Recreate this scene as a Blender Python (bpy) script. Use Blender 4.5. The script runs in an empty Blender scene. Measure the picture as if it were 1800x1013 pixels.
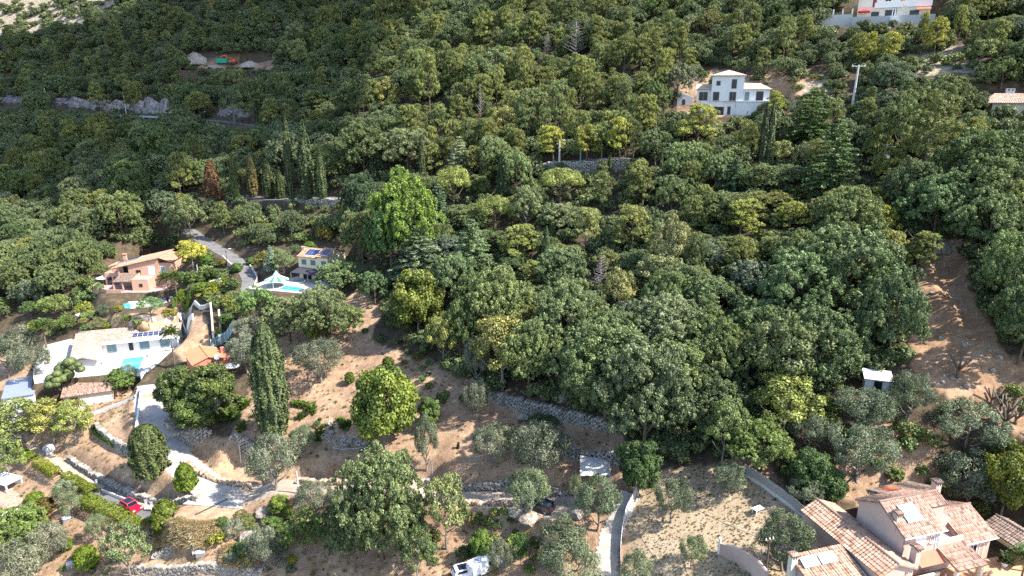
import bpy, math, random
import numpy as np
from mathutils import Vector, Matrix
R_ = math.radians
random.seed(7)
SC = bpy.context.scene
COL = SC.collection
# ------------------------------------------------------------------ camera
CAMZ, F, PITCH, CX, CY = 90.0, 1200.0, R_(16), 900.0, 506.5
cd = bpy.data.cameras.new("camera"); cam = bpy.data.objects.new("camera", cd); COL.objects.link(cam)
cam.location = (0, 0, CAMZ); cam.rotation_euler = (math.pi / 2 - PITCH, 0, 0)
cd.sensor_width = 36.0; cd.lens = 36.0 * F / 1800.0; cd.clip_end = 5000; cd.clip_start = 1
SC.camera = cam
# ------------------------------------------------------------------ light
SUN_EL = R_(48); SUN_XY = Vector((0.955, -0.297)).normalized()
TO_SUN = Vector((SUN_XY.x * math.cos(SUN_EL), SUN_XY.y * math.cos(SUN_EL), math.sin(SUN_EL)))
wd = bpy.data.worlds.new("World"); SC.world = wd; wd.use_nodes = True
nt = wd.node_tree; bg = nt.nodes["Background"]
sky = nt.nodes.new("ShaderNodeTexSky"); sky.sky_type = 'NISHITA'; sky.sun_disc = False
sky.sun_elevation = SUN_EL; sky.sun_rotation = math.atan2(SUN_XY.x, SUN_XY.y); sky.altitude = 300
nt.links.new(sky.outputs[0], bg.inputs[0]); bg.inputs[1].default_value = 0.15
sd = bpy.data.lights.new("sun", 'SUN'); sd.energy = 4.7; sd.angle = R_(0.5); sd.color = (1, 0.94, 0.85)
so = bpy.data.objects.new("sun", sd); COL.objects.link(so)
so.rotation_euler = TO_SUN.to_track_quat('Z', 'Y').to_euler(); so.location = (150, -50, 300)
vs = SC.view_settings; vs.view_transform = 'Standard'; vs.look = 'None'; vs.gamma = 1; vs.exposure = 1.5
SC.cycles.max_bounces = 5; SC.cycles.diffuse_bounces = 2; SC.cycles.glossy_bounces = 2
SC.cycles.transmission_bounces = 3; SC.cycles.transparent_max_bounces = 6
SC.cycles.use_denoising = False
SC.cycles.caustics_reflective = False; SC.cycles.caustics_refractive = False
# ------------------------------------------------------------------ pixels and points
sP, cP = math.sin(PITCH), math.cos(PITCH)
def pdir(px, py):
    a = (px - CX) / F; b = (CY - py) / F
    return a, cP + b * sP, -sP + b * cP
def proj(x, y, z):
    z = z - CAMZ
    d = y * cP - z * sP; u = y * sP + z * cP
    return CX + F * x / d, CY - F * u / d, d
def hp(px, py, z):                       # the point of this line of sight at height z
    a, b, c = pdir(px, py); t = (z - CAMZ) / c
    return Vector((a * t, b * t, z))
def at(px, py, D):
    a, b, c = pdir(px, py); return Vector((a * D, b * D, CAMZ + c * D))
# ------------------------------------------------------------------ terrain
rng = np.random.default_rng(3)
_LAT = rng.random((256, 256))
def vnoise(x, y, s):
    x = np.asarray(x, float) / s + 1000.3; y = np.asarray(y, float) / s + 1000.7
    xi = np.floor(x).astype(int); yi = np.floor(y).astype(int); fx = x - xi; fy = y - yi
    fx = fx * fx * (3 - 2 * fx); fy = fy * fy * (3 - 2 * fy)
    g = lambda i, j: _LAT[i % 256, j % 256]
    return (g(xi, yi) * (1 - fx) + g(xi + 1, yi) * fx) * (1 - fy) + (g(xi, yi + 1) * (1 - fx) + g(xi + 1, yi + 1) * fx) * fy - 0.5
def base_h(x, y):
    x = np.asarray(x, float); y = np.asarray(y, float)
    z = 1.5 + 0.276 * x + 0.4 * y
    e = np.clip(y - 300, 0, 260); z = z + 0.00134 * e * e
    z = z + 2.6 * vnoise(x, y, 55) + 1.0 * vnoise(x + 40, y, 19)
    return z
def seg_dist(x, y, P, side=False):
    """distance to a polyline, parameter along it, signed side (+ to the left of its direction)"""
    best = np.full(np.shape(x), 1e9); par = np.zeros(np.shape(x)); sg = np.zeros(np.shape(x)); acc = 0.0
    tot = sum(math.dist(P[i][:2], P[i + 1][:2]) for i in range(len(P) - 1))
    for i in range(len(P) - 1):
        ax, ay = P[i][:2]; bx, by = P[i + 1][:2]; dx, dy = bx - ax, by - ay; L = math.hypot(dx, dy) or 1e-6
        t = np.clip(((x - ax) * dx + (y - ay) * dy) / L / L, 0, 1)
        d = np.hypot(x - ax - t * dx, y - ay - t * dy); m = d < best
        best = np.where(m, d, best); par = np.where(m, (acc + t * L) / tot, par)
        sg = np.where(m, dx * (y - ay) - dy * (x - ax), sg); acc += L
    return best, par, np.sign(sg)
PADS = []
MODS = []                                # pads, roads and steps, applied in order
def height(x, y):
    z = base_h(x, y)
    for m in MODS: z = m(x, y, z)
    return z
def ground(px, py, h=height, lo=45.0, hi=760.0):
    a, b, c = pdir(px, py); t = np.geomspace(lo, hi, 420)
    g = CAMZ + c * t - h(a * t, b * t); k = np.argmax(g < 0)
    if g[k] >= 0: k = len(t) - 1
    k = max(k, 1); t0, t1, g0, g1 = t[k - 1], t[k], g[k - 1], g[k]
    D = t0 + (t1 - t0) * (g0 / (g0 - g1) if g0 != g1 else 0)
    for _ in range(2):
        zz = float(h(np.array([a * D]), np.array([b * D]))[0]); gg = CAMZ + c * D - zz
        D2 = D * 1.001; g2 = CAMZ + c * D2 - float(h(np.array([a * D2]), np.array([b * D2]))[0])
        s = (g2 - gg) / (D2 - D)
        if abs(s) > 0.05: D = D - max(-2, min(2, gg / s))
    x, y = a * D, b * D
    return Vector((x, y, float(h(np.array([x]), np.array([y]))[0]))), D
def hz(x, y): return float(height(np.array([x]), np.array([y]))[0])
def bpts(pix): return [ground(p[0], p[1], base_h)[0] for p in pix]
def smooth(P, n=4):
    """Catmull-Rom through the points"""
    Q = [P[0] * 2 - P[1]] + list(P) + [P[-1] * 2 - P[-2]]; out = []
    for i in range(1, len(Q) - 2):
        for k in range(n):
            t = k / n; a, b, c, d = Q[i - 1:i + 3]
            out.append(0.5 * ((2 * b) + (c - a) * t + (2 * a - 5 * b + 4 * c - d) * t * t + (3 * b - a - 3 * c + d) * t ** 3))
    out.append(P[-1].copy()); return out
def mod_pad(poly, z, fall=4.0):
    """level ground inside a world polygon"""
    P = [(p[0], p[1]) for p in poly]; PADS.append(P); cx = sum(p[0] for p in P) / len(P); cy = sum(p[1] for p in P) / len(P)
    rad = max(math.dist((cx, cy), p) for p in P) + fall + 1
    def f(x, y, zz):
        near = (np.abs(x - cx) < rad) & (np.abs(y - cy) < rad)
        if not near.any(): return zz
        ins = in_poly(x, y, P); d, _, _ = seg_dist(x, y, P + [P[0]])
        w = np.where(ins, 1.0, np.clip(1 - d / fall, 0, 1)); w = w * w * (3 - 2 * w)
        return np.where(near, zz * (1 - w) + z * w, zz)
    MODS.append(f)
def mod_road(P, half, fall=2.5, dz=0.0):
    zs = np.array([p.z for p in P]); L = [0.0]
    for i in range(len(P) - 1): L.append(L[-1] + math.dist(P[i][:2], P[i + 1][:2]))
    L = np.array(L) / L[-1]
    X = [p.x for p in P]; Y = [p.y for p in P]; b = half + fall + 1
    def f(x, y, zz):
        near = (x > min(X) - b) & (x < max(X) + b) & (y > min(Y) - b) & (y < max(Y) + b)
        if not near.any(): return zz
        d, t, _ = seg_dist(x, y, P)
        w = np.clip(1 - (d - half) / fall, 0, 1); w = w * w * (3 - 2 * w)
        return np.where(near, zz * (1 - w) + (np.interp(t, L, zs) + dz) * w, zz)
    MODS.append(f)
def mod_step(P, h, wide=7.0):
    """a terrace step: high on the left of the line's direction"""
    X = [p.x for p in P]; Y = [p.y for p in P]; b = wide * 2.5
    def f(x, y, zz):
        near = (x > min(X) - b) & (x < max(X) + b) & (y > min(Y) - b) & (y < max(Y) + b)
        if not near.any(): return zz
        d, t, s = seg_dist(x, y, P)
        e = np.clip(np.minimum(t, 1 - t) * 8, 0, 1)
        ex = np.maximum(0, d - 0.25)
        return zz + np.where(near, np.where(s > 0, 0.6, -0.4) * h * np.exp(-ex / wide) * e * np.clip(d / 0.25, 0, 1), 0)
    MODS.append(f)
def in_poly(x, y, P):
    x = np.asarray(x, float); y = np.asarray(y, float); r = np.zeros(x.shape, bool); n = len(P); j = n - 1
    for i in range(n):
        xi, yi = P[i][0], P[i][1]; xj, yj = P[j][0], P[j][1]
        if yi != yj: r ^= ((yi > y) != (yj > y)) & (x < (xj - xi) * (y - yi) / (yj - yi) + xi)
        j = i
    return r
# ------------------------------------------------------------------ objects
def tag(o, label=None, cat=None, group=None, kind=None):
    if label: o["label"] = label
    if cat: o["category"] = cat
    if group: o["group"] = group
    if kind: o["kind"] = kind
    return o
def link(name, me, parent=None, loc=None, rz=0, scale=None):
    o = bpy.data.objects.new(name, me); COL.objects.link(o)
    if loc is not None: o.location = loc
    if rz: o.rotation_euler = (0, 0, rz)
    if scale is not None: o.scale = scale
    if parent: o.parent = parent
    return o
def thing(name, label, cat, loc=(0, 0, 0), rz=0, group=None):
    return tag(link(name, None, None, loc, rz), label, cat, group)
class MB:
    """collects faces and links them as one mesh"""
    def __init__(s): s.v = []; s.f = []; s.uv = []
    def add(s, vs, fs, uvs=None):
        n = len(s.v); s.v += [tuple(v) for v in vs]
        for i, f in enumerate(fs):
            s.f.append([n + k for k in f]); s.uv.append(uvs[i] if uvs else None)
        return s
    def box(s, x0, x1, y0, y1, z0, z1, M=None):
        vs = [Vector(v) for v in ((x0, y0, z0), (x1, y0, z0), (x1, y1, z0), (x0, y1, z0), (x0, y0, z1), (x1, y0, z1), (x1, y1, z1), (x0, y1, z1))]
        if M: vs = [M @ v for v in vs]
        return s.add(vs, [(3, 2, 1, 0), (4, 5, 6, 7), (0, 1, 5, 4), (1, 2, 6, 5), (2, 3, 7, 6), (3, 0, 4, 7)])
    def prism(s, poly, z0, z1):
        n = len(poly); a = sum(poly[i][0] * poly[(i + 1) % n][1] - poly[(i + 1) % n][0] * poly[i][1] for i in range(n))
        if a < 0: poly = poly[::-1]
        zb = z0 if callable(z0) else (lambda p: z0); zt = z1 if callable(z1) else (lambda p: z1)
        vs = [(p[0], p[1], zb(p)) for p in poly] + [(p[0], p[1], zt(p)) for p in poly]
        return s.add(vs, [tuple(range(n - 1, -1, -1)), tuple(range(n, 2 * n))] + [(i, (i + 1) % n, n + (i + 1) % n, n + i) for i in range(n)])
    def tube(s, pts, rad, n=6, cap=True):
        pts = [Vector(p) for p in pts]; m = len(pts)
        rad = rad if hasattr(rad, '__len__') else [rad] * m
        vs = []; up0 = None
        for i, p in enumerate(pts):
            d = (pts[min(i + 1, m - 1)] - pts[max(i - 1, 0)]).normalized()
            a = d.orthogonal().normalized() if up0 is None else (up0 - d * up0.dot(d)).normalized()
            up0 = a; b = d.cross(a)
            for k in range(n):
                t = 2 * math.pi * k / n; vs.append(p + (a * math.cos(t) + b * math.sin(t)) * rad[i])
        fs = [(i * n + k, i * n + (k + 1) % n, (i + 1) * n + (k + 1) % n, (i + 1) * n + k) for i in range(m - 1) for k in range(n)]
        if cap: fs += [tuple(range(n - 1, -1, -1)), tuple((m - 1) * n + k for k in range(n))]
        return s.add(vs, fs)
    def lathe(s, prof, n=16, c=(0, 0)):
        vs = []; m = len(prof)
        for r, z in prof:
            for k in range(n):
                t = 2 * math.pi * k / n; vs.append((c[0] + r * math.cos(t), c[1] + r * math.sin(t), z))
        fs = [(i * n + k, i * n + (k + 1) % n, (i + 1) * n + (k + 1) % n, (i + 1) * n + k) for i in range(m - 1) for k in range(n)]
        return s.add(vs, fs + [tuple(range(n - 1, -1, -1)), tuple((m - 1) * n + k for k in range(n))])
    def mesh(s, name, mat, smooth=False):
        me = bpy.data.meshes.new(name); me.from_pydata(s.v, [], s.f)
        if any(s.uv):
            ul = me.uv_layers.new(name="UVMap"); k = 0
            for f, u in zip(s.f, s.uv):
                for j in range(len(f)):
                    if u: ul.data[k].uv = u[j]
                    k += 1
        for m in (mat if isinstance(mat, (list, tuple)) else [mat]): me.materials.append(m)
        if smooth:
            me.polygons.foreach_set("use_smooth", [True] * len(me.polygons))
        me.update(); return me
    def build(s, name, mat, parent=None, loc=None, rz=0, smooth=False):
        return link(name, s.mesh(name, mat, smooth), parent, loc, rz)
# ------------------------------------------------------------------ materials
class NT:
    def __init__(s, name):
        s.m = bpy.data.materials.new(name); s.m.use_nodes = True; s.t = s.m.node_tree; s.p = s.t.nodes["Principled BSDF"]
        s.p.inputs["Specular IOR Level"].default_value = 0.25
    def n(s, typ, **kw):
        nd = s.t.nodes.new("ShaderNode" + typ)
        for k, v in kw.items():
            if k[0] == 'i' and k[1:].isdigit(): nd.inputs[int(k[1:])].default_value = v
            elif hasattr(nd, k): setattr(nd, k, v)
            else: nd.inputs[k.replace('_', ' ')].default_value = v
        return nd
    def l(s, a, b): s.t.links.new(a, b)
    def noise(s, vec, scale, detail=4, rough=0.6):
        nd = s.n("TexNoise", Scale=scale, Detail=detail, Roughness=rough); s.l(vec, nd.inputs["Vector"]); return nd.outputs["Fac"]
    def ramp(s, fac, stops):
        nd = s.n("ValToRGB"); e = nd.color_ramp.elements
        while len(e) < len(stops): e.new(0.5)
        for el, (p, c) in zip(e, stops): el.position = p; el.color = (*c, 1) if len(c) == 3 else c
        s.l(fac, nd.inputs[0]); return nd.outputs[0]
    def mix(s, fac, a, b, blend='MIX'):
        nd = s.n("Mix", data_type='RGBA', blend_type=blend)
        for sock, v in ((0, fac), (6, a), (7, b)):
            if hasattr(v, 'is_output'): s.l(v, nd.inputs[sock])
            else: nd.inputs[sock].default_value = v if sock == 0 else (*v, 1)
        return nd.outputs[2]
    def math(s, op, a, b=0.0, c=0.0):
        nd = s.n("Math", operation=op)
        for i, v in enumerate((a, b, c)):
            if hasattr(v, 'is_output'): s.l(v, nd.inputs[i])
            else: nd.inputs[i].default_value = v
        return nd.outputs[0]
    def bump(s, h, strength=0.5, dist=0.1):
        nd = s.n("Bump", Strength=strength, Distance=dist); s.l(h, nd.inputs["Height"]); s.l(nd.outputs[0], s.p.inputs["Normal"])
    def col(s, c):
        if hasattr(c, 'is_output'): s.l(c, s.p.inputs["Base Color"])
        else: s.p.inputs["Base Color"].default_value = (*c, 1)
        return s
    def set(s, **kw):
        for k, v in kw.items(): s.p.inputs[k.replace('_', ' ')].default_value = v
        return s
def mat_plain(name, c, rough=0.7, var=0.12, scale=1.5, bump=0.0, metal=0.0):
    m = NT(name); pos = m.n("NewGeometry").outputs["Position"]
    f = m.noise(pos, scale, 5); k = m.noise(pos, scale * 9, 3)
    f = m.math('ADD', m.math('MULTIPLY', f, 0.65), m.math('MULTIPLY', k, 0.35))
    d = [max(0, x * (1 - var * 1.6)) for x in c]; b = [min(1, x * (1 + var)) for x in c]
    m.col(m.ramp(f, [(0.3, d), (0.5, c), (0.7, b)])).set(Roughness=rough, Metallic=metal)
    if bump: m.bump(k, bump, 0.03)
    return m.m
def mat_leaf(name, a, b, c=None, trans=0.28, gloss=0.35):
    """foliage: each leaf tuft its own shade between a and b, whole crowns vary a little, tinted by the object's colour"""
    m = NT(name); isl = m.n("NewGeometry").outputs["Random Per Island"]; oi = m.n("ObjectInfo")
    tint = m.n("Attribute", attribute_name="tint", attribute_type='GEOMETRY').outputs["Fac"]
    f = m.math('ADD', m.math('MULTIPLY', isl, 0.55), m.math('MULTIPLY', tint, 0.45))
    cr = m.ramp(f, [(0.12, a), (0.55, [(p + q) / 2 for p, q in zip(a, b)]), (0.92, b)] + ([(1.0, c)] if c else []))
    v = m.math('ADD', m.math('MULTIPLY', oi.outputs["Random"], 0.36), 0.82)
    cv = m.n("CombineXYZ"); [m.l(v, cv.inputs[i]) for i in (0, 1, 2)]
    cr = m.mix(1.0, cr, cv.outputs[0], 'MULTIPLY'); cr = m.mix(1.0, cr, oi.outputs["Color"], 'MULTIPLY')
    m.col(cr).set(Roughness=0.55); m.p.inputs["Specular IOR Level"].default_value = gloss
    tr = m.n("BsdfTranslucent"); m.l(m.mix(1.0, cr, (1.25, 1.2, 0.6), 'MULTIPLY'), tr.inputs[0])
    mx = m.n("MixShader"); mx.inputs[0].default_value = trans
    m.l(m.p.outputs[0], mx.inputs[1]); m.l(tr.outputs[0], mx.inputs[2])
    m.l(mx.outputs[0], m.t.nodes["Material Output"].inputs[0])
    return m.m
# ------------------------------------------------------------------ the lie of the land: pads, roads, terrace steps
def pad_px(poly, zpx, dz=0.0, fall=4.0):
    z = ground(*zpx, base_h)[0].z + dz
    mod_pad([hp(p[0], p[1], z) for p in poly], z, fall); return z
Z_POOL = ground(220, 645, base_h)[0].z
TERR = [(-14, 11), (-9.8, 14), (-6, 8.5), (16.2, 8.5), (16.4, -8.5), (10, -14.5), (5.4, -13.2), (-4, -12.6), (-9.6, -13.6), (-11.2, -8)]
mod_pad([(-91.51 + x * math.cos(R_(18.3)) - y * math.sin(R_(18.3)), 143.04 + x * math.sin(R_(18.3)) + y * math.cos(R_(18.3))) for x, y in TERR], Z_POOL, 3.0)
O_ROUND = ground(170, 548, base_h)[0]; mod_pad([(O_ROUND.x + 4.8 * math.cos(k * .524), O_ROUND.y + 4.8 * math.sin(k * .524)) for k in range(12)], O_ROUND.z, 3.0)
Z_ORANGE = pad_px([(180, 522), (182, 478), (280, 452), (322, 470), (300, 524), (240, 530)], (245, 512))
Z_TARP = pad_px([(203, 552), (215, 534), (296, 528), (305, 548), (250, 562)], (255, 545), 0.0, 3.0)
Z_YELLOW = pad_px([(470, 505), (520, 488), (612, 472), (604, 505), (490, 522)], (550, 500))
Z_CORAL = pad_px([(318, 660), (330, 620), (390, 610), (410, 650), (350, 672)], (365, 648))
def pad_rect(zpx, x0, x1, y0, y1, rz, fall=4.0, dz=0.0):
    """a level rectangle in front of which the line of sight zpx meets the ground"""
    o = ground(*zpx, base_h)[0]; c, s = math.cos(rz), math.sin(rz); z = o.z + dz
    mod_pad([(o.x + a * c - b * s, o.y + a * s + b * c) for a, b in ((x0, y0), (x1, y0), (x1, y1), (x0, y1))], z, fall)
    return Vector((o.x, o.y, z))
O_WHITE = pad_rect((1285, 203), -14, 11, -1, 11, R_(-17)); O_TOP = pad_rect((1560, 46), -14, 14, -1, 12, R_(-25))
O_EAST = pad_rect((1775, 205), -6, 16, -1, 10, R_(-20)); O_SITE = pad_rect((400, 124), -22, 26, -1, 15, R_(8))
Z_PINK = 40.3
O_PINK, YAW_PINK = Vector((40.54, 60.65, Z_PINK)), R_(16.3)
def pink(x, y): return (O_PINK.x + x * math.cos(YAW_PINK) - y * math.sin(YAW_PINK), O_PINK.y + x * math.sin(YAW_PINK) + y * math.cos(YAW_PINK))
mod_pad([pink(0, -9), pink(19, -9), pink(19, 9), pink(0, 11)], Z_PINK, 5.0)
mod_pad([pink(-14, -9), pink(-4.6, -9), pink(-4.6, 6), pink(-14, 8)], Z_PINK - 2.2, 3.5)
Z_SHED = pad_px([(108, 722), (185, 706), (240, 690), (235, 706), (150, 735)], (160, 715), 0.0, 2.5)
# roads (pixel centre lines), half width, kind of surface
ROADS = {
 "lane": (smooth(bpts([(268, 672), (264, 705), (268, 738), (288, 775), (312, 808), (345, 838), (378, 862), (395, 875)])), 2.7, "pale_concrete"),
 "junction_apron": (smooth(bpts([(408, 838), (398, 862), (386, 888), (376, 908)])), 4.9, "pale_concrete"),
 "terrace_lane": (smooth(bpts([(425, 872), (460, 866), (500, 857), (560, 850), (640, 850), (720, 855), (790, 868), (880, 880), (960, 886), (1010, 888)])), 2.2, "gravel"),
 "gravel_yard": (smooth(bpts([(960, 888), (1000, 885), (1030, 880)])), 3.0, "gravel"),
 "concrete_drive": (smooth(bpts([(1108, 868), (1090, 905), (1074, 945), (1066, 990), (1062, 1050)])), 1.35, "drive"),
 "driveway": (smooth(bpts([(165, 858), (195, 878), (230, 893), (268, 905), (300, 908)])), 1.5, "asphalt"),
 "earth_track": (smooth(bpts([(40, 785), (80, 803), (130, 828), (175, 850), (230, 872), (290, 888), (345, 897)])), 1.3, "gravel"),
 "villa_drive": (smooth(bpts([(118, 738), (160, 728), (205, 712), (240, 700), (262, 690)])), 1.6, "pale_concrete"),
 "hill_lane": (smooth(bpts([(330, 405), (360, 425), (395, 445), (425, 468), (440, 495), (432, 520)])), 1.9, "asphalt"),
 "cypress_road": (smooth(bpts([(420, 345), (500, 352), (580, 352), (640, 350), (690, 345)])), 2.4, "asphalt"),
 "cliff_road": (smooth(bpts([(-60, 190), (40, 192), (110, 197), (200, 203), (300, 207), (380, 212), (460, 222)])), 2.6, "asphalt"),
 "upper_road": (smooth(bpts([(880, 296), (935, 291), (1000, 287), (1060, 283), (1130, 282)])), 2.4, "asphalt"),
 "east_road": (smooth(bpts([(1480, 372), (1560, 378), (1640, 385), (1720, 392)])), 2.2, "asphalt"),
}
for k in ("cypress_road", "cliff_road", "upper_road", "east_road", "hill_lane", "lane", "terrace_lane", "gravel_yard", "concrete_drive", "driveway", "villa_drive", "junction_apron", "earth_track"):
    P, hw, _ = ROADS[k]
    for _i in range(2):
        zz = [p.z for p in P]
        for i in range(1, len(P) - 1): P[i].z = (zz[i - 1] + zz[i] * 2 + zz[i + 1]) / 4
    if k == "driveway":
        for p in P: p.z -= 0.9
    if k == "junction_apron":
        for p in P: p.z = float(height(np.array([p.x]), np.array([p.y]))[0])
    mod_road(P, hw, 2.5)
# stone terrace walls: (pixel line of the foot, height, label, stone tone); uphill lies on the left of the line
WALLS = [
 ([(118, 800), (150, 820), (190, 845), (232, 866), (270, 880), (350, 900)], 1.7, "long dry stone wall above the earth track behind the red car", "grey"),
 ([(168, 748), (178, 768), (205, 790), (238, 805)], 1.7, "short shaded stone wall between two bare beds beside the lane", "grey"),
 ([(288, 745), (318, 760), (345, 768), (372, 768)], 2.0, "curved pale stone wall under the dark garden trees beside the lane", "pale"),
 ([(320, 812), (350, 832), (395, 842), (440, 844)], 1.2, "rough stone wall edging the bend of the pale lane", "brown"),
 ([(520, 842), (580, 845), (645, 845)], 1.3, "brown stone wall with pale coping along the terrace lane", "brown"),
 ([(740, 846), (800, 850), (870, 850), (940, 852), (1012, 858)], 1.5, "shaded stone wall under the pair of olives by the terrace lane", "grey"),
 ([(405, 775), (440, 780), (475, 786)], 0.6, "line of low rubble stones at the foot of the giant cypress", "pale"),
 ([(520, 770), (560, 776), (610, 783), (650, 785)], 0.6, "broken row of stones above the boat trailer", "pale"),
 ([(862, 700), (915, 718), (985, 735), (1085, 765)], 1.8, "long mossy stone terrace wall in the shade of the wood", "grey"),
 ([(985, 800), (1040, 806), (1100, 812)], 1.5, "dark stone wall in shade behind the white canopy", "grey"),
 ([(238, 955), (275, 935), (312, 915)], 1.2, "tumbled stone wall below the round clipped shrub", "pale"),
 ([(268, 985), (310, 972), (362, 968)], 1.0, "stone wall under the strip of tall straw grass", "grey"),
 ([(225, 1003), (300, 1001), (375, 1003), (460, 1008)], 1.1, "pale stone wall at the bottom of the lowest bare terrace", "pale"),
 ([(815, 893), (880, 897), (955, 890)], 0.9, "low bank wall of stones below the path with the sparse oak", "brown"),
 ([(930, 300), (1000, 303), (1060, 300), (1130, 298)], 1.7, "tall grey retaining wall under the upper road", "grey"),
 ([(500, 362), (560, 365), (625, 362)], 1.8, "grey wall under the road behind the row of cypresses", "grey"),
 ([(318, 950), (335, 965), (345, 985)], 0.8, "stub of stone wall beside the straw grass slope", "pale"),
]
WPTS = []
for px, hgt, lab, tone in WALLS:
    P = smooth(bpts(px)); WPTS.append(P); mod_step(P, hgt)
DUG = [ground(px, py, base_h)[0] for px, py in ((1608, 425), (1695, 432), (1708, 520), (1765, 625), (1850, 650), (1850, 800), (1700, 720), (1612, 655), (1590, 560), (1618, 480))]
DUGP = [(p.x, p.y) for p in DUG]
def dug_rough(x, y, z):
    near = (x > min(p[0] for p in DUGP)) & (x < max(p[0] for p in DUGP)) & (y > min(p[1] for p in DUGP)) & (y < max(p[1] for p in DUGP))
    if not near.any(): return z
    e = np.clip(seg_dist(x, y, DUGP + [DUGP[0]])[0] / 3, 0, 1) * in_poly(x, y, DUGP)
    return z + np.where(near, e * (3.4 * vnoise(x, y, 6.5) + 1.8 * vnoise(x + 7, y, 2.6) + 0.8 * vnoise(x, y + 3, 1.1) - 0.5), 0)
MODS.append(dug_rough)
# small garden roughness over everything near
def rough(x, y, z):
    k = np.ones(np.shape(x))
    for P in PADS:
        X = [p[0] for p in P]; Y = [p[1] for p in P]; near = (x > min(X)) & (x < max(X)) & (y > min(Y)) & (y < max(Y))
        if near.any(): k = np.where(near & in_poly(x, y, P), 0.0, k)
    return z + k * (0.22 * vnoise(x, y, 4.5) + 0.08 * vnoise(x, y, 1.3))
MODS.append(rough)
for k in ROADS:                           # roads stay smooth
    P, hw, _ = ROADS[k]
    P2 = [Vector((p.x, p.y, hz(p.x, p.y))) for p in P]
    for _i in range(3):
        zz = [p.z for p in P2]
        for i in range(1, len(P2) - 1): P2[i].z = (zz[i - 1] + zz[i] * 2 + zz[i + 1]) / 4
    ROADS[k] = (P2, hw, ROADS[k][2]); mod_road(P2, hw + 0.3, 0.9, -0.03)
# ------------------------------------------------------------------ ground sheet
def axis(a, b, lo, hi, fine, grow):
    mid = list(np.arange(a, b, fine)); up = [b]; s = fine
    while up[-1] < hi: s *= grow; up.append(up[-1] + min(s, 9))
    dn = [a]; s = fine
    while dn[-1] > lo: s *= grow; dn.append(dn[-1] - min(s, 9))
    return np.array(dn[:0:-1] + mid + up)
xs = axis(-125, 95, -560, 330, 0.55, 1.05); ys = axis(45, 200, 12, 560, 0.55, 1.03)
GX, GY = np.meshgrid(xs, ys); GZ = height(GX, GY)
nx, ny = len(xs), len(ys)
me = bpy.data.meshes.new("ground"); me.vertices.add(nx * ny)
me.vertices.foreach_set("co", np.stack([GX, GY, GZ], -1).astype(np.float32).ravel())
I = np.arange(nx * ny).reshape(ny, nx); Q = np.stack([I[:-1, :-1], I[:-1, 1:], I[1:, 1:], I[1:, :-1]], -1).reshape(-1, 4)
def set_quads(me, Q):
    n = len(Q); me.loops.add(n * 4); me.polygons.add(n)
    me.loops.foreach_set("vertex_index", Q.astype(np.int32).ravel())
    me.polygons.foreach_set("loop_start", np.arange(0, n * 4, 4, dtype=np.int32))
set_quads(me, Q); me.polygons.foreach_set("use_smooth", [True] * len(Q)); me.update(calc_edges=True)
PXg, PYg, Dg = proj(GX, GY, GZ)
jx = PXg + 16 * vnoise(GX, GY, 6) + 10 * vnoise(GX, GY, 2.2); jy = PYg + 12 * vnoise(GX + 9, GY, 6) + 8 * vnoise(GX + 5, GY, 2.2)
COVER = {
 "garden": [[(400, 770), (430, 700), (470, 600), (560, 560), (640, 500), (665, 540), (650, 600), (760, 640), (860, 680), (1100, 760), (1110, 840), (1330, 800), (1420, 890), (1500, 1100), (-200, 1100), (-200, 760), (60, 770), (200, 690), (290, 680), (310, 740)],
            [(290, 600), (330, 560), (370, 560), (375, 620), (320, 640)], [(1540, 750), (1640, 740), (1660, 830), (1540, 900), (1440, 860)], [(-50, 600), (60, 600), (60, 680), (-50, 690)],
            [(1190, 135), (1300, 125), (1460, 140), (1470, 195), (1330, 200), (1190, 200)], [(180, 560), (330, 540), (330, 570), (190, 585)]],
 "dug": [[(1600, 415), (1700, 425), (1710, 520), (1770, 625), (1850, 650), (1850, 800), (1700, 720), (1610, 660), (1585, 560), (1615, 480)], [(338, 106), (480, 104), (486, 119), (340, 121)]],
 "rock": [[(-300, -200), (240, -200), (215, 25), (130, 62), (0, 85), (-300, 95)], [(480, 70), (620, 80), (610, 105), (500, 112)], [(1590, 80), (1710, 85), (1720, 130), (1610, 130)], [(1440, 130), (1470, 150), (1450, 200), (1380, 190)]],
}
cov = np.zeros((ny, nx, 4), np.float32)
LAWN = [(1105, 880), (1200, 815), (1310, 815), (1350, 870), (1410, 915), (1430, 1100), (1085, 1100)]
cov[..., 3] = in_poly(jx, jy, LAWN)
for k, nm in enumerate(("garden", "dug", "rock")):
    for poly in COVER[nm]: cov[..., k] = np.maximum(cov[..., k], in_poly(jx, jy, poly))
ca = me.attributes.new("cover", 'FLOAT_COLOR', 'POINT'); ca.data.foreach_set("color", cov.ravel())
m = NT("earth"); pos = m.n("NewGeometry").outputs["Position"]
at_ = m.n("Attribute", attribute_name="cover"); sp = m.n("SeparateColor"); m.l(at_.outputs["Color"], sp.inputs[0])
n1 = m.noise(pos, 0.16, 7, 0.68); n2 = m.noise(pos, 0.9, 6, 0.7); n3 = m.noise(pos, 6.0, 4, 0.7)
n12 = m.math('ADD', m.math('MULTIPLY', n1, 0.5), m.math('MULTIPLY', n2, 0.5))
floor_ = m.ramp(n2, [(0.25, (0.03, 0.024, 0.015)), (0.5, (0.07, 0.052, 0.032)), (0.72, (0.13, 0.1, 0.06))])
gard = m.ramp(n12, [(0.32, (0.132, 0.0837, 0.0522)), (0.42, (0.237, 0.151, 0.0957)), (0.5, (0.32, 0.212, 0.139)), (0.57, (0.381, 0.268, 0.172)), (0.66, (0.464, 0.368, 0.214))])
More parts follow.
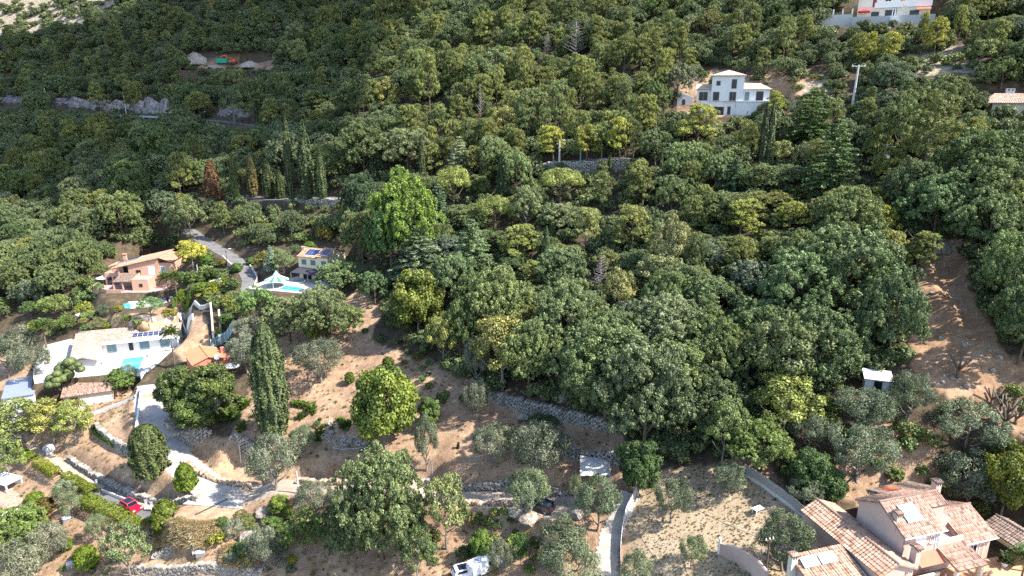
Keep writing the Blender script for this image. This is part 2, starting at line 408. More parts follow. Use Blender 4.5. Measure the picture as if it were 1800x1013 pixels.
speck = m.ramp(n3, [(0.36, (0.55, 0.5, 0.45)), (0.5, (1, 1, 1)), (0.7, (1.3, 1.28, 1.2))])
gard = m.mix(0.75, gard, speck, 'MULTIPLY')
dug = m.ramp(n12, [(0.3, (0.13, 0.07, 0.038)), (0.48, (0.28, 0.17, 0.1)), (0.66, (0.43, 0.3, 0.195))])
dug = m.mix(0.6, dug, speck, 'MULTIPLY')
rock = m.ramp(n2, [(0.34, (0.13, 0.11, 0.065)), (0.5, (0.26, 0.215, 0.15)), (0.66, (0.44, 0.4, 0.34))])
lawn = m.mix(0.7, m.ramp(n12, [(0.32, (0.25, 0.19, 0.125)), (0.5, (0.35, 0.275, 0.185)), (0.66, (0.42, 0.35, 0.25))]), speck, 'MULTIPLY')
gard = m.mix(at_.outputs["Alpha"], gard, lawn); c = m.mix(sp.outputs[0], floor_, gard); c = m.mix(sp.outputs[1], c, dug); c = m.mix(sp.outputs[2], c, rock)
m.col(c).set(Roughness=0.95); m.bump(m.math('ADD', m.math('MULTIPLY', n2, 0.6), m.math('MULTIPLY', n3, 0.4)), 0.9, 0.25)
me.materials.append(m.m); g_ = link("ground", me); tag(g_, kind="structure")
# ------------------------------------------------------------------ roads
M_ROAD = {
 "pale_concrete": mat_plain("pale_concrete", (0.36, 0.335, 0.305), 0.9, 0.3, 0.45, 0.3), "gravel": mat_plain("gravel", (0.36, 0.295, 0.235), 0.95, 0.32, 0.5, 0.5),
 "drive": mat_plain("drive_concrete", (0.4, 0.35, 0.3), 0.9, 0.28, 0.5, 0.3), "asphalt": mat_plain("old_asphalt", (0.14, 0.135, 0.135), 0.9, 0.28, 0.5, 0.3)}
def ribbon(name, P, hw, mat, th=0.12):
    P = [P[i].lerp(P[i + 1], k / 4) for i in range(len(P) - 1) for k in range(4)] + [P[-1]]; b = MB(); n = len(P); rows = []
    for i, p in enumerate(P):
        d = (P[min(i + 1, n - 1)] - P[max(i - 1, 0)]); d.z = 0; d.normalize(); s = Vector((-d.y, d.x, 0)); w = hw
        rows.append([p + s * (w * k + (random.uniform(-.22, .22) if abs(k) == 1 else 0)) + Vector((0, 0, 0.05 - 0.02 * abs(k))) for k in (1, 0.33, -0.33, -1)])
    vs = [v for r in rows for v in r] + [v - Vector((0, 0, th)) for r in rows for v in (r[0], r[3])]
    fs = [(i * 4 + k, i * 4 + k + 1, i * 4 + 5 + k, i * 4 + 4 + k) for i in range(n - 1) for k in range(3)]; o = 4 * n
    for i in range(n - 1): fs += [(o + 2 * i, i * 4, i * 4 + 4, o + 2 * i + 2), (i * 4 + 3, o + 2 * i + 1, o + 2 * i + 3, i * 4 + 7)]
    b.add(vs, fs); return tag(b.build(name, mat), kind="structure")
for i, (k, (P, hw, mt)) in enumerate(ROADS.items()):
    for p in P: p.z += 0.006 * (i % 5)
    ribbon(k if k.endswith(("road", "lane", "drive", "driveway", "track")) else k, P, hw, M_ROAD[mt])
# ------------------------------------------------------------------ dry stone walls
def mat_stone(name, a, b, c, scale=2.6):
    m = NT(name); gm = m.n("NewGeometry"); pos = gm.outputs["Position"]; nz = m.noise(pos, 5, 5, 0.7)
    f = m.math('ADD', m.math('MULTIPLY', gm.outputs["Random Per Island"], 0.6), m.math('MULTIPLY', nz, 0.5))
    m.col(m.ramp(f, [(0.15, a), (0.55, b), (0.95, c)])).set(Roughness=0.95); m.bump(nz, 0.8, 0.12); return m.m
M_STONE = {"grey": mat_stone("grey_stone", (0.13, 0.12, 0.105), (0.26, 0.24, 0.21), (0.42, 0.39, 0.34)), "pale": mat_stone("pale_stone", (0.19, 0.165, 0.135), (0.32, 0.28, 0.235), (0.47, 0.43, 0.38)),
           "brown": mat_stone("brown_stone", (0.2, 0.14, 0.1), (0.36, 0.27, 0.19), (0.55, 0.46, 0.36))}
def stone_wall(P, hgt, mat, name="dry_stone_wall", above=0.15, unit=0.46):
    """courses of separate rough stones, two deep at the top"""
    Q = []
    for i in range(len(P) - 1):
        n = max(1, int((P[i + 1] - P[i]).length / unit))
        Q += [P[i].lerp(P[i + 1], k / n) for k in range(n)]
    Q.append(P[-1]); b = MB(); n = len(Q); g = np.random.default_rng(int(abs(P[0].x * 31 + P[0].y * 17)) % 99999); top = 0
    for i in range(n - 1):
        p = Q[i].lerp(Q[i + 1], 0.5); d = Q[i + 1] - Q[i]; d.z = 0; d.normalize(); s = Vector((-d.y, d.x, 0))
        lo = min(hz(*(p - s * 0.6).xy), hz(*(p - s * 1.0).xy)) - 0.25; hi = max(hz(*(p + s * 0.7).xy), lo + hgt * 0.75) + above + 0.12 * math.sin(i * 0.7) + g.uniform(-.08, .08)
        z = lo; r = 0
        while z < hi - 0.08:
            h = min(g.uniform(0.24, 0.42), hi - z + 0.1); off = (0.5 if r % 2 else 0) * unit; w = unit * g.uniform(.8, 1.12) / 2; dep = 0.42 - 0.1 * (z - lo) / max(.3, hi - lo) + g.uniform(-.08, .08)
            last = z + h >= hi - 0.08; ba = 0.5 if last else 0.15; c = p + d * off; j = lambda q=0.06: g.uniform(-q, q)
            vs = []
            for zz, k in ((z + 0.01, .96), (z + h * .94, .84)):
                for a_, f_ in ((-w, -dep), (w, -dep), (w, ba), (-w, ba)): v = c + d * (a_ * k + j(.04)) + s * (f_ * (k if f_ < 0 else 1) + j(.05)); vs.append((v.x, v.y, zz + j(.03)))
            b.add(vs, [(3, 2, 1, 0), (4, 5, 6, 7), (0, 1, 5, 4), (1, 2, 6, 5), (2, 3, 7, 6), (3, 0, 4, 7)]); z += h; r += 1
    return b.build(name, mat)
for P, (px, hgt, lab, tone) in zip(WPTS, WALLS):
    tag(stone_wall(P, hgt, M_STONE[tone]), lab, "stone wall", "dry stone terrace walls")
# ------------------------------------------------------------------ the cloud whose shade lies on the left half of the mountain
def make_cloud():
    poly = [(745, -40), (715, 55), (640, 130), (625, 215), (610, 300), (545, 365), (430, 372), (300, 372), (150, 388), (-20, 398), (-150, 405), (-180, 85), (0, 74), (110, 62), (175, 36), (205, 0), (235, -45)]
    g = np.random.default_rng(4); b = MB(); up = TO_SUN * (520 / TO_SUN.z)
    import bmesh
    bm = bmesh.new(); bmesh.ops.create_icosphere(bm, subdivisions=2, radius=1); V = [v.co.copy() for v in bm.verts]; Fc = [[v.index for v in f.verts] for f in bm.faces]; bm.free()
    W = [ground(px, py, base_h)[0] for px, py in poly]; PW = [(w.x, w.y) for w in W]; xs_ = [w.x for w in W]; ys_ = [w.y for w in W]
    for x in np.arange(min(xs_), max(xs_), 15):
        for y in np.arange(min(ys_), max(ys_), 15):
            px, py = x + g.uniform(-4, 4), y + g.uniform(-4, 4)
            if not in_poly(np.array([px]), np.array([py]), PW)[0]: continue
            edge = float(seg_dist(np.array([px]), np.array([py]), PW + [PW[0]])[0][0]); r = min(18, 7 + edge * 0.3) * g.uniform(0.7, 1.15)
            if g.random() > min(0.9, 0.35 + edge / 70): continue
            c = Vector((px, py, float(base_h(np.array([px]), np.array([py]))[0]))) + up + Vector((0, 0, g.uniform(0, 10) + 0.25 * min(edge, 60)))
            ph = g.uniform(0, 6, 3)
            b.add([c + v * r * (1 + 0.16 * math.sin(5 * v.x + ph[0]) * math.sin(4 * v.y + ph[1]) + 0.1 * math.sin(9 * v.z + ph[2])) for v in V], Fc)
    m = NT("cloud_vapour"); m.col((0.85, 0.86, 0.88)).set(Roughness=1.0)
    tag(b.build("cloud", m.m, smooth=True), kind="structure")
make_cloud()

# ------------------------------------------------------------------ houses
def mat_tiles(name, cols, cw=0.24, rh=0.4, gap=0.5):
    m = NT(name); uv = m.n("UVMap").outputs[0]; sp = m.n("SeparateXYZ"); m.l(uv, sp.inputs[0])
    u = m.math('FLOOR', m.math('DIVIDE', sp.outputs[0], cw)); v = m.math('FLOOR', m.math('DIVIDE', sp.outputs[1], rh))
    cx = m.n("CombineXYZ"); m.l(u, cx.inputs[0]); m.l(v, cx.inputs[1]); wn = m.n("TexWhiteNoise", noise_dimensions='2D'); m.l(cx.outputs[0], wn.inputs["Vector"])
    pos = m.n("NewGeometry").outputs["Position"]; big = m.noise(pos, 0.8, 4)
    f = m.math('ADD', m.math('MULTIPLY', wn.outputs["Value"], 0.75), m.math('MULTIPLY', big, 0.4))
    n = len(cols); c = m.ramp(f, [(0.12 + 0.8 * i / (n - 1), q) for i, q in enumerate(cols)])
    fr = m.math('FRACT', m.math('DIVIDE', sp.outputs[1], rh)); fu = m.math('FRACT', m.math('DIVIDE', sp.outputs[0], cw))
    h = m.math('ADD', m.math('MULTIPLY', m.math('SINE', m.math('MULTIPLY', fu, math.pi)), 1.0), m.math('MULTIPLY', m.math('SUBTRACT', 1.0, fr), 0.4))
    m.col(m.mix(0.5, c, m.ramp(m.noise(pos, 9, 3), [(0.3, (0.7, 0.68, 0.66)), (0.6, (1.1, 1.1, 1.08))]), 'MULTIPLY')).set(Roughness=0.9); m.bump(h, 0.7, 0.09); return m.m
T_PINK = mat_tiles("pink_clay_tiles", [(0.117, 0.0756, 0.06), (0.261, 0.164, 0.124), (0.369, 0.235, 0.18), (0.414, 0.273, 0.212), (0.45, 0.315, 0.252)])
T_WARM = mat_tiles("warm_clay_tiles", [(0.18, 0.101, 0.072), (0.36, 0.206, 0.136), (0.414, 0.26, 0.184), (0.45, 0.311, 0.228), (0.468, 0.353, 0.272)], 0.4, 0.4)
T_OLD = mat_tiles("old_brown_tiles", [(0.09, 0.0648, 0.0525), (0.165, 0.115, 0.091), (0.225, 0.158, 0.126), (0.27, 0.202, 0.161), (0.315, 0.238, 0.196)])
T_ORANGE = mat_tiles("orange_clay_tiles", [(0.24, 0.12, 0.08), (0.39, 0.215, 0.14), (0.44, 0.26, 0.175), (0.48, 0.31, 0.22)], 0.3)
T_SAND = mat_tiles("sand_tiles", [(0.3, 0.19, 0.135), (0.45, 0.32, 0.245), (0.5, 0.375, 0.3), (0.53, 0.43, 0.36)], 0.3)
def mat_wall(name, c, v=0.07): return mat_plain(name, c, 0.92, v, 0.7, 0.12)
W_PINK = mat_wall("pink_render", (0.5, 0.375, 0.32), 0.1); W_WHITE = mat_wall("white_render", (0.66, 0.655, 0.645)); W_PEACH = mat_wall("peach_render", (0.46, 0.285, 0.205), 0.12); W_YELLOW = mat_wall("yellow_render", (0.62, 0.55, 0.36)); W_CORAL = mat_wall("coral_render", (0.6, 0.19, 0.14)); W_GREY = mat_wall("grey_render", (0.5, 0.49, 0.47), 0.15); W_CREAM = mat_wall("cream_render", (0.62, 0.57, 0.48))
M_WHITE = mat_plain("white_paint", (0.78, 0.78, 0.78), 0.6, 0.04); M_GREY = mat_plain("grey_metal", (0.32, 0.33, 0.35), 0.5, 0.08, 2, 0, 0.5); M_DARK = mat_plain("dark_metal", (0.06, 0.065, 0.075), 0.6, 0.15); M_BLACK = mat_plain("black_cloth", (0.045, 0.042, 0.06), 0.85, 0.2)
M_WOOD = mat_plain("brown_wood", (0.2, 0.1, 0.06), 0.8, 0.25, 4); M_SHUT = mat_plain("blue_grey_shutter", (0.12, 0.15, 0.2), 0.7, 0.08); M_RED = mat_plain("red_cloth", (0.62, 0.05, 0.05), 0.8, 0.1); M_ORNG = mat_plain("orange_cloth", (0.7, 0.16, 0.05), 0.8, 0.1); M_TERRA = mat_plain("terracotta_cloth", (0.58, 0.16, 0.1), 0.85, 0.1); M_PAVE = mat_plain("pale_paving", (0.46, 0.435, 0.405), 0.9, 0.08, 0.6); M_PINKP = mat_plain("pink_paving", (0.42, 0.27, 0.25), 0.9, 0.12, 1.5); M_TILEF = mat_plain("orange_floor", (0.5, 0.29, 0.17), 0.85, 0.12, 2)
M_TERRAIN_CREAM = mat_plain("cream_cloth", (0.72, 0.68, 0.6), 0.85, 0.06)
def mat_glass(name, c, rough=0.08):
    m = NT(name); m.col(c).set(Roughness=rough); m.p.inputs["Specular IOR Level"].default_value = 0.35; return m.m
G_DARK = mat_glass("dark_glass", (0.008, 0.014, 0.028)); G_TEAL = mat_glass("teal_glass", (0.1, 0.19, 0.23)); G_SOLAR = mat_glass("solar_cells", (0.03, 0.05, 0.12), 0.15); G_HEAT = mat_glass("heater_glass", (0.2, 0.27, 0.36), 0.1)
def mat_water(name, c):
    m = NT(name); pos = m.n("NewGeometry").outputs["Position"]; n = m.noise(pos, 1.2, 2)
    m.col(m.ramp(n, [(0.3, [q * 0.8 for q in c]), (0.7, [min(1, q * 1.15) for q in c])])).set(Roughness=0.05); m.p.inputs["Specular IOR Level"].default_value = 0.5; m.bump(m.noise(pos, 3, 3), 0.15, 0.05); return m.m
WATER = mat_water("pool_water", (0.06, 0.34, 0.43))
def roof_face(b, A, B, C, D, cw=0.0, th=0.14, rh=0.4):
    """roof plane with eave A-B and ridge D-C; cw > 0 gives real rolls of tiles of that width"""
    A, B, C, D = map(Vector, (A, B, C, D)); e = (B - A).normalized(); n = e.cross(D - A).normalized()
    if n.z < 0: n = -n
    s = n.cross(e).normalized()
    if s.dot(D - A) < 0: s = -s
    L = max((B - A).length, (C - D).length); S = max((D - A).length, (C - B).length); nu = max(1, int(L / cw) * 4) if cw else max(1, int(L / 0.8)); nv = max(1, int(S / rh)) if cw else 1
    P = lambda u, v: A.lerp(B, u).lerp(D.lerp(C, u), v); g = np.random.default_rng(int(abs(A.x * 7 + A.y * 13) * 10) % 9999)
    for j in range(nv):
        vs, fs, uvs = [], [], []
        for (v, dz) in ((j / nv, 0.045 if cw else 0.0), ((j + 1) / nv, 0.0)):
            for i in range(nu + 1):
                o = (0, 0.05, 0.075, 0.05)[i % 4] if cw else 0; p = P(i / nu, v) + n * (o + dz); vs.append(p)
        for i in range(nu):
            f = (i, i + 1, nu + 2 + i, nu + 1 + i); fs.append(f); uvs.append([((vs[k] - A).dot(e) + 50, (vs[k] - A).dot(s) * 0.999 + 50 + (0.004 if k <= nu else -0.004)) for k in f])
        b.add(vs, fs, uvs)
    lo = [p - n * th for p in (A, B, C, D)]; b.add([A, B, C, D] + lo, [(7, 6, 5, 4), (0, 4, 5, 1), (1, 5, 6, 2), (2, 6, 7, 3), (3, 7, 4, 0)])
    return b
def gable(b, x0, x1, y0, y1, ze, zr, cw=0, axis='x', yr=None, ov=0.3):
    """two roof planes; ridge along axis"""
    if axis == 'x':
        yr = (y0 + y1) / 2 if yr is None else yr; sl = (zr - ze) / (yr - y0); sb = (zr - ze) / (y1 - yr); a, c = x0 - ov, x1 + ov
        roof_face(b, (a, y0 - ov, ze - sl * ov), (c, y0 - ov, ze - sl * ov), (c, yr, zr), (a, yr, zr), cw)
        roof_face(b, (c, y1 + ov, ze - sb * ov), (a, y1 + ov, ze - sb * ov), (a, yr, zr), (c, yr, zr), cw)
        b.tube([(a, yr, zr + 0.05), (c, yr, zr + 0.05)], 0.12, 6)
    else:
        xr = (x0 + x1) / 2 if yr is None else yr; sl = (zr - ze) / (xr - x0); sb = (zr - ze) / (x1 - xr); a, c = y0 - ov, y1 + ov
        roof_face(b, (x0 - ov, c, ze - sl * ov), (x0 - ov, a, ze - sl * ov), (xr, a, zr), (xr, c, zr), cw)
        roof_face(b, (x1 + ov, a, ze - sb * ov), (x1 + ov, c, ze - sb * ov), (xr, c, zr), (xr, a, zr), cw)
        b.tube([(xr, a, zr + 0.05), (xr, c, zr + 0.05)], 0.12, 6)
    return b
def opening(root, p0, p1, t, z, w, h, kind="window", pane=G_DARK, frame=M_WHITE, bars=1, sill=False, fw=0.07):
    """window or door in the wall p0-p1 (outside on the right hand of that direction), t metres along, sill at z"""
    d = Vector((p1[0] - p0[0], p1[1] - p0[1], 0)).normalized(); n = Vector((d.y, -d.x, 0)); o = Vector((p0[0], p0[1], 0)) + d * t + Vector((0, 0, z))
    M = Matrix((( d.x, n.x, 0, o.x), (d.y, n.y, 0, o.y), (0, 0, 1, o.z), (0, 0, 0, 1))); b = MB()
    for x0, x1, z0, z1 in ((0, w, 0, fw), (0, w, h - fw, h), (0, fw, fw, h - fw), (w - fw, w, fw, h - fw)): b.box(x0, x1, -0.02, 0.06, z0, z1, M)
    for k in range(bars): x = w * (k + 1) / (bars + 1); b.box(x - 0.025, x + 0.025, -0.02, 0.055, fw, h - fw, M)
    f = b.build(kind, frame, root); MB().box(fw, w - fw, -0.03, 0.025, fw, h - fw, M).build("pane", pane, f)
    if sill: MB().box(-0.1, w + 0.1, 0.0, 0.16, -0.1, -0.005, M).build("sill", frame, f)
    return f
def shutters(root, p0, p1, t, z, w, h, mat):
    d = Vector((p1[0] - p0[0], p1[1] - p0[1], 0)).normalized(); n = Vector((d.y, -d.x, 0)); o = Vector((p0[0], p0[1], 0)) + d * t + Vector((0, 0, z))
    M = Matrix((( d.x, n.x, 0, o.x), (d.y, n.y, 0, o.y), (0, 0, 1, o.z), (0, 0, 0, 1)))
    for k in (0, 1):
        b = MB(); a = k * w / 2; b.box(a + 0.01, a + w / 2 - 0.01, 0.0, 0.05, 0, h, M)
        for j in range(7): b.box(a + 0.08, a + w / 2 - 0.08, 0.05, 0.07, 0.08 + j * (h - 0.1) / 7, 0.08 + (j + 0.6) * (h - 0.1) / 7, M)
        b.build("shutter", mat, root)
def chimney(root, x, y, z0, z1, w, d, mat, cap=True, tile=T_PINK, slots=True):
    c = MB().box(x - w / 2, x + w / 2, y - d / 2, y + d / 2, z0, z1).build("chimney", mat, root)
    if slots:
        b = MB()
        for k in (-1, 1): b.box(x + k * w * 0.22 - w * .12, x + k * w * 0.22 + w * .12, y - d / 2 - 0.012, y + d / 2 + 0.012, z1 - 0.45, z1 - 0.15)
        b.build("flue_opening", M_DARK, c)
    if cap: 
        b = MB(); roof_face(b, (x - w * .7, y - d * .7, z1), (x + w * .7, y - d * .7, z1), (x + w * .7, y + 0.0, z1 + 0.18), (x - w * .7, y, z1 + 0.18), 0.2); roof_face(b, (x + w * .7, y + d * .7, z1), (x - w * .7, y + d * .7, z1), (x - w * .7, y, z1 + 0.18), (x + w * .7, y, z1 + 0.18), 0.2); b.build("cap", tile, c)
    return c
def panel_array(root, A, B, D, nu, nv, mat=G_SOLAR, frame=M_WHITE, lift=0.12, name="solar_panel", gapu=0.03):
    A, B, D = map(Vector, (A, B, D)); e = B - A; s = D - A; n = e.cross(s).normalized(); n = -n if n.z < 0 else n
    f = MB()
    def slab(b, u0, u1, v0, v1, z0, z1):
        q = [A + e * u + s * v + n * z for z in (z0, z1) for u, v in ((u0, v0), (u1, v0), (u1, v1), (u0, v1))]
        b.add(q, [(3, 2, 1, 0), (4, 5, 6, 7), (0, 1, 5, 4), (1, 2, 6, 5), (2, 3, 7, 6), (3, 0, 4, 7)])
    slab(f, 0, 1, 0, 1, lift - 0.05, lift); fo = f.build(name, frame, root); b = MB()
    for i in range(nu):
        for j in range(nv): slab(b, (i + gapu) / nu, (i + 1 - gapu) / nu, (j + 0.03) / nv, (j + 0.97) / nv, lift - 0.01, lift + 0.02)
    b.build("cells", mat, fo); return fo
def poly_wall(b, pts, ztop, zbot=-1.0, th=0.25, closed=False):
    n = len(pts)
    for i in range(n if closed else n - 1):
        p, q = Vector((*pts[i][:2], 0)), Vector((*pts[(i + 1) % n][:2], 0)); d = (q - p); L = d.length; d.normalize(); s = Vector((-d.y, d.x, 0)) * th / 2
        z0 = ztop[i] if hasattr(ztop, '__len__') else ztop; z1 = ztop[(i + 1) % n] if hasattr(ztop, '__len__') else ztop
        q2 = q - d * 0.003; p2 = p
        v = [p2 - s, q2 - s, q2 + s, p2 + s]; zb = zbot
        b.add([(a.x, a.y, zb) for a in v] + [(a.x, a.y, zt) for a, zt in zip(v, (z0, z1, z1, z0))], [(3, 2, 1, 0), (4, 5, 6, 7), (0, 1, 5, 4), (1, 2, 6, 5), (2, 3, 7, 6), (3, 0, 4, 7)])
    return b
# ---- the pink house at the lower edge
def pink_house():
    r = thing("pink_house", "pink rendered house with clay tile roofs and solar water panel above the dry lawn", "house", O_PINK, YAW_PINK)
    sl = 3.9 / 7.2 * 0.95
    b = MB(); front = lambda p: 5.55 + (p[1] - 0.3) * 0.52 if p[1] < 3.65 else 7.3 - (p[1] - 3.65) * 0.52
    b.prism([(0.3, 0.3), (5.2, 0.3), (5.2, 2.3), (7.6, 2.3), (7.6, 3.65), (7.6, 6.6), (0.3, 6.6), (0.3, 3.65)], -0.5, front)
    b.box(8.7, 12.7, 0.35, 6.4, -0.5, 2.85); b.prism([(8.7, .36), (8.9, .36), (8.9, 3.7), (8.9, 6.39), (8.7, 6.39), (8.7, 3.7)], 2.86, lambda p: 3.0 + min(p[1], 7.4 - p[1]) * 0.46); b.prism([(12.5, .36), (12.7, .36), (12.7, 3.7), (12.7, 6.39), (12.5, 6.39), (12.5, 3.7)], 2.86, lambda p: 3.0 + min(p[1], 7.4 - p[1]) * 0.46)
    b.box(5.2, 8.69, 0.31, 2.28, -0.5, 2.95); b.box(5.25, 8.65, 0.32, 0.55, 2.96, 3.75); b.box(7.6, 8.69, 2.3, 6.38, -0.5, 4.6)
    b.prism([(-3.9, -1.4), (-2.05, -1.4), (0.28, -1.4), (0.28, 10.1), (-2.05, 10.1), (-3.9, 10.1)], -5.0, lambda p: 3.0 + (0.9 if abs(p[0] + 2.05) < .1 else 0))
    b.box(4.6, 10.6, 6.61, 9.4, -0.5, 4.5)
    b.build("wall", W_PINK, r)
    rf = MB(); sx = 0.52
    roof_face(rf, (-0.05, -0.1, 5.42), (5.5, -0.1, 5.42), (5.5, 3.65, 7.4), (-0.05, 3.65, 7.4), 0.24)
    roof_face(rf, (5.5, 2.15, 6.6), (7.85, 2.15, 6.6), (7.85, 3.65, 7.4), (5.5, 3.65, 7.4), 0.24)
    roof_face(rf, (7.85, 6.9, 5.7), (-0.05, 6.9, 5.7), (-0.05, 3.65, 7.4), (7.85, 3.65, 7.4), 0.24); rf.tube([(-0.1, 3.65, 7.47), (7.9, 3.65, 7.47)], 0.13, 6)
    rf.build("roof", T_PINK, r)
    rf = MB(); roof_face(rf, (8.5, -0.1, 2.95), (13.1, -0.1, 2.95), (13.1, 3.7, 4.75), (8.5, 3.7, 4.75), 0.24); roof_face(rf, (13.1, 6.8, 3.2), (8.5, 6.8, 3.2), (8.5, 3.7, 4.75), (13.1, 3.7, 4.75), 0.24); rf.tube([(8.45, 3.7, 4.8), (13.15, 3.7, 4.8)], 0.12, 6); rf.build("roof", T_PINK, r)
    rf = MB(); gable(rf, -3.9, 0.28, -1.4, 10.1, 3.0, 3.95, 0.36, 'y', -2.05, 0.28); rf.build("roof", T_WARM, r)["label"] = "long low roof of warm square tiles"
    rf = MB(); roof_face(rf, (10.9, 9.7, 4.4), (4.3, 9.7, 4.4), (4.3, 6.62, 5.55), (10.9, 6.62, 5.55), 0.26); rf.build("roof", T_OLD, r)["label"] = "old brown rear roof with new red patch"
    rf = MB(); panel_ = roof_face(rf, (7.4, 8.9, 4.78), (5.5, 8.9, 4.78), (5.5, 7.7, 5.23), (7.4, 7.7, 5.23), 0.26, 0.05); rf.build("roof_patch", mat_tiles("new_red_tiles", [(0.4, 0.1, 0.05), (0.55, 0.15, 0.07), (0.6, 0.2, 0.1)]), r)
    panel_array(r, (1.45, 1.15, 6.1), (3.55, 1.15, 6.1), (1.45, 2.9, 7.03), 2, 1, G_HEAT, M_GREY, 0.2, "solar_heater")
    chimney(r, 0.55, 1.75, 5.2, 7.25, 0.62, 0.62, W_PINK); chimney(r, 9.2, 5.0, 3.9, 7.55, 0.75, 0.7, W_PINK, True, T_OLD); chimney(r, 0.95, -0.75, 2.6, 4.75, 0.62, 0.75, W_PINK)
    F0, F1 = (0.3, 0.3), (5.2, 0.3)
    shutters(r, F0, F1, 1.5, 3.7, 1.5, 1.2, M_WHITE); opening(r, F0, F1, 3.6, 3.95, 0.5, 0.75, sill=True); opening(r, F0, F1, 4.4, 2.9, 0.45, 2.0, "door", G_TEAL)
    opening(r, (8.7, 0.35), (12.7, 0.35), 0.5, 0.05, 1.7, 2.2, "door", G_DARK, M_WHITE, 2); opening(r, (8.7, .35), (12.7, .35), 2.5, 0.05, 0.7, 2.2, "door", mat_plain("salmon_door", (0.6, 0.32, 0.24)), M_WHITE, 0)
    opening(r, (-3.9, 10.1), (-3.9, -1.4), 6.6, 1.4, 0.9, 1.0, "window", G_TEAL, M_GREY, 2); opening(r, (-3.9, -1.4), (0.28, -1.4), 3.2, 2.2, 0.3, 0.4, "window", G_DARK, M_PINKP, 0)
    MB().box(0.26, 0.36, 0.18, 0.28, 0, 5.4).build("downpipe", M_GREY, r); MB().tube([(-0.05, -0.17, 5.36), (5.5, -0.17, 5.36)], 0.08, 6).build("gutter", M_WHITE, r); MB().tube([(8.5, -0.17, 2.9), (13.1, -0.17, 2.9)], 0.08, 6).build("gutter", M_WHITE, r)
    p = MB(); roof_face(p, (5.0, -2.55, 2.15), (8.95, -2.55, 2.15), (8.95, 0.25, 3.05), (5.0, 0.25, 3.05), 0.24); po = p.build("porch_roof", T_PINK, r)
    for x in (5.3, 8.6): MB().box(x - 0.17, x + 0.17, -2.35, -2.0, -0.3, 2.1).build("pillar", W_CREAM, r)
    a = MB(); roof_face(a, (1.8, -1.05, 2.2), (5.0, -1.05, 2.2), (5.0, 0.27, 2.85), (1.8, 0.27, 2.85), 0, 0.06); a.build("awning", M_TERRA, r)
    MB().box(1.5, 4.6, -0.98, -0.8, -0.4, 1.0).build("parapet", W_CREAM, r)
    MB().prism([(0.5, -7), (16, -7), (16.5, 0.2), (0.5, 0.2)], -0.3, 0.06).build("patio", M_TILEF, r)
    # front low building with the two water heaters
    b = MB().prism([(-10.6, -2.4), (-4.35, -2.4), (-4.35, 3.5), (-10.6, 3.5)], -5, lambda p: 1.25 + (p[1] + 2.4) * 0.24); b.build("annex", W_PINK, r)
    rf = MB(); roof_face(rf, (-10.9, -2.7, 1.3), (-4.25, -2.7, 1.3), (-4.25, 3.8, 2.9), (-10.9, 3.8, 2.9), 0.3); rf.build("roof", T_WARM, r)
    for x in (-10.3, -8.15): panel_array(r, (x, 1.9, 2.55), (x + 1.95, 1.9, 2.55), (x, 2.9, 3.1), 1, 1, G_HEAT, M_GREY, 0.15, "solar_heater")
    chimney(r, -11.0, 2.9, 1.0, 3.7, 0.7, 0.6, W_CREAM)
    return r
pink_house()
def local(r):                              # local point of a house to the world
    M = Matrix.Translation(r.location) @ Matrix.Rotation(r.rotation_euler.z, 4, 'Z'); return lambda x, y, z=0: M @ Vector((x, y, z))
def carport():
    r = thing("carport", "open carport with an old brown tiled gable roof beside the pink house", "carport", (*pink(14.6, -0.6), Z_PINK), YAW_PINK)
    b = MB(); gable(b, 0, 3.6, -2.2, 3.4, 2.3, 3.1, 0.3, 'y', 1.9, 0.2); b.build("roof", T_OLD, r)
    for x, y in ((0.1, -2.0), (3.5, -2.0), (0.1, 3.2), (3.5, 3.2)): MB().box(x - .09, x + .09, y - .09, y + .09, -0.3, 2.3).build("post", M_WOOD, r)
carport()
t = thing("garden_wall", "pink capped garden wall with white post stepping down to the pink house", "wall", (0, 0, 0)); 
P = [ground(1265, 972)[0], ground(1297, 990)[0], ground(1330, 1020)[0], ground(1345, 1040)[0]]
b = MB(); zt = [P[0].z + 1.3, P[1].z + 1.9, P[2].z + 2.4, P[3].z + 2.4]; poly_wall(b, P, zt, min(p.z for p in P) - 1, 0.3); b.build("panel", W_PINK, t)
MB().tube([Vector((p.x, p.y, z)) for p, z in zip(P, zt)], 0.2, 6).build("coping", W_PINK, t); MB().tube([P[0] + Vector((-.1, 0, -.3)), P[0] + Vector((-.1, 0, 2.1))], 0.16, 8).build("post", M_WHITE, t)
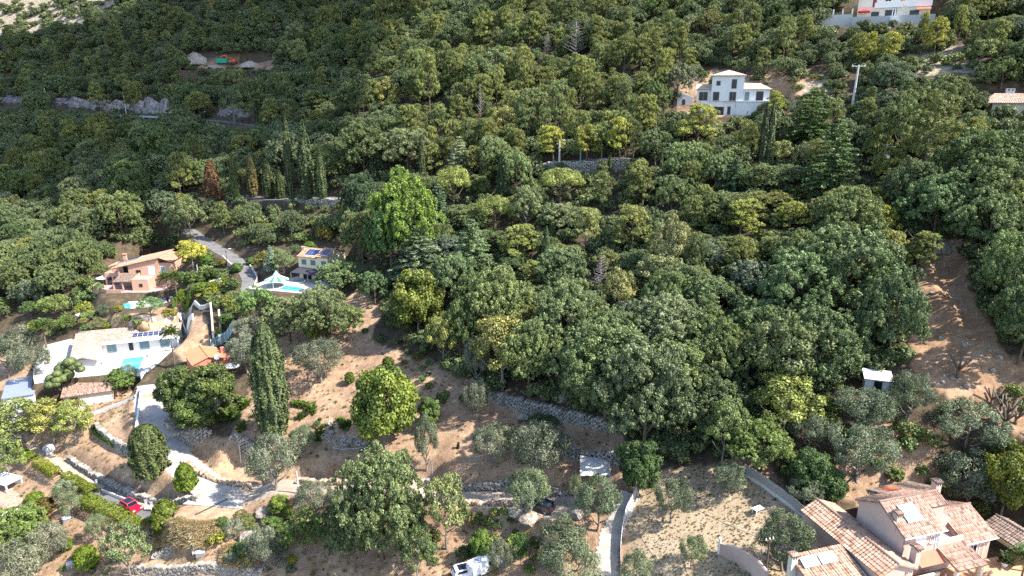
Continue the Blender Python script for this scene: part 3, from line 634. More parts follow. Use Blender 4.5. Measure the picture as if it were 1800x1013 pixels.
# ---- the white pool villa
def pool_villa():
    r = thing("pool_villa", "long white villa with sand tile roof and strip of solar panels beside a pool", "house", (-91.51, 143.04, Z_POOL), R_(18.3))
    b = MB(); b.prism([(-0.2, 0.35), (15.6, 0.35), (15.6, 8.2), (15.55, 8.2), (-0.2, 8.2)], -2, 2.75)
    wing = [(-6.3, 7.6), (-0.22, 7.6), (-0.22, 0.36), (1.3, -11.0), (-3.4, -10.1)]; b.prism(wing[::-1], -2, 2.75)
    b.prism([(-3.35, -10.12), (1.25, -11.0), (1.2, -10.8), (-1.0, -10.35), (-3.3, -9.9)], 2.76, lambda p: 2.9 if abs(p[0] + 1.0) > 0.5 else 3.6); b.build("wall", W_WHITE, r)
    MB().box(-0.1, 15.9, -0.75, 0.3, 2.5, 3.0).build("fascia", M_WHITE, r); MB().box(15.62, 15.95, -2.6, 0.3, -1, 2.9).build("end_wall", W_WHITE, r)
    rf = MB(); roof_face(rf, (0.0, 0.0, 3.03), (15.9, 0.0, 3.03), (15.9, 4.7, 4.35), (-2.9, 4.7, 4.35), 0.4); roof_face(rf, (15.9, 8.6, 3.1), (-6.7, 8.6, 3.1), (-2.9, 4.7, 4.35), (15.9, 4.7, 4.35), 0.4)
    roof_face(rf, (-6.9, 7.9, 3.0), (-3.75, -10.6, 2.85), (-1.0, -11.1, 3.65), (-2.9, 4.72, 4.36), 0.4); roof_face(rf, (1.7, -11.6, 2.85), (0.1, -0.02, 3.03), (-2.9, 4.69, 4.33), (-1.0, -11.2, 3.65), 0.4); rf.build("roof", T_SAND, r)
    W0, W1 = (-0.2, 0.35), (15.6, 0.35)
    opening(r, W0, W1, 0.9, 0.05, 1.9, 2.1, "door", G_TEAL, M_GREY); opening(r, W0, W1, 5.2, 0.05, 1.1, 2.2, "door", G_DARK, M_WHITE, 0); opening(r, W0, W1, 7.5, 0.05, 2.0, 2.1, "door", G_TEAL, M_GREY); opening(r, W0, W1, 11.7, 0.05, 1.9, 2.1, "door", G_TEAL, M_GREY)
    panel_array(r, (6.0, 0.35, 3.15), (14.6, 0.35, 3.15), (6.0, 1.95, 3.6), 8, 2)
    MB().box(1.2, 1.8, 3.6, 4.0, 4.0, 4.5).build("vent", M_WHITE, r); MB().box(3.2, 4.6, -0.7, -0.55, 2.3, 2.42).build("awning_case", M_GREY, r)
    MB().prism(TERR, -0.6, 0.04).build("terrace", M_PAVE, r)
    f = MB(); pts = [(-14, 11), (-12.6, 1.5), (-11.2, -8), (-9.6, -13.6)]; poly_wall(f, pts, 1.15, 0.02, 0.04); f.build("glass_balustrade", mat_glass("pale_glass", (0.33, 0.4, 0.4)), r)
    MB().box(-5.6, -5.2, -2, 3, 0, 1.1).build("low_wall", W_WHITE, r)
    return r
pv = pool_villa(); L_ = local(pv)
t = thing("swimming_pool", "turquoise pool set in the white villa terrace", "swimming pool", L_(0, 0, 0), R_(18.3))
PO = [(4.55, -4.3), (8.95, -4.0), (9.35, -13.6), (5.3, -13.1)]; MB().prism(PO, -1.2, 0.075).build("water", WATER, t)
b = MB(); poly_wall(b, PO, 0.11, -0.5, 0.4, True); b.build("coping", M_PAVE, t)
def lounger(name, loc, rz, label, mat=M_WHITE, group=None):
    t = thing(name, label, "sun lounger", loc, rz, group); MB().box(-0.32, 0.32, -0.95, 0.45, 0.25, 0.34).build("seat", mat, t)
    MB().box(-0.32, 0.32, 0, 0.7, -0.04, 0.04, Matrix.Translation((0, 0.45, 0.3)) @ Matrix.Rotation(R_(35), 4, 'X')).build("backrest", mat, t)
    for x, y in ((-.28, -.85), (.28, -.85), (-.28, .4), (.28, .4)): MB().box(x - .03, x + .03, y - .03, y + .03, 0, 0.25).build("leg", M_GREY, t)
for i, (x, y, rz, lb) in enumerate(((0.6, -5.6, 1.2, "white lounger on the terrace beside the white wing"), (1.6, -6.4, 1.2, "second white lounger on the terrace closer to the pool"), (9.9, -4.4, 0.3, "white lounger at the far corner of the pool"), (12.2, -2.2, 1.9, "pale lounger in front of the last glass door"), (13.6, -1.9, 1.9, "pale lounger under the fan palm of the villa"))):
    lounger("sun_lounger", L_(x, y, 0.05), R_(18) + rz, lb, group="sun loungers on the white terrace")
t = thing("curved_white_wall", "white wall with a round opening stepping down past the pool", "wall", L_(0, 0), R_(18.3)); b = MB()
pts = [(9.9, -15.6), (12.2, -13.2), (14.6, -11.0), (17.0, -9.6)]; poly_wall(b, pts, [0.5, 1.2, 1.5, 1.9], -3.2, 0.3); b.build("panel", W_WHITE, t)
c_ = Vector((13.2, -12.45, 0.05)); d_ = Vector((2.4, 2.2, 0)).normalized(); n_v = Vector((d_.y, -d_.x, 0)); b = MB(); ring = [c_ + n_v * 0.17 + d_ * 0.62 * math.cos(k * .3927) + Vector((0, 0, 0.62 * math.sin(k * .3927))) for k in range(16)]; b.add(ring, [tuple(range(16))]); b.build("round_opening", M_DARK, t)
def garage():
    r = thing("tiled_garage", "low garage with pink tile roof and brown wooden door under the villa terrace", "garage", (-89.85, 124.64, Z_SHED), R_(22.1))
    MB().prism([(0.3, 0.3), (8.8, 0.3), (8.8, 5.2), (0.3, 5.2)], -1.5, lambda p: 2.35 + p[1] * 0.22).build("wall", W_CREAM, r)
    rf = MB(); roof_face(rf, (-0.1, -0.2, 2.4), (9.2, -0.2, 2.4), (9.2, 5.6, 3.7), (-0.1, 5.6, 3.7), 0.3); rf.build("roof", T_PINK, r)
    opening(r, (0.3, 0.3), (8.8, 0.3), 1.0, 0.0, 1.5, 1.9, "door", M_WOOD, M_WOOD, 3)
garage()
def px_block(name, label, cat, corners, z, depth_z, wall, roof, ov=0.25, tilt=0.0, tag_roof="roof", th=0.18):
    """flat or slightly tilted roof over walls, given by the corners seen at height z"""
    W = [hp(px, py, z) for px, py in corners]; c = sum(W, Vector()) / len(W); r = thing(name, label, cat, (c.x, c.y, z - depth_z))
    poly = [(w.x - c.x, w.y - c.y) for w in W]; inn = [(x * 0.95, y * 0.95) for x, y in poly]; MB().prism(inn, -2, depth_z - 0.02).build("wall", wall, r)
    MB().prism(poly, depth_z, depth_z + th).build(tag_roof, roof, r); return r, poly
px_block("flat_roof_building", "low building with blue grey metal roof at the frame edge below the glass fence", "outbuilding", [(2, 703), (60, 694), (72, 659), (12, 670)], Z_SHED + 3.0, 3.2, W_WHITE, mat_plain("blue_grey_roof", (0.2, 0.23, 0.29), 0.6, 0.08, 0.5))
# ---- the orange house
P0 = hp(211, 503.5, Z_ORANGE)
def orange_house():
    r = thing("orange_house", "peach orange house with sloping terracotta roof, loggia and tiled porch", "house", P0, R_(4)); w = MB(); sl = lambda p: 4.95 + (p[0] + 1) * 0.215
    w.prism([(2.7, 0), (10.4, 0), (10.4, 9.5), (2.7, 9.5)], -1, sl); w.prism([(0, 0), (0.45, 0), (0.45, 0.45), (0, 0.45)], -1, sl); w.prism([(0, 1.9), (2.69, 1.9), (2.69, 9.5), (0, 9.5)], -1, sl); w.box(0.451, 2.69, 0.02, 1.89, -1, 2.9)
    w.box(0.46, 2.68, 0.05, 0.2, 2.91, 3.5); w.prism([(-4, 5), (-0.01, 5), (-0.01, 9.4), (-4, 9.4)], -1, lambda p: 4.2 + (p[0] + 4) * 0.215); w.build("wall", W_PEACH, r)
    rf = MB(); roof_face(rf, (-1.2, 4.6, 4.92), (-1.2, -0.5, 4.92), (10.8, -0.5, 7.55), (10.8, 4.6, 7.55), 0.3); roof_face(rf, (-4.6, 9.9, 4.2), (-4.6, 4.62, 4.2), (10.8, 4.62, 7.57), (10.8, 9.9, 7.57), 0.3); roof_face(rf, (14, -0.2, 6.3), (14, 8, 6.3), (10.82, 8, 7.5), (10.82, -0.2, 7.5), 0.3); rf.build("roof", T_ORANGE, r)
    MB().box(10.41, 13.6, 0.3, 7.5, -1, 6.0).build("side_wing", W_PEACH, r)
    panel_array(r, (-2.6, 8.6, 4.75), (-2.6, 5.4, 4.75), (3.0, 8.6, 5.97), 1, 6, G_SOLAR, M_WHITE, 0.18); chimney(r, -2.2, 9.4, 4.2, 6.4, 0.8, 0.7, W_PEACH, True, T_ORANGE, False)
    opening(r, (0, 0), (10.4, 0), 4.6, 3.1, 1.2, 1.2, "window", G_DARK, M_WOOD); opening(r, (0, 0), (10.4, 0), 7.7, 3.0, 1.6, 2.2, "door", M_WHITE, M_WHITE); opening(r, (10.41, .3), (13.6, .3), 0.3, 3.0, 1.2, 2.1, "door", G_TEAL, M_WHITE)
    opening(r, (0.46, 1.9), (2.69, 1.9), 0.1, 3.0, 2.0, 1.8, "door", G_DARK, M_WOOD)
    MB().box(5.4, 9.4, -4.8, -0.01, -1, 2.75).build("annex", W_PEACH, r); b = MB(); poly_wall(b, [(5.5, -0.1), (5.5, -4.7), (9.3, -4.7)], [3.6, 3.0, 3.0], 2.76, 0.2); b.build("parapet", W_PEACH, r); MB().box(5.62, 9.3, -4.58, -0.02, 2.77, 2.8).build("roof_terrace", M_PINKP, r)
    opening(r, (5.4, -4.8), (9.4, -4.8), 1.7, 1.0, 0.9, 0.9, "window", G_DARK, M_WOOD)
    rf = MB(); roof_face(rf, (0.6, -4.9, 2.45), (5.38, -4.9, 2.45), (5.38, -0.02, 3.4), (0.6, -0.02, 3.4), 0.3); rf.build("porch_roof", T_OLD, r)
    for x in (0.8, 3.0): MB().box(x - .15, x + .15, -4.7, -4.4, -0.5, 2.4).build("pillar", W_PEACH, r)
    MB().box(-4, -0.02, 1.2, 4.98, 2.3, 2.6).build("balcony", M_PINKP, r); b = MB(); poly_wall(b, [(-4, 4.9), (-4, 1.3), (-0.1, 1.3)], 3.3, 2.61, 0.18); b.build("parapet", W_PEACH, r)
    for x, y in ((-3.85, 1.4), (-2.1, 1.4), (-0.35, 1.4), (-3.85, 4.7)): MB().box(x - .2, x + .2, y - .2, y + .2, -1, 2.3).build("pillar", W_PEACH, r)
    MB().prism([(-6, -2), (0, -6), (10, -6.5), (13, -4), (13, 0), (-5, 9)], -1.5, 0.05).build("terrace", M_PINKP, r)
    b = MB(); poly_wall(b, [(-6.2, 3), (-5.5, -2.2), (-0.3, -6.2), (3.5, -6.6)], 0.9, -2, 0.25); b.build("terrace_wall", W_PEACH, r)
    b = MB(); poly_wall(b, [(13.8, 0), (16.8, 0.5), (18.6, 3), (18.4, 6.5)], [2.6, 2.9, 3.4, 3.6], -1, 0.3); b.build("curved_wall", W_PEACH, r)
    rf = MB(); roof_face(rf, (14.2, 1.2, 3.6), (17.4, 1.6, 3.6), (17.0, 6, 4.3), (13.8, 6, 4.3), 0.3); rf.build("pergola_roof", T_OLD, r); return r
oh = orange_house(); LO = local(oh)
# tarp-covered pool, stairs and round terrace below the orange house
t = thing("tarp_pool", "pool under a bright white cover below the orange house", "swimming pool", (0, 0, 0)); z = Z_TARP
cr = [hp(px, py, z + 0.12) for px, py in ((222, 527), (286, 519), (294, 531), (252, 541), (228, 542))]; b = MB(); b.prism([(p.x, p.y) for p in cr], z - 1, z + 0.06); b.build("pool_basin", M_PAVE, t)
cr = [hp(px, py, z + 0.2) for px, py in ((224, 528), (253, 524), (258, 536), (232, 541))]; b = MB(); b.prism([(p.x, p.y) for p in cr], z + 0.08, z + 0.2); b.build("cover", M_WHITE, t)
cr = [hp(px, py, z + 0.12) for px, py in ((216, 534), (226, 533), (231, 541), (219, 542))]; b = MB(); b.prism([(p.x, p.y) for p in cr], z, z + 0.1); b.build("water", WATER, t)
b = MB(); cr = [hp(px, py, z + 0.3) for px, py in ((277, 520), (288, 518), (293, 529), (280, 531))]; t2 = thing("folded_cover", "dark blue folded cover lying on the corner of the white pool cover", "cover", (0, 0, 0)); b.prism([(p.x, p.y) for p in cr], z + 0.1, z + 0.35); b.build("cloth", mat_plain("blue_cloth", (0.12, 0.16, 0.26), 0.85, 0.25, 3), t2)
lounger("sun_lounger", hp(244, 520, Z_TARP) , 0.6, "red lounger mattress beside the white covered pool", M_RED)
def parasol(name, loc, rad, h, mat, label, group=None, segs=8):
    t = thing(name, label, "parasol", loc, 0.3, group); MB().tube([(0, 0, 0), (0, 0, h)], 0.04, 6).build("pole", M_WHITE, t); MB().lathe([(0.3, 0), (0.3, 0.08), (0.05, 0.12)], 10).build("base", M_GREY, t)
    b = MB(); vs = [(0, 0, h + 0.05)] + [(rad * math.cos(k * 2 * math.pi / segs), rad * math.sin(k * 2 * math.pi / segs), h - rad * 0.3) for k in range(segs)] + [(0.97 * rad * math.cos(k * 2 * math.pi / segs), 0.97 * rad * math.sin(k * 2 * math.pi / segs), h - rad * 0.3 - 0.18) for k in range(segs)]
    b.add(vs, [(0, 1 + k, 1 + (k + 1) % segs) for k in range(segs)] + [(1 + k, 1 + segs + k, 1 + segs + (k + 1) % segs, 1 + (k + 1) % segs) for k in range(segs)]); b.build("canopy", mat, t); return t
parasol("parasol", LO(-5.2, 2.2, 0), 1.6, 2.3, M_TERRAIN_CREAM, "cream parasol at the outer corner of the orange house terrace")
t = thing("garden_stairs", "narrow pale stone stairs climbing beside the orange house palms", "stairs", (0, 0, 0)); a_, c_ = ground(304, 528)[0], ground(303, 490)[0]; b = MB(); n_s = 16
for k in range(n_s):
    p = a_.lerp(c_, k / n_s); q = a_.lerp(c_, (k + 1) / n_s); d = (q - p); d.z = 0; s_ = Vector((-d.y, d.x, 0)).normalized() * 0.9; b.prism([(v.x, v.y) for v in (p - s_, p + s_, q + s_, q - s_)], p.z - 1.0, q.z + 0.12 + 0.003 * k)
b.build("steps", M_PAVE, t)
p = O_ROUND.copy(); t = thing("round_terrace", "round pale paved terrace with a dark table below the dark pine", "terrace", p); MB().lathe([(4.6, -0.6), (4.6, 0.12), (4.4, 0.16)], 28).build("paving", M_PAVE, t)
t = thing("garden_table", "dark table standing on the round pale terrace", "table", p + Vector((0, 0, 0.16)), 0.4); MB().box(-1, 1, -.5, .5, .68, .75).build("tabletop", M_DARK, t)
for x, y in ((-.9, -.4), (.9, -.4), (-.9, .4), (.9, .4)): MB().box(x - .04, x + .04, y - .04, y + .04, 0, .68).build("leg", M_DARK, t)
# ---- the yellow house
def yellow_house():
    r = thing("yellow_house", "yellow house with orange tile roof, blue shutters and black awning", "house", (-49.53, 153.43, Z_YELLOW), R_(-20.5))
    w = MB(); g_ = lambda p: 5.35 + min(p[1], 7.2 - p[1]) * 0.34; w.prism([(0.1, 0.1), (5, 0.1), (5, 3.6), (5, 7.1), (0.1, 7.1), (0.1, 3.6)], -2, g_); w.prism([(5.01, 0.1), (8.1, 0.1), (8.1, 3.6), (8.1, 7.1), (5.01, 7.1), (5.01, 3.6)], -2, lambda p: g_(p) + 0.3); w.build("wall", W_YELLOW, r)
    rf = MB(); gable(rf, 0, 4.98, 0.1, 7.1, 5.4, 6.6, 0.3, 'x', None, 0.25); gable(rf, 5.3, 8.0, 0.1, 7.1, 5.7, 6.9, 0.3, 'x', None, 0.25); rf.build("roof", T_ORANGE, r)
    panel_array(r, (1.5, 0.5, 5.55), (4.6, 0.5, 5.55), (1.5, 3.1, 6.45), 4, 1); panel_array(r, (5.8, 0.5, 5.85), (7.6, 0.5, 5.85), (5.8, 3.1, 6.75), 2, 1); chimney(r, -0.1, 2.6, 4.5, 6.9, 0.7, 0.6, W_YELLOW, True, T_ORANGE, False)
    for x in (0.9, 3.4, 6.3): opening(r, (0.1, 0.1), (8.1, 0.1), x, 3.5, 1.25, 1.2, "window", M_SHUT, M_SHUT, 1)
    a = MB(); roof_face(a, (0.1, -3.1, 2.25), (4.7, -3.1, 2.25), (4.7, 0.05, 2.75), (0.1, 0.05, 2.75), 0, 0.06); roof_face(a, (4.85, -3.3, 2.15), (8.6, -3.3, 2.15), (8.6, 0.05, 2.75), (4.85, 0.05, 2.75), 0, 0.06); a.build("awning", M_BLACK, r)
    for x in (0.2, 4.75, 8.5): MB().box(x - .06, x + .06, -3.1, -2.98, -0.5, 2.2).build("post", M_GREY, r)
    opening(r, (0.1, 0.1), (8.1, 0.1), 1.0, 0.05, 2.4, 2.1, "door", G_DARK, M_GREY); opening(r, (0.1, 0.1), (8.1, 0.1), 5.2, 0.05, 2.4, 2.1, "door", G_DARK, M_GREY)
    MB().prism([(-6, -11), (12, -10), (12, 0), (-6, 3)], -2, 0.05).build("terrace", M_PAVE, r); return r
yh = yellow_house(); LY = local(yh)
t = thing("small_pool", "bright turquoise pool in front of the yellow house", "swimming pool", LY(0, 0), R_(-20.5)); MB().box(1.2, 6.5, -9.6, -6.4, -1, 0.1).build("water", WATER, t); b = MB(); poly_wall(b, [(1.2, -9.6), (6.5, -9.6), (6.5, -6.4), (1.2, -6.4)], 0.14, -0.5, 0.4, True); b.build("coping", M_PAVE, t)
parasol("parasol", LY(11.2, -5.6, 0), 1.9, 2.4, M_WHITE, "white parasol beside the black awning of the yellow house")
t = thing("striped_tent", "pointed tent with green and white stripes beside the small pool", "tent", LY(-0.3, -7.4, 0)); b = MB(); b2 = MB(); n = 16
for k in range(n):
    a0, a1 = k * 2 * math.pi / n, (k + 1) * 2 * math.pi / n; (b if k % 2 else b2).add([(2.6 * math.cos(a0), 2.6 * math.sin(a0), 1.6), (2.6 * math.cos(a1), 2.6 * math.sin(a1), 1.6), (0.9 * math.cos(a1), 0.9 * math.sin(a1), 2.5), (0.9 * math.cos(a0), 0.9 * math.sin(a0), 2.5), (0, 0, 3.7)], [(0, 1, 2, 3), (3, 2, 4)])
b.build("green_stripe", mat_plain("green_cloth", (0.04, 0.2, 0.12), 0.85), t); b2.build("white_stripe", M_WHITE, t)
for k in range(4): MB().tube([(2.5 * math.cos(k * 1.571), 2.5 * math.sin(k * 1.571), 0), (2.5 * math.cos(k * 1.571), 2.5 * math.sin(k * 1.571), 1.6)], 0.04, 6).build("pole", M_WHITE, t)
# ---- the coral house
def coral_house():
    r = thing("coral_house", "small coral red house with orange ribbed roof behind the dark walnuts", "house", (-60.98, 123.51, Z_CORAL), R_(36))
    w = MB(); w.prism([(-0.9, 0), (1.9, 0), (4.7, 0), (4.7, 7), (1.9, 7), (-0.9, 7)], -2, lambda p: 2.8 + (0.95 if abs(p[0] - 1.9) < .1 else 0)); w.box(4.71, 6.2, 0.6, 5, -2, 2.3); w.build("wall", W_CORAL, r)
    rf = MB(); gable(rf, -0.9, 4.7, 0, 7, 2.85, 3.8, 0, 'y', 1.9, 0.35)
    for k in range(12):
        y = -0.3 + k * 0.62
        rf.tube([(-1.25, y, 2.78), (1.9, y, 3.86)], 0.045, 4); rf.tube([(5.05, y, 2.78), (1.9, y, 3.86)], 0.045, 4)
    rf.build("roof", mat_plain("orange_sheet", (0.47, 0.235, 0.13), 0.7, 0.1, 0.8), r)
    opening(r, (-0.9, 0), (4.7, 0), 0.6, 0.7, 0.9, 1.3, "window", G_TEAL, M_WHITE); opening(r, (-0.9, 0), (4.7, 0), 3.0, 0.3, 1.3, 1.7, "window", G_DARK, M_WHITE); chimney(r, 5.3, 3.2, 2.0, 3.9, 0.7, 0.6, W_CORAL, False)
    d = MB(); d.lathe([(0.02, 0), (0.35, 0.05), (0.55, 0.16), (0.56, 0.18), (0.3, 0.1), (0.02, 0.06)], 16); do = d.build("satellite_dish", M_WHITE, r); do.location = (3.3, -0.5, 3.4); do.rotation_euler = (R_(70), 0, R_(20)); return r
ch = coral_house(); LC = local(ch); parasol("parasol", LC(5.6, -2.4, 0), 1.5, 2.2, M_WHITE, "white parasol on the sunny side of the coral house")
# ---- the white tower villa high on the slope
def white_villa():
    r = thing("white_villa", "modern white villa with square hip roofed tower and dark windows", "house", O_WHITE, R_(-17)); w = MB()
    w.box(-8.4, -0.6, 0.6, 9, 3.3, 6.1); w.box(-5.0, 2.4, 0.0, 7, 3.3, 9.3); w.box(2.41, 8.4, 0.7, 9, 3.3, 6.1); w.box(-7.2, 0.9, 0.5, 9, -1, 3.28); w.box(-5.2, -2.0, 0.35, 0.49, 2.0, 3.28)
    w.prism([(0.91, 0.2), (8.6, -0.4), (8.6, 8.5), (0.91, 8.5)], -1.5, 3.3); w.build("wall", W_WHITE, r)
    rf = MB(); ov = 0.5; x0, x1, y0, y1 = -5.0 - ov, 2.4 + ov, -ov, 7 + ov; ap = (-1.3, 3.5, 10.6); c = [(x0, y0, 9.3), (x1, y0, 9.3), (x1, y1, 9.3), (x0, y1, 9.3)]
    for i in range(4): roof_face(rf, c[i], c[(i + 1) % 4], ap, ap, 0)
    rf.build("tower_roof", T_SAND, r)
    rf = MB(); roof_face(rf, (-8.8, 0.1, 6.1), (-0.6, 0.1, 6.1), (-0.6, 4.5, 7.3), (-8.8, 4.5, 7.3), 0); roof_face(rf, (2.42, 0.3, 6.1), (8.9, 0.3, 6.1), (6.2, 4.5, 7.5), (2.42, 4.5, 7.5), 0); roof_face(rf, (8.9, 0.3, 6.1), (8.9, 9, 6.1), (6.2, 7, 7.5), (6.2, 4.5, 7.5), 0); rf.build("roof", T_SAND, r)
    A, B = (-8.4, 0.6), (-0.6, 0.6); opening(r, A, B, 0.5, 3.4, 2.1, 2.1, "window", G_DARK, M_GREY); opening(r, A, B, 4.0, 3.4, 1.0, 2.1, "window", G_DARK, M_GREY, 0)
    A, B = (-5.0, 0), (2.4, 0); opening(r, A, B, 1.0, 6.9, 1.0, 1.15, "window", G_DARK, M_GREY, 0); opening(r, A, B, 4.5, 6.2, 1.25, 2.2, "window", G_DARK, M_GREY, 0); opening(r, A, B, 4.2, 3.4, 1.6, 2.1, "window", G_DARK, M_GREY); opening(r, A, B, 0.4, 3.4, 1.5, 2.1, "window", G_DARK, M_GREY, 0)
    A, B = (2.41, 0.7), (8.4, 0.7); opening(r, A, B, 0.3, 3.4, 1.1, 2.1, "door", G_TEAL, M_GREY, 0); opening(r, A, B, 2.9, 3.4, 1.7, 2.2, "window", G_DARK, M_GREY, 0)
    A, B = (-7.2, 0.5), (0.9, 0.5); opening(r, A, B, 1.8, 0.1, 3.6, 1.85, "door", G_DARK, M_DARK, 2); opening(r, A, B, 6.2, 0.1, 0.8, 2.0, "door", G_DARK, M_GREY, 0); opening(r, (0.91, 0.2), (8.6, -0.4), 2.6, 0.4, 0.4, 0.7, "window", M_RED, M_WHITE, 0)
    b = MB(); poly_wall(b, [(0.95, 0.0), (8.6, -0.5)], 3.45, 3.2, 0.25); b.build("parapet", M_WHITE, r); return r
white_villa()
def small_white():
    p, D = ground(1200, 186); r = thing("white_annex", "small white stepped building beside the orange cut bank", "outbuilding", p, R_(-15)); MB().prism([(-1.5, 0), (2.5, 0), (2.5, 4), (-1.5, 4)], -1, lambda q: 2.2 + (q[0] < 0) * 1.3).build("wall", W_WHITE, r); MB().box(-0.2, 0.6, -0.03, 0.02, 0.2, 1.6).build("door", G_DARK, r)
small_white()
# ---- the villa at the top edge
def top_villa():
    r = thing("top_villa", "grey and white terraced villa with arched door, red and orange sunshades", "house", O_TOP, R_(-25)); w = MB()
    w.box(-7.6, 7.0, 5.5, 12, 5.2, 11); w.box(-7.6, 9.6, 3.6, 11.9, 1.5, 5.18); w.build("wall", W_CREAM, r)
    s = MB(); s.box(-8.6, 10.6, -0.6, 0.2, -3, 2.5); s.box(-8.6, 10.6, 0.21, 3.58, -3, 1.7); s.build("retaining_wall", mat_stone("block_stone", (0.3, 0.3, 0.3), (0.4, 0.4, 0.4), (0.5, 0.5, 0.5), 2.0), r)
    b = MB(); b.box(-3.6, 3.0, 3.0, 3.2, 4.9, 6.2); b.box(4.0, 9.8, 3.2, 3.4, 4.9, 6.4); b.box(-3.5, 2.9, 3.21, 3.59, 4.9, 5.2); b.build("balcony", M_WHITE, r)
    F0, F1 = (-7.6, 5.5), (7.0, 5.5); opening(r, F0, F1, 3.4, 5.3, 1.1, 2.4, "door", mat_plain("maroon_door", (0.16, 0.05, 0.06)), M_WHITE, 0); opening(r, F0, F1, 6.4, 6.6, 1.5, 1.2, "window", G_DARK, M_WHITE); opening(r, F0, F1, 10.0, 6.6, 1.2, 1.2, "window", G_DARK, M_WHITE)
    G0, G1 = (-7.6, 3.6), (9.6, 3.6); opening(r, G0, G1, 6.6, 2.0, 2.9, 2.4, "door", G_DARK, M_WHITE, 0)
    for x in (0.9, 1.5): MB().lathe([(0.14, 1.7), (0.12, 4.5), (0.2, 4.7)], 10, (x, 3.4)).build("column", M_WHITE, r)
    opening(r, G0, G1, 3.4, 2.0, 1.9, 2.0, "door", G_DARK, M_WOOD, 1); opening(r, G0, G1, 12.5, 2.2, 2.2, 1.8, "window", G_DARK, M_WOOD, 1)
    b = MB(); b.box(0.4, 2.4, -1.4, -0.61, -3, 2.0); b.build("bastion", M_WHITE, r); a = MB(); roof_face(a, (6.3, 0.6, 4.0), (9.6, 0.6, 4.0), (9.6, 3.1, 4.5), (6.3, 3.1, 4.5), 0, 0.06); a.build("awning", M_ORNG, r)
    b = MB(); poly_wall(b, [(-18.5, 3.0), (-8.6, 3.0)], 3.6, -3, 0.3); b.build("garden_wall", W_GREY, r)
    for k in range(5): MB().box(-18.4 + 2.35 * k, -18.05 + 2.35 * k, 2.75, 3.2, 3.6, 5.0).build("gate_pillar", M_WHITE, r)
    return r
tv = top_villa(); LT = local(tv); parasol("parasol", LT(-6.0, 1.9, 1.75), 2.1, 2.9, M_RED, "bright red parasol on the terrace of the top villa", None, 4)
# ---- the tiled villa at the right-hand edge
def east_villa():
    r = thing("east_villa", "cream villa with low pink tile roof and broad chimney half outside the frame", "house", O_EAST, R_(-22)); MB().prism([(-3.2, 0.4), (9, 0.4), (9, 8), (-3.2, 8)], -1.5, 2.65).build("wall", W_CREAM, r)
    rf = MB(); roof_face(rf, (-4.4, -0.4, 2.6), (9.5, -0.4, 2.6), (9.5, 4.6, 4.4), (-2.2, 4.6, 4.4), 0.3); roof_face(rf, (9.5, 8.6, 2.8), (-4.4, 8.6, 2.8), (-2.2, 4.6, 4.4), (9.5, 4.6, 4.4), 0.3); roof_face(rf, (-4.4, 8.6, 2.7), (-4.4, -0.4, 2.6), (-2.2, 4.6, 4.4), (-2.2, 4.6, 4.4), 0.3); rf.build("roof", T_SAND, r)
    chimney(r, 0.4, 5.0, 3.6, 5.4, 1.5, 0.8, W_GREY, False); opening(r, (-3.2, 0.4), (9, 0.4), 1.7, 0.1, 1.8, 2.0, "door", G_DARK, M_GREY); MB().box(-3.5, 9, -2.2, 0.38, -1.5, 0.05).build("terrace", M_PAVE, r)
east_villa()
# ---- roof corner and patio at the lower left
def corner_house():
    p, D = ground(-14, 925); r = thing("corner_house", "house corner with pink tile roof and white patio cut by the frame edge", "house", p, R_(-40)); MB().prism([(-6, 0), (1.6, 0), (1.6, 5.2), (-6, 5.2)], -2, 2.4).build("wall", W_WHITE, r)
    rf = MB(); roof_face(rf, (-6.4, -0.4, 2.45), (2.0, -0.4, 2.45), (2.0, 2.6, 3.3), (-6.4, 2.6, 3.3), 0.26); roof_face(rf, (2.0, 5.6, 2.45), (-6.4, 5.6, 2.45), (-6.4, 2.6, 3.3), (2.0, 2.6, 3.3), 0.26); rf.build("roof", T_PINK, r)
corner_house()
p, D = ground(18, 862); t = thing("white_shelter", "flat white roofed shelter beside the clipped garden ball", "shelter", p, R_(-20)); MB().box(-3.2, 1.6, -1.6, 1.6, 2.1, 2.25).build("roof", M_WHITE, t); MB().box(-3, 1.4, 1.3, 1.5, -0.5, 2.09).build("wall", W_WHITE, t)
for x in (-2.9, 1.4): MB().box(x - .12, x + .12, -1.5, -1.26, -0.5, 2.09).build("pillar", W_WHITE, t)
# ------------------------------------------------------------------ foliage
def leaf_mesh(name, C, N, S, mat, aspect=0.7, tint=None, fold=0.35, seed=1):
    """one small bent leaf tuft (two faces) per centre"""
    g = np.random.default_rng(seed); n = len(C); N = N / (np.linalg.norm(N, axis=1, keepdims=True) + 1e-9)
    a = np.cross(N, g.normal(size=(n, 3))); a /= np.linalg.norm(a, axis=1, keepdims=True) + 1e-9; b = np.cross(N, a)
    S = (S * np.ones(n))[:, None]; w = S * aspect * 0.5; l = S * 0.5 * (1 + 0.3 * g.random((n, 1)))
    v = np.empty((n, 4, 3)); v[:, 0] = C - a * l; v[:, 1] = C + b * w + N * S * fold * 0.3 * g.random((n, 1))
    v[:, 2] = C + a * l - N * S * fold * g.random((n, 1)) * 0.7; v[:, 3] = C - b * w + N * S * fold * 0.3 * g.random((n, 1))
    me = bpy.data.meshes.new(name); me.vertices.add(4 * n); me.vertices.foreach_set("co", v.astype(np.float32).ravel())
    set_quads(me, np.arange(4 * n).reshape(n, 4))
    if tint is not None:
        t = me.attributes.new("tint", 'FLOAT', 'FACE'); t.data.foreach_set("value", tint.astype(np.float32))
    me.materials.append(mat); me.update(calc_edges=True); return me
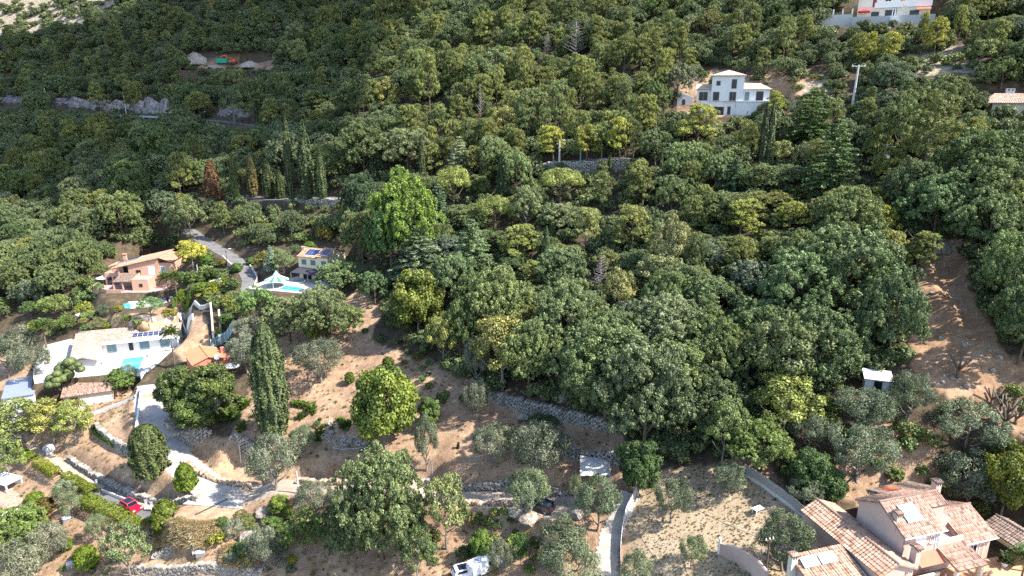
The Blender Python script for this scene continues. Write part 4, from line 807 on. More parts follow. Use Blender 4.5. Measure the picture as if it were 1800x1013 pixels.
def fib(n, g, zmin=-0.4):
    k = np.arange(n) + 0.5; z = 1 - (1 - zmin) * k / n; t = np.pi * (1 + 5 ** 0.5) * k + g.normal(0, 0.25, n); r = np.sqrt(1 - z * z)
    return np.stack([r * np.cos(t), r * np.sin(t), z], 1)
def ball(n, g):
    v = g.normal(size=(n, 3)); return v / np.linalg.norm(v, axis=1, keepdims=True)
def clumps(P, Rd, n, size, g, flat=(1, 1, 1), jit=0.75, up=0.25, fill=0.75):
    """leaves on the outer parts of clumps centred at P"""
    Cs, Ns, Ts, Ss = [], [], [], []; c0 = P.mean(0)
    for p, r in zip(P, Rd):
        m = max(8, int(n * (r / Rd.mean()) ** 2)); d = ball(m, g); out = p - c0; out = out / (np.linalg.norm(out) + 1e-6)
        k = (d @ out) > -0.45; d = d[k]; m = len(d)
        rr = r * (1 - (1 - fill) * g.random((m, 1)) ** 0.7) * (1 + 0.16 * g.normal(size=(m, 1)))
        Cs.append(p + d * rr * np.array(flat)); nn = d + jit * g.normal(size=(m, 3)) * 0.6; nn[:, 2] += up; Ns.append(nn)
        Ts.append(np.full(m, g.random())); Ss.append(size * (0.7 + 0.6 * g.random(m)))
    return np.concatenate(Cs), np.concatenate(Ns), np.concatenate(Ss), np.concatenate(Ts)
def trunk_mesh(name, H, r, mat, g, branches=5, lean=0.3, spread=2.0, top=0.75, low=0.3):
    b = MB(); x = np.cumsum(g.normal(0, lean * 0.25, 6)); y = np.cumsum(g.normal(0, lean * 0.25, 6)); x -= x[0]; y -= y[0]
    pts = [(x[i], y[i], -0.6 + (H * top + 0.6) * i / 5) for i in range(6)]
    b.tube(pts, [r * (1.35 if i == 0 else 1 - 0.16 * i) for i in range(6)], 6)
    for k in range(branches):
        t = low + (0.85 - low) * k / max(1, branches - 1); i = min(4, int(t * 5)); f = t * 5 - i
        p = Vector(pts[i]).lerp(Vector(pts[i + 1]), f); an = k * 2.4 + g.random(); sp_ = spread * (0.7 + 0.5 * g.random())
        q = p + Vector((math.cos(an) * sp_, math.sin(an) * sp_, H * 0.16 + 0.3 * sp_)); mid = p.lerp(q, 0.5) + Vector((0, 0, -0.15 * sp_))
        b.tube([p, mid, q], [r * 0.5, r * 0.34, r * 0.12], 5)
    return b.mesh(name, mat, True)
M_BARK = mat_plain("bark", (0.13, 0.1, 0.075), 0.95, 0.25, 3, 0.4); M_BARKG = mat_plain("grey_bark", (0.2, 0.18, 0.155), 0.95, 0.25, 3, 0.4)
M_DEAD = mat_plain("dead_wood", (0.25, 0.22, 0.215), 0.95, 0.15, 3)
L_OAK = mat_leaf("oak_leaves", (0.035, 0.056, 0.024), (0.26, 0.315, 0.145), trans=0.17); L_PINE = mat_leaf("pine_needles", (0.045, 0.068, 0.024), (0.33, 0.365, 0.125), trans=0.14)
L_CYP = mat_leaf("cypress_sprays", (0.022, 0.036, 0.016), (0.15, 0.18, 0.075), trans=0.12); L_CEDAR = mat_leaf("cedar_needles", (0.035, 0.058, 0.032), (0.22, 0.28, 0.155), trans=0.15)
L_OLIVE = mat_leaf("olive_leaves", (0.055, 0.072, 0.042), (0.29, 0.315, 0.22), trans=0.14); L_BROAD = mat_leaf("broad_leaves", (0.03, 0.052, 0.016), (0.2, 0.245, 0.08), trans=0.22)
L_SHRUB = mat_leaf("shrub_leaves", (0.03, 0.048, 0.018), (0.2, 0.24, 0.095), trans=0.18); L_HEDGE = mat_leaf("clipped_leaves", (0.035, 0.07, 0.012), (0.16, 0.21, 0.04), trans=0.25); L_PALM = mat_leaf("palm_fronds", (0.05, 0.085, 0.03), (0.15, 0.2, 0.075))
PROTO = {}                                # kind: [(crown mesh, trunk mesh, nominal height, nominal width)]
def proto(kind, crown, trunk, H, W): PROTO.setdefault(kind, []).append((crown, trunk, H, W))
def boughs(g, n, ext, ctr, zmin, r0, r1, m, q0, q1, flat=0.75, low=-0.25):
    """boughs on an uneven crown, each a cushion of smaller clumps"""
    d = fib(n, g, zmin); B = d * np.array(ext) * (0.62 + 0.4 * g.random((n, 1))) + np.array(ctr); B[:, :2] += g.normal(0, 0.35, (n, 2)); P, R = [], []
    for p in B:
        r = g.uniform(r0, r1); dd = fib(m, g, low); Q = p + dd * r * np.array([1, 1, flat]) * (0.8 + 0.3 * g.random((m, 1))); P.append(Q); R.append(g.uniform(q0, q1, m))
    return np.concatenate(P), np.concatenate(R)
for s in range(7):                        # oaks: uneven boughs with dark gaps between
    g = np.random.default_rng(100 + s); k = 17 + 2 * (s % 3)
    P, R = boughs(g, k, (3.6, 3.6 - .5 * (s % 2), 3.0), (0, 0, 4.9), -0.7, 0.95, 1.75, 15, 0.26, 0.5)
    C, N, S, T = clumps(P, R, 110, 0.175, g, (1, 1, 0.85), 1.6, 0.5, 0.5)
    proto("oak", leaf_mesh("oak_crown", C, N, S, L_OAK, 0.75, T, seed=s), trunk_mesh("oak_trunk", 9, 0.24, M_BARK, g, 7), 9.3, 9.6)
for s in range(3):                        # great oaks, finer for their size
    g = np.random.default_rng(170 + s)
    P, R = boughs(g, 44, (4.1, 4.1, 3.7), (0, 0, 4.6), -0.55, 0.8, 1.45, 17, 0.22, 0.42, 0.8, -0.1)
    C, N, S, T = clumps(P, R, 110, 0.145, g, (1, 1, 0.85), 1.6, 0.5, 0.5)
    proto("great_oak", leaf_mesh("oak_crown", C, N, S, L_OAK, 0.75, T, seed=s), trunk_mesh("oak_trunk", 9, 0.24, M_BARK, g, 8), 9.3, 9.8)
for s in range(3):                        # sparse oaks
    g = np.random.default_rng(140 + s); n = 46; d = fib(n, g, -0.45)
    P = d * np.array([3.7, 3.7, 3.5]) * (0.55 + 0.5 * g.random((n, 1))) + np.array([0, 0, 5.6])
    C, N, S, T = clumps(P, 0.6 + 0.5 * g.random(n), 180, 0.27, g, (1, 1, 0.8))
    proto("sparse", leaf_mesh("sparse_crown", C, N, S, L_OAK, 0.7, T, seed=s), trunk_mesh("sparse_trunk", 9, 0.22, M_BARKG, g, 9, spread=2.6), 9.8, 8.6)
for s in range(6):                        # aleppo pines: lopsided upswept boughs of needles
    g = np.random.default_rng(200 + s); P, R = [], []; nb = 27 + 3 * (s % 3); ax = g.uniform(-.7, .7, 2)
    for k in range(nb):
        t = (k + g.random()) / nb; z = 2.6 + 7.2 * t; r = (3.3 - .4 * (s % 2)) * (1.03 - t) ** 0.42 * g.uniform(0.5, 1.1); a = k * 2.4 + g.normal(0, .5)
        c = np.array([r * math.cos(a) + ax[0] * t * 1.6, r * math.sin(a) + ax[1] * t * 1.6, z + 0.25 * r]); m_ = 11; dd = fib(m_, g, -0.1); q = g.uniform(0.6, 1.15)
        P.append(c + dd * q * np.array([1.1, 1.1, .7]) * (0.7 + .4 * g.random((m_, 1)))); R.append(g.uniform(0.22, 0.42, m_))
    P, R = np.concatenate(P), np.concatenate(R)
    C, N, S, T = clumps(P, R, 85, 0.24, g, (1, 1, 1.1), 1.6, 0.7, 0.5)
    proto("pine", leaf_mesh("pine_crown", C, N, S, L_PINE, 0.28, T, seed=s), trunk_mesh("pine_trunk", 11, 0.2, M_BARK, g, 8, 0.5, 2.2, 0.9, 0.3), 11.2, 7.6)
for s in range(2):                        # umbrella pines: broad dome
    g = np.random.default_rng(230 + s); n = 40; d = fib(n, g, -0.12)
    P = d * np.array([3.9, 3.9, 2.7]) * (0.8 + 0.22 * g.random((n, 1))) + np.array([0, 0, 6.2])
    C, N, S, T = clumps(P, 0.75 + 0.4 * g.random(n), 260, 0.28, g, (1, 1, 0.75), 1.0, 0.4)
    proto("dome_pine", leaf_mesh("dome_pine_crown", C, N, S, L_PINE, 0.4, T, seed=s), trunk_mesh("dome_pine_trunk", 9, 0.26, M_BARK, g, 8, 0.4, 2.6, 0.7, 0.4), 9.7, 9.2)
def column(kind, H, R, prof, n, size, seeds, mat, asp=0.45, kk=9):
    for s in seeds:
        g = np.random.default_rng(300 + s); z = g.random(n) ** 0.9; a = g.random(n) * 2 * np.pi; ph = g.random(8) * 6.28
        r = R * np.interp(z, *prof) * (1 + 0.10 * np.sin(kk * a + ph[0] + z * 5) + 0.09 * np.sin(5 * a + ph[1] - z * 17) + 0.08 * np.sin(23 * z + 3 * a + ph[2]) + 0.05 * g.normal(size=n)) * (0.82 + 0.2 * g.random(n) ** 0.5)
        C = np.stack([r * np.cos(a), r * np.sin(a), 0.25 + z * (H - 0.25)], 1); N = np.stack([np.cos(a), np.sin(a), 0.5 + 0 * a], 1) + g.normal(0, 0.5, (n, 3))
        T = 0.5 + 0.5 * np.sin(kk * a + ph[3]) * np.sin(14 * z + ph[4])
        proto(kind, leaf_mesh(kind + "_crown", C, N, size * (0.7 + 0.6 * g.random(n)), mat, asp, T, seed=s), trunk_mesh(kind + "_trunk", H, 0.14, M_BARK, g, 0, 0.05, 0, 0.6), H, 2 * R)
column("cypress", 15, 1.0, ([0, .08, .3, .6, .85, 1], [.55, .85, 1, .85, .5, .06]), 5200, 0.4, (1, 2, 3), L_CYP)
column("fat_cypress", 17, 2.4, ([0, .05, .2, .5, .75, .9, .97, 1], [.35, .7, .92, 1, .85, .58, .32, .1]), 15000, 0.42, (4, 5), L_CYP, 0.5, 13)
column("dome_cypress", 8.5, 2.5, ([0, .06, .2, .5, .8, .93, 1], [.5, .82, 1, 1, .82, .55, .15]), 9000, 0.4, (6,), L_CYP, 0.5, 11)
column("cone_shrub", 3.6, 1.5, ([0, .1, .35, .7, .9, 1], [.55, .9, 1, .75, .45, .1]), 3000, 0.3, (7, 8), L_HEDGE, 0.7, 5)
column("ball_shrub", 2.0, 1.0, ([0, .1, .3, .55, .8, .93, 1], [.45, .8, .98, 1, .78, .45, .05]), 2200, 0.22, (9, 10), L_HEDGE, 0.7, 4)
for s in range(2):                        # cedars: flat plates of branches
    g = np.random.default_rng(400 + s); Cs, Ns, Ts = [], [], []
    for k in range(15):
        t = k / 14; z = 2.0 + 11 * t; R = 4.6 * (1 - t) ** 0.75 + 0.5
        for j in range(int(5 + 5 * (1 - t))):
            a = j * 6.28 / (5 + 5 * (1 - t)) + k * 1.3 + g.normal(0, 0.2); L = R * (0.7 + 0.4 * g.random()); m = int(75 * L / 3 + 20)
            u = g.random(m) ** 0.7; w = (1 - u * 0.55) * 0.95 * g.normal(0, 0.42, m)
            x = u * L; Cs.append(np.stack([x * math.cos(a) - w * math.sin(a), x * math.sin(a) + w * math.cos(a), z + 0.10 * x - 0.045 * x * x + g.normal(0, 0.1, m)], 1))
            nn = g.normal(0, 0.45, (m, 3)); nn[:, 2] += 1; Ns.append(nn); Ts.append(np.full(m, g.random()))
    C = np.concatenate(Cs); g2 = np.random.default_rng(9)
    proto("cedar", leaf_mesh("cedar_crown", C, np.concatenate(Ns), 0.4 * (0.7 + 0.6 * g2.random(len(C))), L_CEDAR, 0.45, np.concatenate(Ts), seed=s), trunk_mesh("cedar_trunk", 14, 0.3, M_BARK, g, 0, 0.05, 0, 0.95), 13.6, 9.4)
for s in range(4):                        # olives: fine silver leaves
    g = np.random.default_rng(500 + s); n = 30; d = fib(n, g, -0.45)
    P = d * np.array([2.45, 2.45, 1.75]) * (0.68 + 0.38 * g.random((n, 1))) + np.array([0, 0, 3.2])
    C, N, S, T = clumps(P, 0.5 + 0.42 * g.random(n), 400, 0.215, g, (1, 1, 0.9), 1.4, 0.2, 0.6)
    proto("olive", leaf_mesh("olive_crown", C, N, S, L_OLIVE, 0.3, T, 0.5, s), trunk_mesh("olive_trunk", 4.6, 0.2, M_BARKG, g, 7, 0.35, 1.5, 0.6, 0.35), 5.4, 6.0)
for s in range(4):                        # big-leaved bright trees
    g = np.random.default_rng(600 + s); n = 60; d = fib(n, g, -0.8)
    P = d * np.array([3.1, 3.1, 3.3]) * (0.5 + 0.55 * g.random((n, 1))) + np.array([0, 0, 4.6])
    C, N, S, T = clumps(P, 0.6 + 0.55 * g.random(n), 380, 0.27, g, (1, 1, 0.9), 0.8, 0.35)
    proto("broadleaf", leaf_mesh("broadleaf_crown", C, N, S, L_BROAD, 0.8, T, 0.4, s), trunk_mesh("broadleaf_trunk", 7, 0.2, M_BARKG, g, 6, 0.3, 1.6), 8.2, 7.4)
for s in range(4):                        # loose shrubs
    g = np.random.default_rng(700 + s); n = 13; d = fib(n, g, -0.1)
    P = d * np.array([0.95, 0.95, 0.75]) * (0.6 + 0.5 * g.random((n, 1))) + np.array([0, 0, 0.75])
    C, N, S, T = clumps(P, 0.3 + 0.3 * g.random(n), 75, 0.27, g, (1, 1, 0.9), 0.9, 0.3)
    proto("shrub", leaf_mesh("shrub_crown", C, N, S, L_SHRUB, 0.6, T, 0.4, s), None, 1.9, 2.4)
def frond_crown(name, H, nf, L, droop, mat, g, wide=0.55):
    Cs, Ns, Ss = [], [], []
    for k in range(nf):
        a = k * 2.4; e = 1.15 - 1.25 * (k / nf); m = 26
        for j in range(m):
            u = (j + 0.5) / m; r = L * u * math.cos(e) + 0.1; z = H + L * u * math.sin(e) - droop * L * u * u
            for sd_ in (-1, 1):
                w = wide * math.sin(math.pi * min(1, u + 0.12)) * sd_ * 0.5
                Cs.append((r * math.cos(a) - w * math.sin(a), r * math.sin(a) + w * math.cos(a), z - abs(w) * 0.3)); Ns.append((-0.5 * math.cos(a) * u, -0.5 * math.sin(a) * u, 1)); Ss.append(0.42)
    return leaf_mesh(name, np.array(Cs), np.array(Ns) + g.normal(0, 0.25, (len(Ns), 3)), np.array(Ss), mat, 0.3, g.random(len(Cs)), 0.2, 3)
for s in range(2):
    g = np.random.default_rng(800 + s)
    proto("palm", frond_crown("palm_fronds", 4.2, 30, 2.1, 0.5, L_PALM, g), trunk_mesh("palm_trunk", 4.6, 0.2, M_BARK, g, 0, 0.1, 0, 0.95), 5.6, 4.2)
    proto("agave", frond_crown("agave_leaves", 0.15, 20, 0.85, 0.15, L_PALM, g, 0.16), None, 0.9, 1.6)
def bare_tree(name, H, W, mat, g, nb, fork=3):
    b = MB(); b.tube([(0, 0, -0.5), (0.05, 0, H * 0.5), (0, 0.08, H)], [0.17, 0.12, 0.04], 6)
    for k in range(nb):
        t = 0.25 + 0.72 * k / nb; a = k * 2.4 + g.random(); L = W * 0.5 * (1.15 - t) * (0.7 + 0.6 * g.random()); p = Vector((0, 0, H * t))
        q = p + Vector((math.cos(a) * L, math.sin(a) * L, L * 0.35)); b.tube([p, p.lerp(q, 0.5) + Vector((0, 0, 0.1)), q], [0.07, 0.05, 0.02], 4)
        for j in range(fork):
            s_ = p.lerp(q, 0.4 + 0.25 * j); a2 = a + (0.8 if j % 2 else -0.8); b.tube([s_, s_ + Vector((math.cos(a2), math.sin(a2), 0.5)) * L * 0.4], [0.045, 0.015], 4)
    return b.mesh(name, mat, True)
g = np.random.default_rng(5)
for s in range(2): proto("dead", None, bare_tree("dead_branches", 9, 6, M_DEAD, g, 40), 9, 6)
for s in range(2):
    b = MB(); b.tube([(0, 0, -0.4), (0, 0, 0.7)], [0.16, 0.13], 6)
    for k in range(5):
        a = k * 1.26 + s; b.tube([(0, 0, 0.6), (0.35 * math.cos(a), 0.35 * math.sin(a), 1.1), (0.75 * math.cos(a), 0.75 * math.sin(a), 1.7 + 0.25 * (k % 2))], [0.09, 0.085, 0.07], 5)
    proto("pollard", None, b.mesh("pollard_limbs", M_BARK, True), 1.9, 1.6)
KIND = {  # kind: (object name, category, crown part name)
 "oak": ("oak_tree", "tree", "crown"), "great_oak": ("oak_tree", "tree", "crown"), "sparse": ("thin_oak_tree", "tree", "crown"), "pine": ("pine_tree", "tree", "crown"), "dome_pine": ("umbrella_pine", "tree", "crown"),
 "cypress": ("cypress_tree", "tree", "crown"), "fat_cypress": ("cypress_tree", "tree", "crown"), "dome_cypress": ("cypress_tree", "tree", "crown"), "cone_shrub": ("clipped_shrub", "shrub", "foliage"),
 "ball_shrub": ("ball_shrub", "shrub", "foliage"), "cedar": ("cedar_tree", "tree", "crown"), "olive": ("olive_tree", "tree", "crown"), "broadleaf": ("broadleaf_tree", "tree", "crown"),
 "shrub": ("shrub", "shrub", "foliage"), "palm": ("palm_tree", "palm", "crown"), "agave": ("agave_plant", "plant", "foliage"), "dead": ("dead_tree", "tree", "branches"), "pollard": ("pruned_tree", "tree", "limbs")}
TREES = []                                # (root, kind, px, ytop, ybase, width px, has label)
CROWNS = []                               # for keeping forest trees off the hand-placed ones
def plant(kind, loc, h, w, label=None, tint=(1, 1, 1), group=None, rz=None, v=None, px=None):
    pr = PROTO[kind]; cm, tm, H, W = pr[v % len(pr) if v is not None else random.randrange(len(pr))]
    nm, cat, part = KIND[kind]; sc = Vector((w / W, w / W, h / H)); rz = random.uniform(0, 6.28) if rz is None else rz
    loc = Vector(loc) - Vector((0, 0, 0.1))
    if cm and tm:
        r = link(nm, None, None, loc, rz); r.scale = sc
        for n_, me_ in (("trunk", tm), (part, cm)):
            o = link(n_, me_, r)
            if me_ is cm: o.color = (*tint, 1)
    else:
        r = link(nm, cm or tm, None, loc, rz); r.scale = sc; r.color = (*tint, 1)
    tag(r, label, cat, group)
    x, y, d = proj(*loc); TREES.append((r, kind, x, y - h * F / d * 0.95, y, w * F / d, bool(label))); CROWNS.append((loc.x, loc.y, w * 0.5))
    return r
def tree_px(kind, px, yt, yb, w, label, tint=(1, 1, 1), group=None, v=None, rz=None):
    p, D = ground(px, yb); x, y, d = proj(*p); dep = math.atan2(CAMZ - p.z, math.hypot(p.x, p.y))
    h = (yb - yt) * d / F / max(0.6, math.cos(dep)); plant(kind, p, h, w * d / F, label, tint, group, rz, v)
# ------------------------------------------------------------------ rock faces, poles, fences, vehicles
M_ROCK = None
def mat_rock(name, a, b, c):
    m = NT(name); pos = m.n("NewGeometry").outputs["Position"]; mp = m.n("Mapping"); mp.inputs["Scale"].default_value = (1, 1, 0.35); m.l(pos, mp.inputs[0])
    n1 = m.noise(mp.outputs[0], 0.55, 6, 0.7); n2 = m.noise(mp.outputs[0], 2.2, 4); f = m.math('ADD', m.math('MULTIPLY', n1, 0.6), m.math('MULTIPLY', n2, 0.4))
    m.col(m.ramp(f, [(0.34, a), (0.5, b), (0.64, c)])).set(Roughness=0.95); m.bump(f, 1.0, 0.6); return m.m
M_ROCK = mat_rock("limestone", (0.06, 0.045, 0.04), (0.21, 0.185, 0.18), (0.4, 0.38, 0.375)); M_RUB = mat_rock("rubble_stone", (0.17, 0.135, 0.105), (0.3, 0.255, 0.21), (0.43, 0.39, 0.345))
def cliff(px, hgt, label, seed, back=1.2):
    P = smooth([ground(*q)[0] for q in px], 8); g = np.random.default_rng(seed); b = MB(); n = len(P); K = 9; vs = []
    for i, p in enumerate(P):
        d = P[min(i + 1, n - 1)] - P[max(i - 1, 0)]; d.z = 0; d.normalize(); s = Vector((-d.y, d.x, 0)); h = hgt * (0.75 + 0.5 * math.sin(i * 0.9 + seed) * 0.5 + g.uniform(-.12, .12)) * min(1, 0.35 + 0.3 * min(i, n - 1 - i))
        for k in range(K + 1):
            t = k / K; q = p + s * (0.6 + back * t + g.uniform(-0.5, 0.5) * (0.3 + t)); vs.append((q.x, q.y, p.z - 0.8 + h * t + g.uniform(-.2, .2)))
        q = p + s * (back + 6); vs.append((q.x, q.y, hz(q.x, q.y) - 0.3))
    m_ = K + 2; b.add(vs, [(i * m_ + k, (i + 1) * m_ + k, (i + 1) * m_ + k + 1, i * m_ + k + 1) for i in range(n - 1) for k in range(m_ - 1)]); tag(b.build("rock_cliff", M_ROCK), label, "cliff", "rock faces along the cliff road")
cliff([(86, 192), (130, 196), (175, 199), (215, 201), (258, 203)], 7.5, "long pale rock face above the road between the first two poles", 1)
cliff([(236, 203), (262, 204), (302, 205)], 8.5, "upright cracked rock face just past the middle road pole", 2); cliff([(370, 209), (400, 212), (440, 216)], 6.5, "dark grey rock face near the last road pole", 3); cliff([(-20, 189), (12, 190), (36, 191)], 6, "small rock face where the cliff road leaves the frame", 4)
cliff([(1000, 296), (1040, 296), (1085, 294)], 1.5, "low rock outcrop on the upper road wall", 5, 1.0)
def rock(name, px, py, r, label, group=None, flat=0.7, mat=None, seed=0):
    import bmesh
    p, D = ground(px, py); g = np.random.default_rng(seed + int(px * 7 + py)); bm = bmesh.new(); bmesh.ops.create_icosphere(bm, subdivisions=2, radius=1)
    ax = g.normal(size=(7, 3)); ax /= np.linalg.norm(ax, axis=1, keepdims=True)
    for v in bm.verts:
        c = np.array(v.co); k = 1.0
        for a in ax: k = min(k, 0.72 / max(0.3, float(c @ a)))
        v.co = Vector(c * k * r * (1 + g.uniform(-.07, .07))); v.co.z *= flat
    me = bpy.data.meshes.new(name); bm.to_mesh(me); bm.free(); me.materials.append(mat or M_RUB); return tag(link(name, me, None, p + Vector((0, 0, r * flat * 0.3)), g.uniform(0, 6)), label, "rock", group)
for px, py, r, lb in ((568, 768, 0.9, "pale boulder in the rockery under the big cypress terrace"), (583, 762, 0.7, "smaller pale boulder behind the rockery agave"), (545, 773, 0.6, "low stone at the cypress end of the rockery"), (603, 770, 0.6, "stone at the trailer end of the rockery"), (578, 745, 0.75, "whitish stone behind the rockery with a dry red plant"), (985, 700, 1.7, "big mossy boulder in the shade beyond the middle terrace"), (920, 735, 1.1, "grey boulder on the shaded middle terrace"), (975, 690, 1.2, "boulder beside the big mossy one"), (1020, 905, 1.5, "pale boulder at the edge of the gravel yard"), (440, 948, 1.6, "white crag on the rubble slope below the junction"), (425, 965, 1.2, "smaller white crag lower on the rubble slope"), (465, 905, 1.5, "pale crag under the lane junction trees"), (425, 958, 0.6, "round white stone under the crag"), (930, 915, 1.4, "grey boulder below the parked dark car"), (905, 905, 1.2, "grey boulder beside the path below the sparse oak")):
    rock("boulder", px, py, r, lb, "garden boulders")
p, D = ground(88, 790); t = tag(rock("stone_slab", 88, 790, 2.3, "long flat white rock slab under the orange yellow robinia", None, 0.35, mat_plain("white_rock", (0.55, 0.54, 0.52), 0.9, 0.1), 3), None); t.scale = (1.35, 0.55, 1)
def heap(px, py, rx, ry, h, label, name="rubble_heap", mat=None, seed=1):
    p, D = ground(px, py); g = np.random.default_rng(seed); b = MB(); n = 18; m_ = 8; vs = [(0, 0, h)]
    for j in range(1, m_ + 1):
        for i in range(n): a = i * 2 * math.pi / n; r = j / m_; vs.append((rx * r * math.cos(a) * g.uniform(.9, 1.1), ry * r * math.sin(a) * g.uniform(.9, 1.1), h * (1 - r ** 1.3) * g.uniform(.75, 1.2) - 0.5 * (j == m_)))
    b.add(vs, [(0, 1 + i, 1 + (i + 1) % n) for i in range(n)] + [(1 + (j - 1) * n + i, 1 + j * n + i, 1 + j * n + (i + 1) % n, 1 + (j - 1) * n + (i + 1) % n) for j in range(1, m_) for i in range(n)])
    return tag(b.build(name, mat or M_RUB, None, p), label, "heap", "heaps of broken rock")
heap(345, 112, 8, 4.5, 5.0, "tall white rock heap beside the green container"); heap(440, 117, 6, 3.5, 2.4, "low rock heap on the far side of the orange excavator", seed=2); heap(375, 120, 7, 3, 1.4, "flat spoil heap in front of the green container", seed=3)
heap(1640, 437, 4, 2, 1.6, "rubble heap of pale blocks at the head of the dug track", seed=4); heap(1612, 447, 3, 1.6, 1.0, "smaller rubble heap beside the autumn gold tree", seed=5)
heap(1180, 855 - 30, 0.1, 0.1, 0.05, "tiny pile of stones under the lawn olive", seed=8) if False else None
# ---- excavator and container on the bench
def excavator():
    p, D = ground(408, 113); t = thing("excavator", "orange excavator with its arm folded on the quarry bench", "excavator", p + Vector((0, 0, 0)), R_(172)); OR = mat_plain("orange_paint", (0.6, 0.13, 0.03), 0.5, 0.08)
    for y in (-1.2, 1.2):
        b = MB(); b.prism([(-2.1, y - .3), (2.1, y - .3), (2.1, y + .3), (-2.1, y + .3)], 0.25, 0.85); b.tube([(-2.1, y - .3, .55), (-2.1, y + .3, .55)], 0.42, 12); b.tube([(2.1, y - .3, .55), (2.1, y + .3, .55)], 0.42, 12); b.build("track", M_DARK, t)
    b = MB(); b.box(-2.2, 1.2, -1.25, 1.25, 1.0, 1.35); b.box(-2.3, -0.6, -1.25, 1.25, 1.36, 2.3); b.build("body", OR, t); c = MB().box(-0.3, 1.2, 0.2, 1.2, 1.36, 2.9).build("cab", OR, t); b = MB(); b.box(-.2, 1.1, 1.19, 1.22, 1.9, 2.75); b.box(1.19, 1.22, .3, 1.1, 1.8, 2.75); b.build("cab_window", G_DARK, c)
    MB().tube([(1.0, -.3, 1.5), (3.2, -.3, 4.2), (5.2, -.3, 3.6)], [0.35, 0.32, 0.28], 4).build("boom", OR, t); MB().tube([(5.2, -.3, 3.9), (6.6, -.3, 1.5)], [0.28, 0.2], 4).build("arm", OR, t); MB().prism([(6.2, -.9), (7.2, -.9), (7.2, .3), (6.2, .3)], 0.4, lambda q: 1.5 if q[0] < 6.5 else 1.0).build("bucket", M_DARK, t)
excavator()
p, D = ground(391, 112); t = thing("container", "green waste container standing beside the orange excavator", "container", p, R_(10)); GR = mat_plain("green_paint", (0.03, 0.3, 0.2), 0.6, 0.1); b = MB(); b.box(-2.6, 2.6, -1.2, 1.2, 0.2, 2.4); b.build("body", GR, t); b = MB()
for k in range(8): b.box(-2.45 + k * .7, -2.3 + k * .7, -1.28, -1.201, 0.25, 2.3)
b.build("rib", GR, t); MB().box(-2.65, 2.65, -1.25, 1.25, 2.4, 2.52).build("rim", M_DARK, t)
# ---- poles
M_CONC = mat_plain("pole_concrete", (0.5, 0.49, 0.48), 0.85, 0.06); M_POLE = mat_plain("pole_wood", (0.13, 0.08, 0.06), 0.9, 0.2, 4); M_STEEL = mat_plain("galvanised_steel", (0.36, 0.38, 0.4), 0.5, 0.08, 2, 0, 0.4)
TOPS = {}
def pole(name, px, yt, yb, r, mat, label, cat="pole", arms=(), group=None, extra=None, lean=0.0):
    p, D = ground(px, yb); h = (yb - yt) * D / F / 0.96; t = thing(name, label, cat, p, 0, group); MB().tube([(0, 0, -0.8), (lean * h, 0, h)], [r, r * 0.65], 8).build("shaft", mat, t)
    for (z, w, az) in arms: 
        b = MB(); c_, s_ = math.cos(az), math.sin(az); b.tube([(-w * c_ + lean * h, -w * s_, h + z), (w * c_ + lean * h, w * s_, h + z)], 0.09, 4); ao = b.build("crossarm", mat, t); b = MB()
        for k in (-.9, 0, .9): b.lathe([(0.07, h + z + .05), (0.09, h + z + .12), (0.05, h + z + .3)], 6, (k * w * c_ + lean * h, k * w * s_))
        b.build("insulator", M_WHITE, ao)
    TOPS[label] = Vector((p.x + lean * h, p.y, p.z + h - 0.3))
    if extra: extra(t, h)
    return t
for px, yt, yb, lb in ((83, 157, 184, "first white pole along the cliff road"), (222.5, 165, 202, "white pole above the middle of the cliff road"), (361, 177, 205, "white pole before the dark grey rock face"), (503, 192, 218, "last white pole where the cliff road enters the trees")): pole("utility_pole", px, yt, yb, 0.28, M_CONC, lb, "pole", (), "white poles along the cliff road")
def lamp(t, h):
    MB().tube([(0, 0, h - .1), (0.9, -.2, h + .25)], 0.05, 6).build("lamp_arm", M_STEEL, t); MB().box(0.75, 1.35, -.32, -.08, h + .2, h + .32).build("lamp_head", M_WHITE, t)
pole("street_lamp", 983, 251, 294, 0.26, M_CONC, "concrete street lamp pole standing on the upper road", "street lamp", (), None, lamp)
pole("utility_pole", 1498, 121, 186, 0.3, M_CONC, "tall pale utility pole with crossarm on the sunny slope", "pole", ((-0.2, 1.6, 0.1),), None, None, 0.03)
def trafo(t, h):
    MB().box(-.55, .55, -.5, .1, h * .45, h * .45 + 1.4).build("transformer", M_STEEL, t)
    b = MB(); [b.lathe([(.08, h * .45 + 1.4), (.1, h * .45 + 1.55), (.04, h * .45 + 1.8)], 6, (k, -.2)) for k in (-.35, 0, .35)]; b.build("bushing", M_CONC, t)
pole("transformer_pole", 1553, 256, 300, 0.25, M_STEEL, "steel pole carrying a transformer among the oaks", "pole", ((-0.1, 1.1, 0.1),), None, trafo)
pole("utility_pole", 1314, 270, 308, 0.2, M_STEEL, "thin grey pole by the drooping dark cedar"); pole("utility_pole", 1020, 266, 292, 0.14, mat_plain("green_post", (0.12, 0.35, 0.28), 0.7), "small green post on the upper road", "post"); pole("sign_post", 945, 290, 302, 0.07, M_STEEL, "small white sign post below the upper road", "sign", (), None, lambda t, h: MB().box(-.3, .3, -.06, -.03, h - .5, h).build("plate", M_WHITE, t)); pole("sign_post", 1165, 263, 292, 0.09, M_STEEL, "lamp post with two short arms past the golden pines", "street lamp", (), None, lamp)
pole("street_lamp", 403, 440, 494, 0.1, M_DARK, "thin dark lamp post beside the hill lane corner", "street lamp", (), None, lamp); pole("utility_pole", 454, 445, 472, 0.1, M_WOOD, "brown wooden post across the hill lane", "post"); pole("utility_pole", 349, 466, 490, 0.08, M_WHITE, "slim white post below the golden leaved tree", "post")
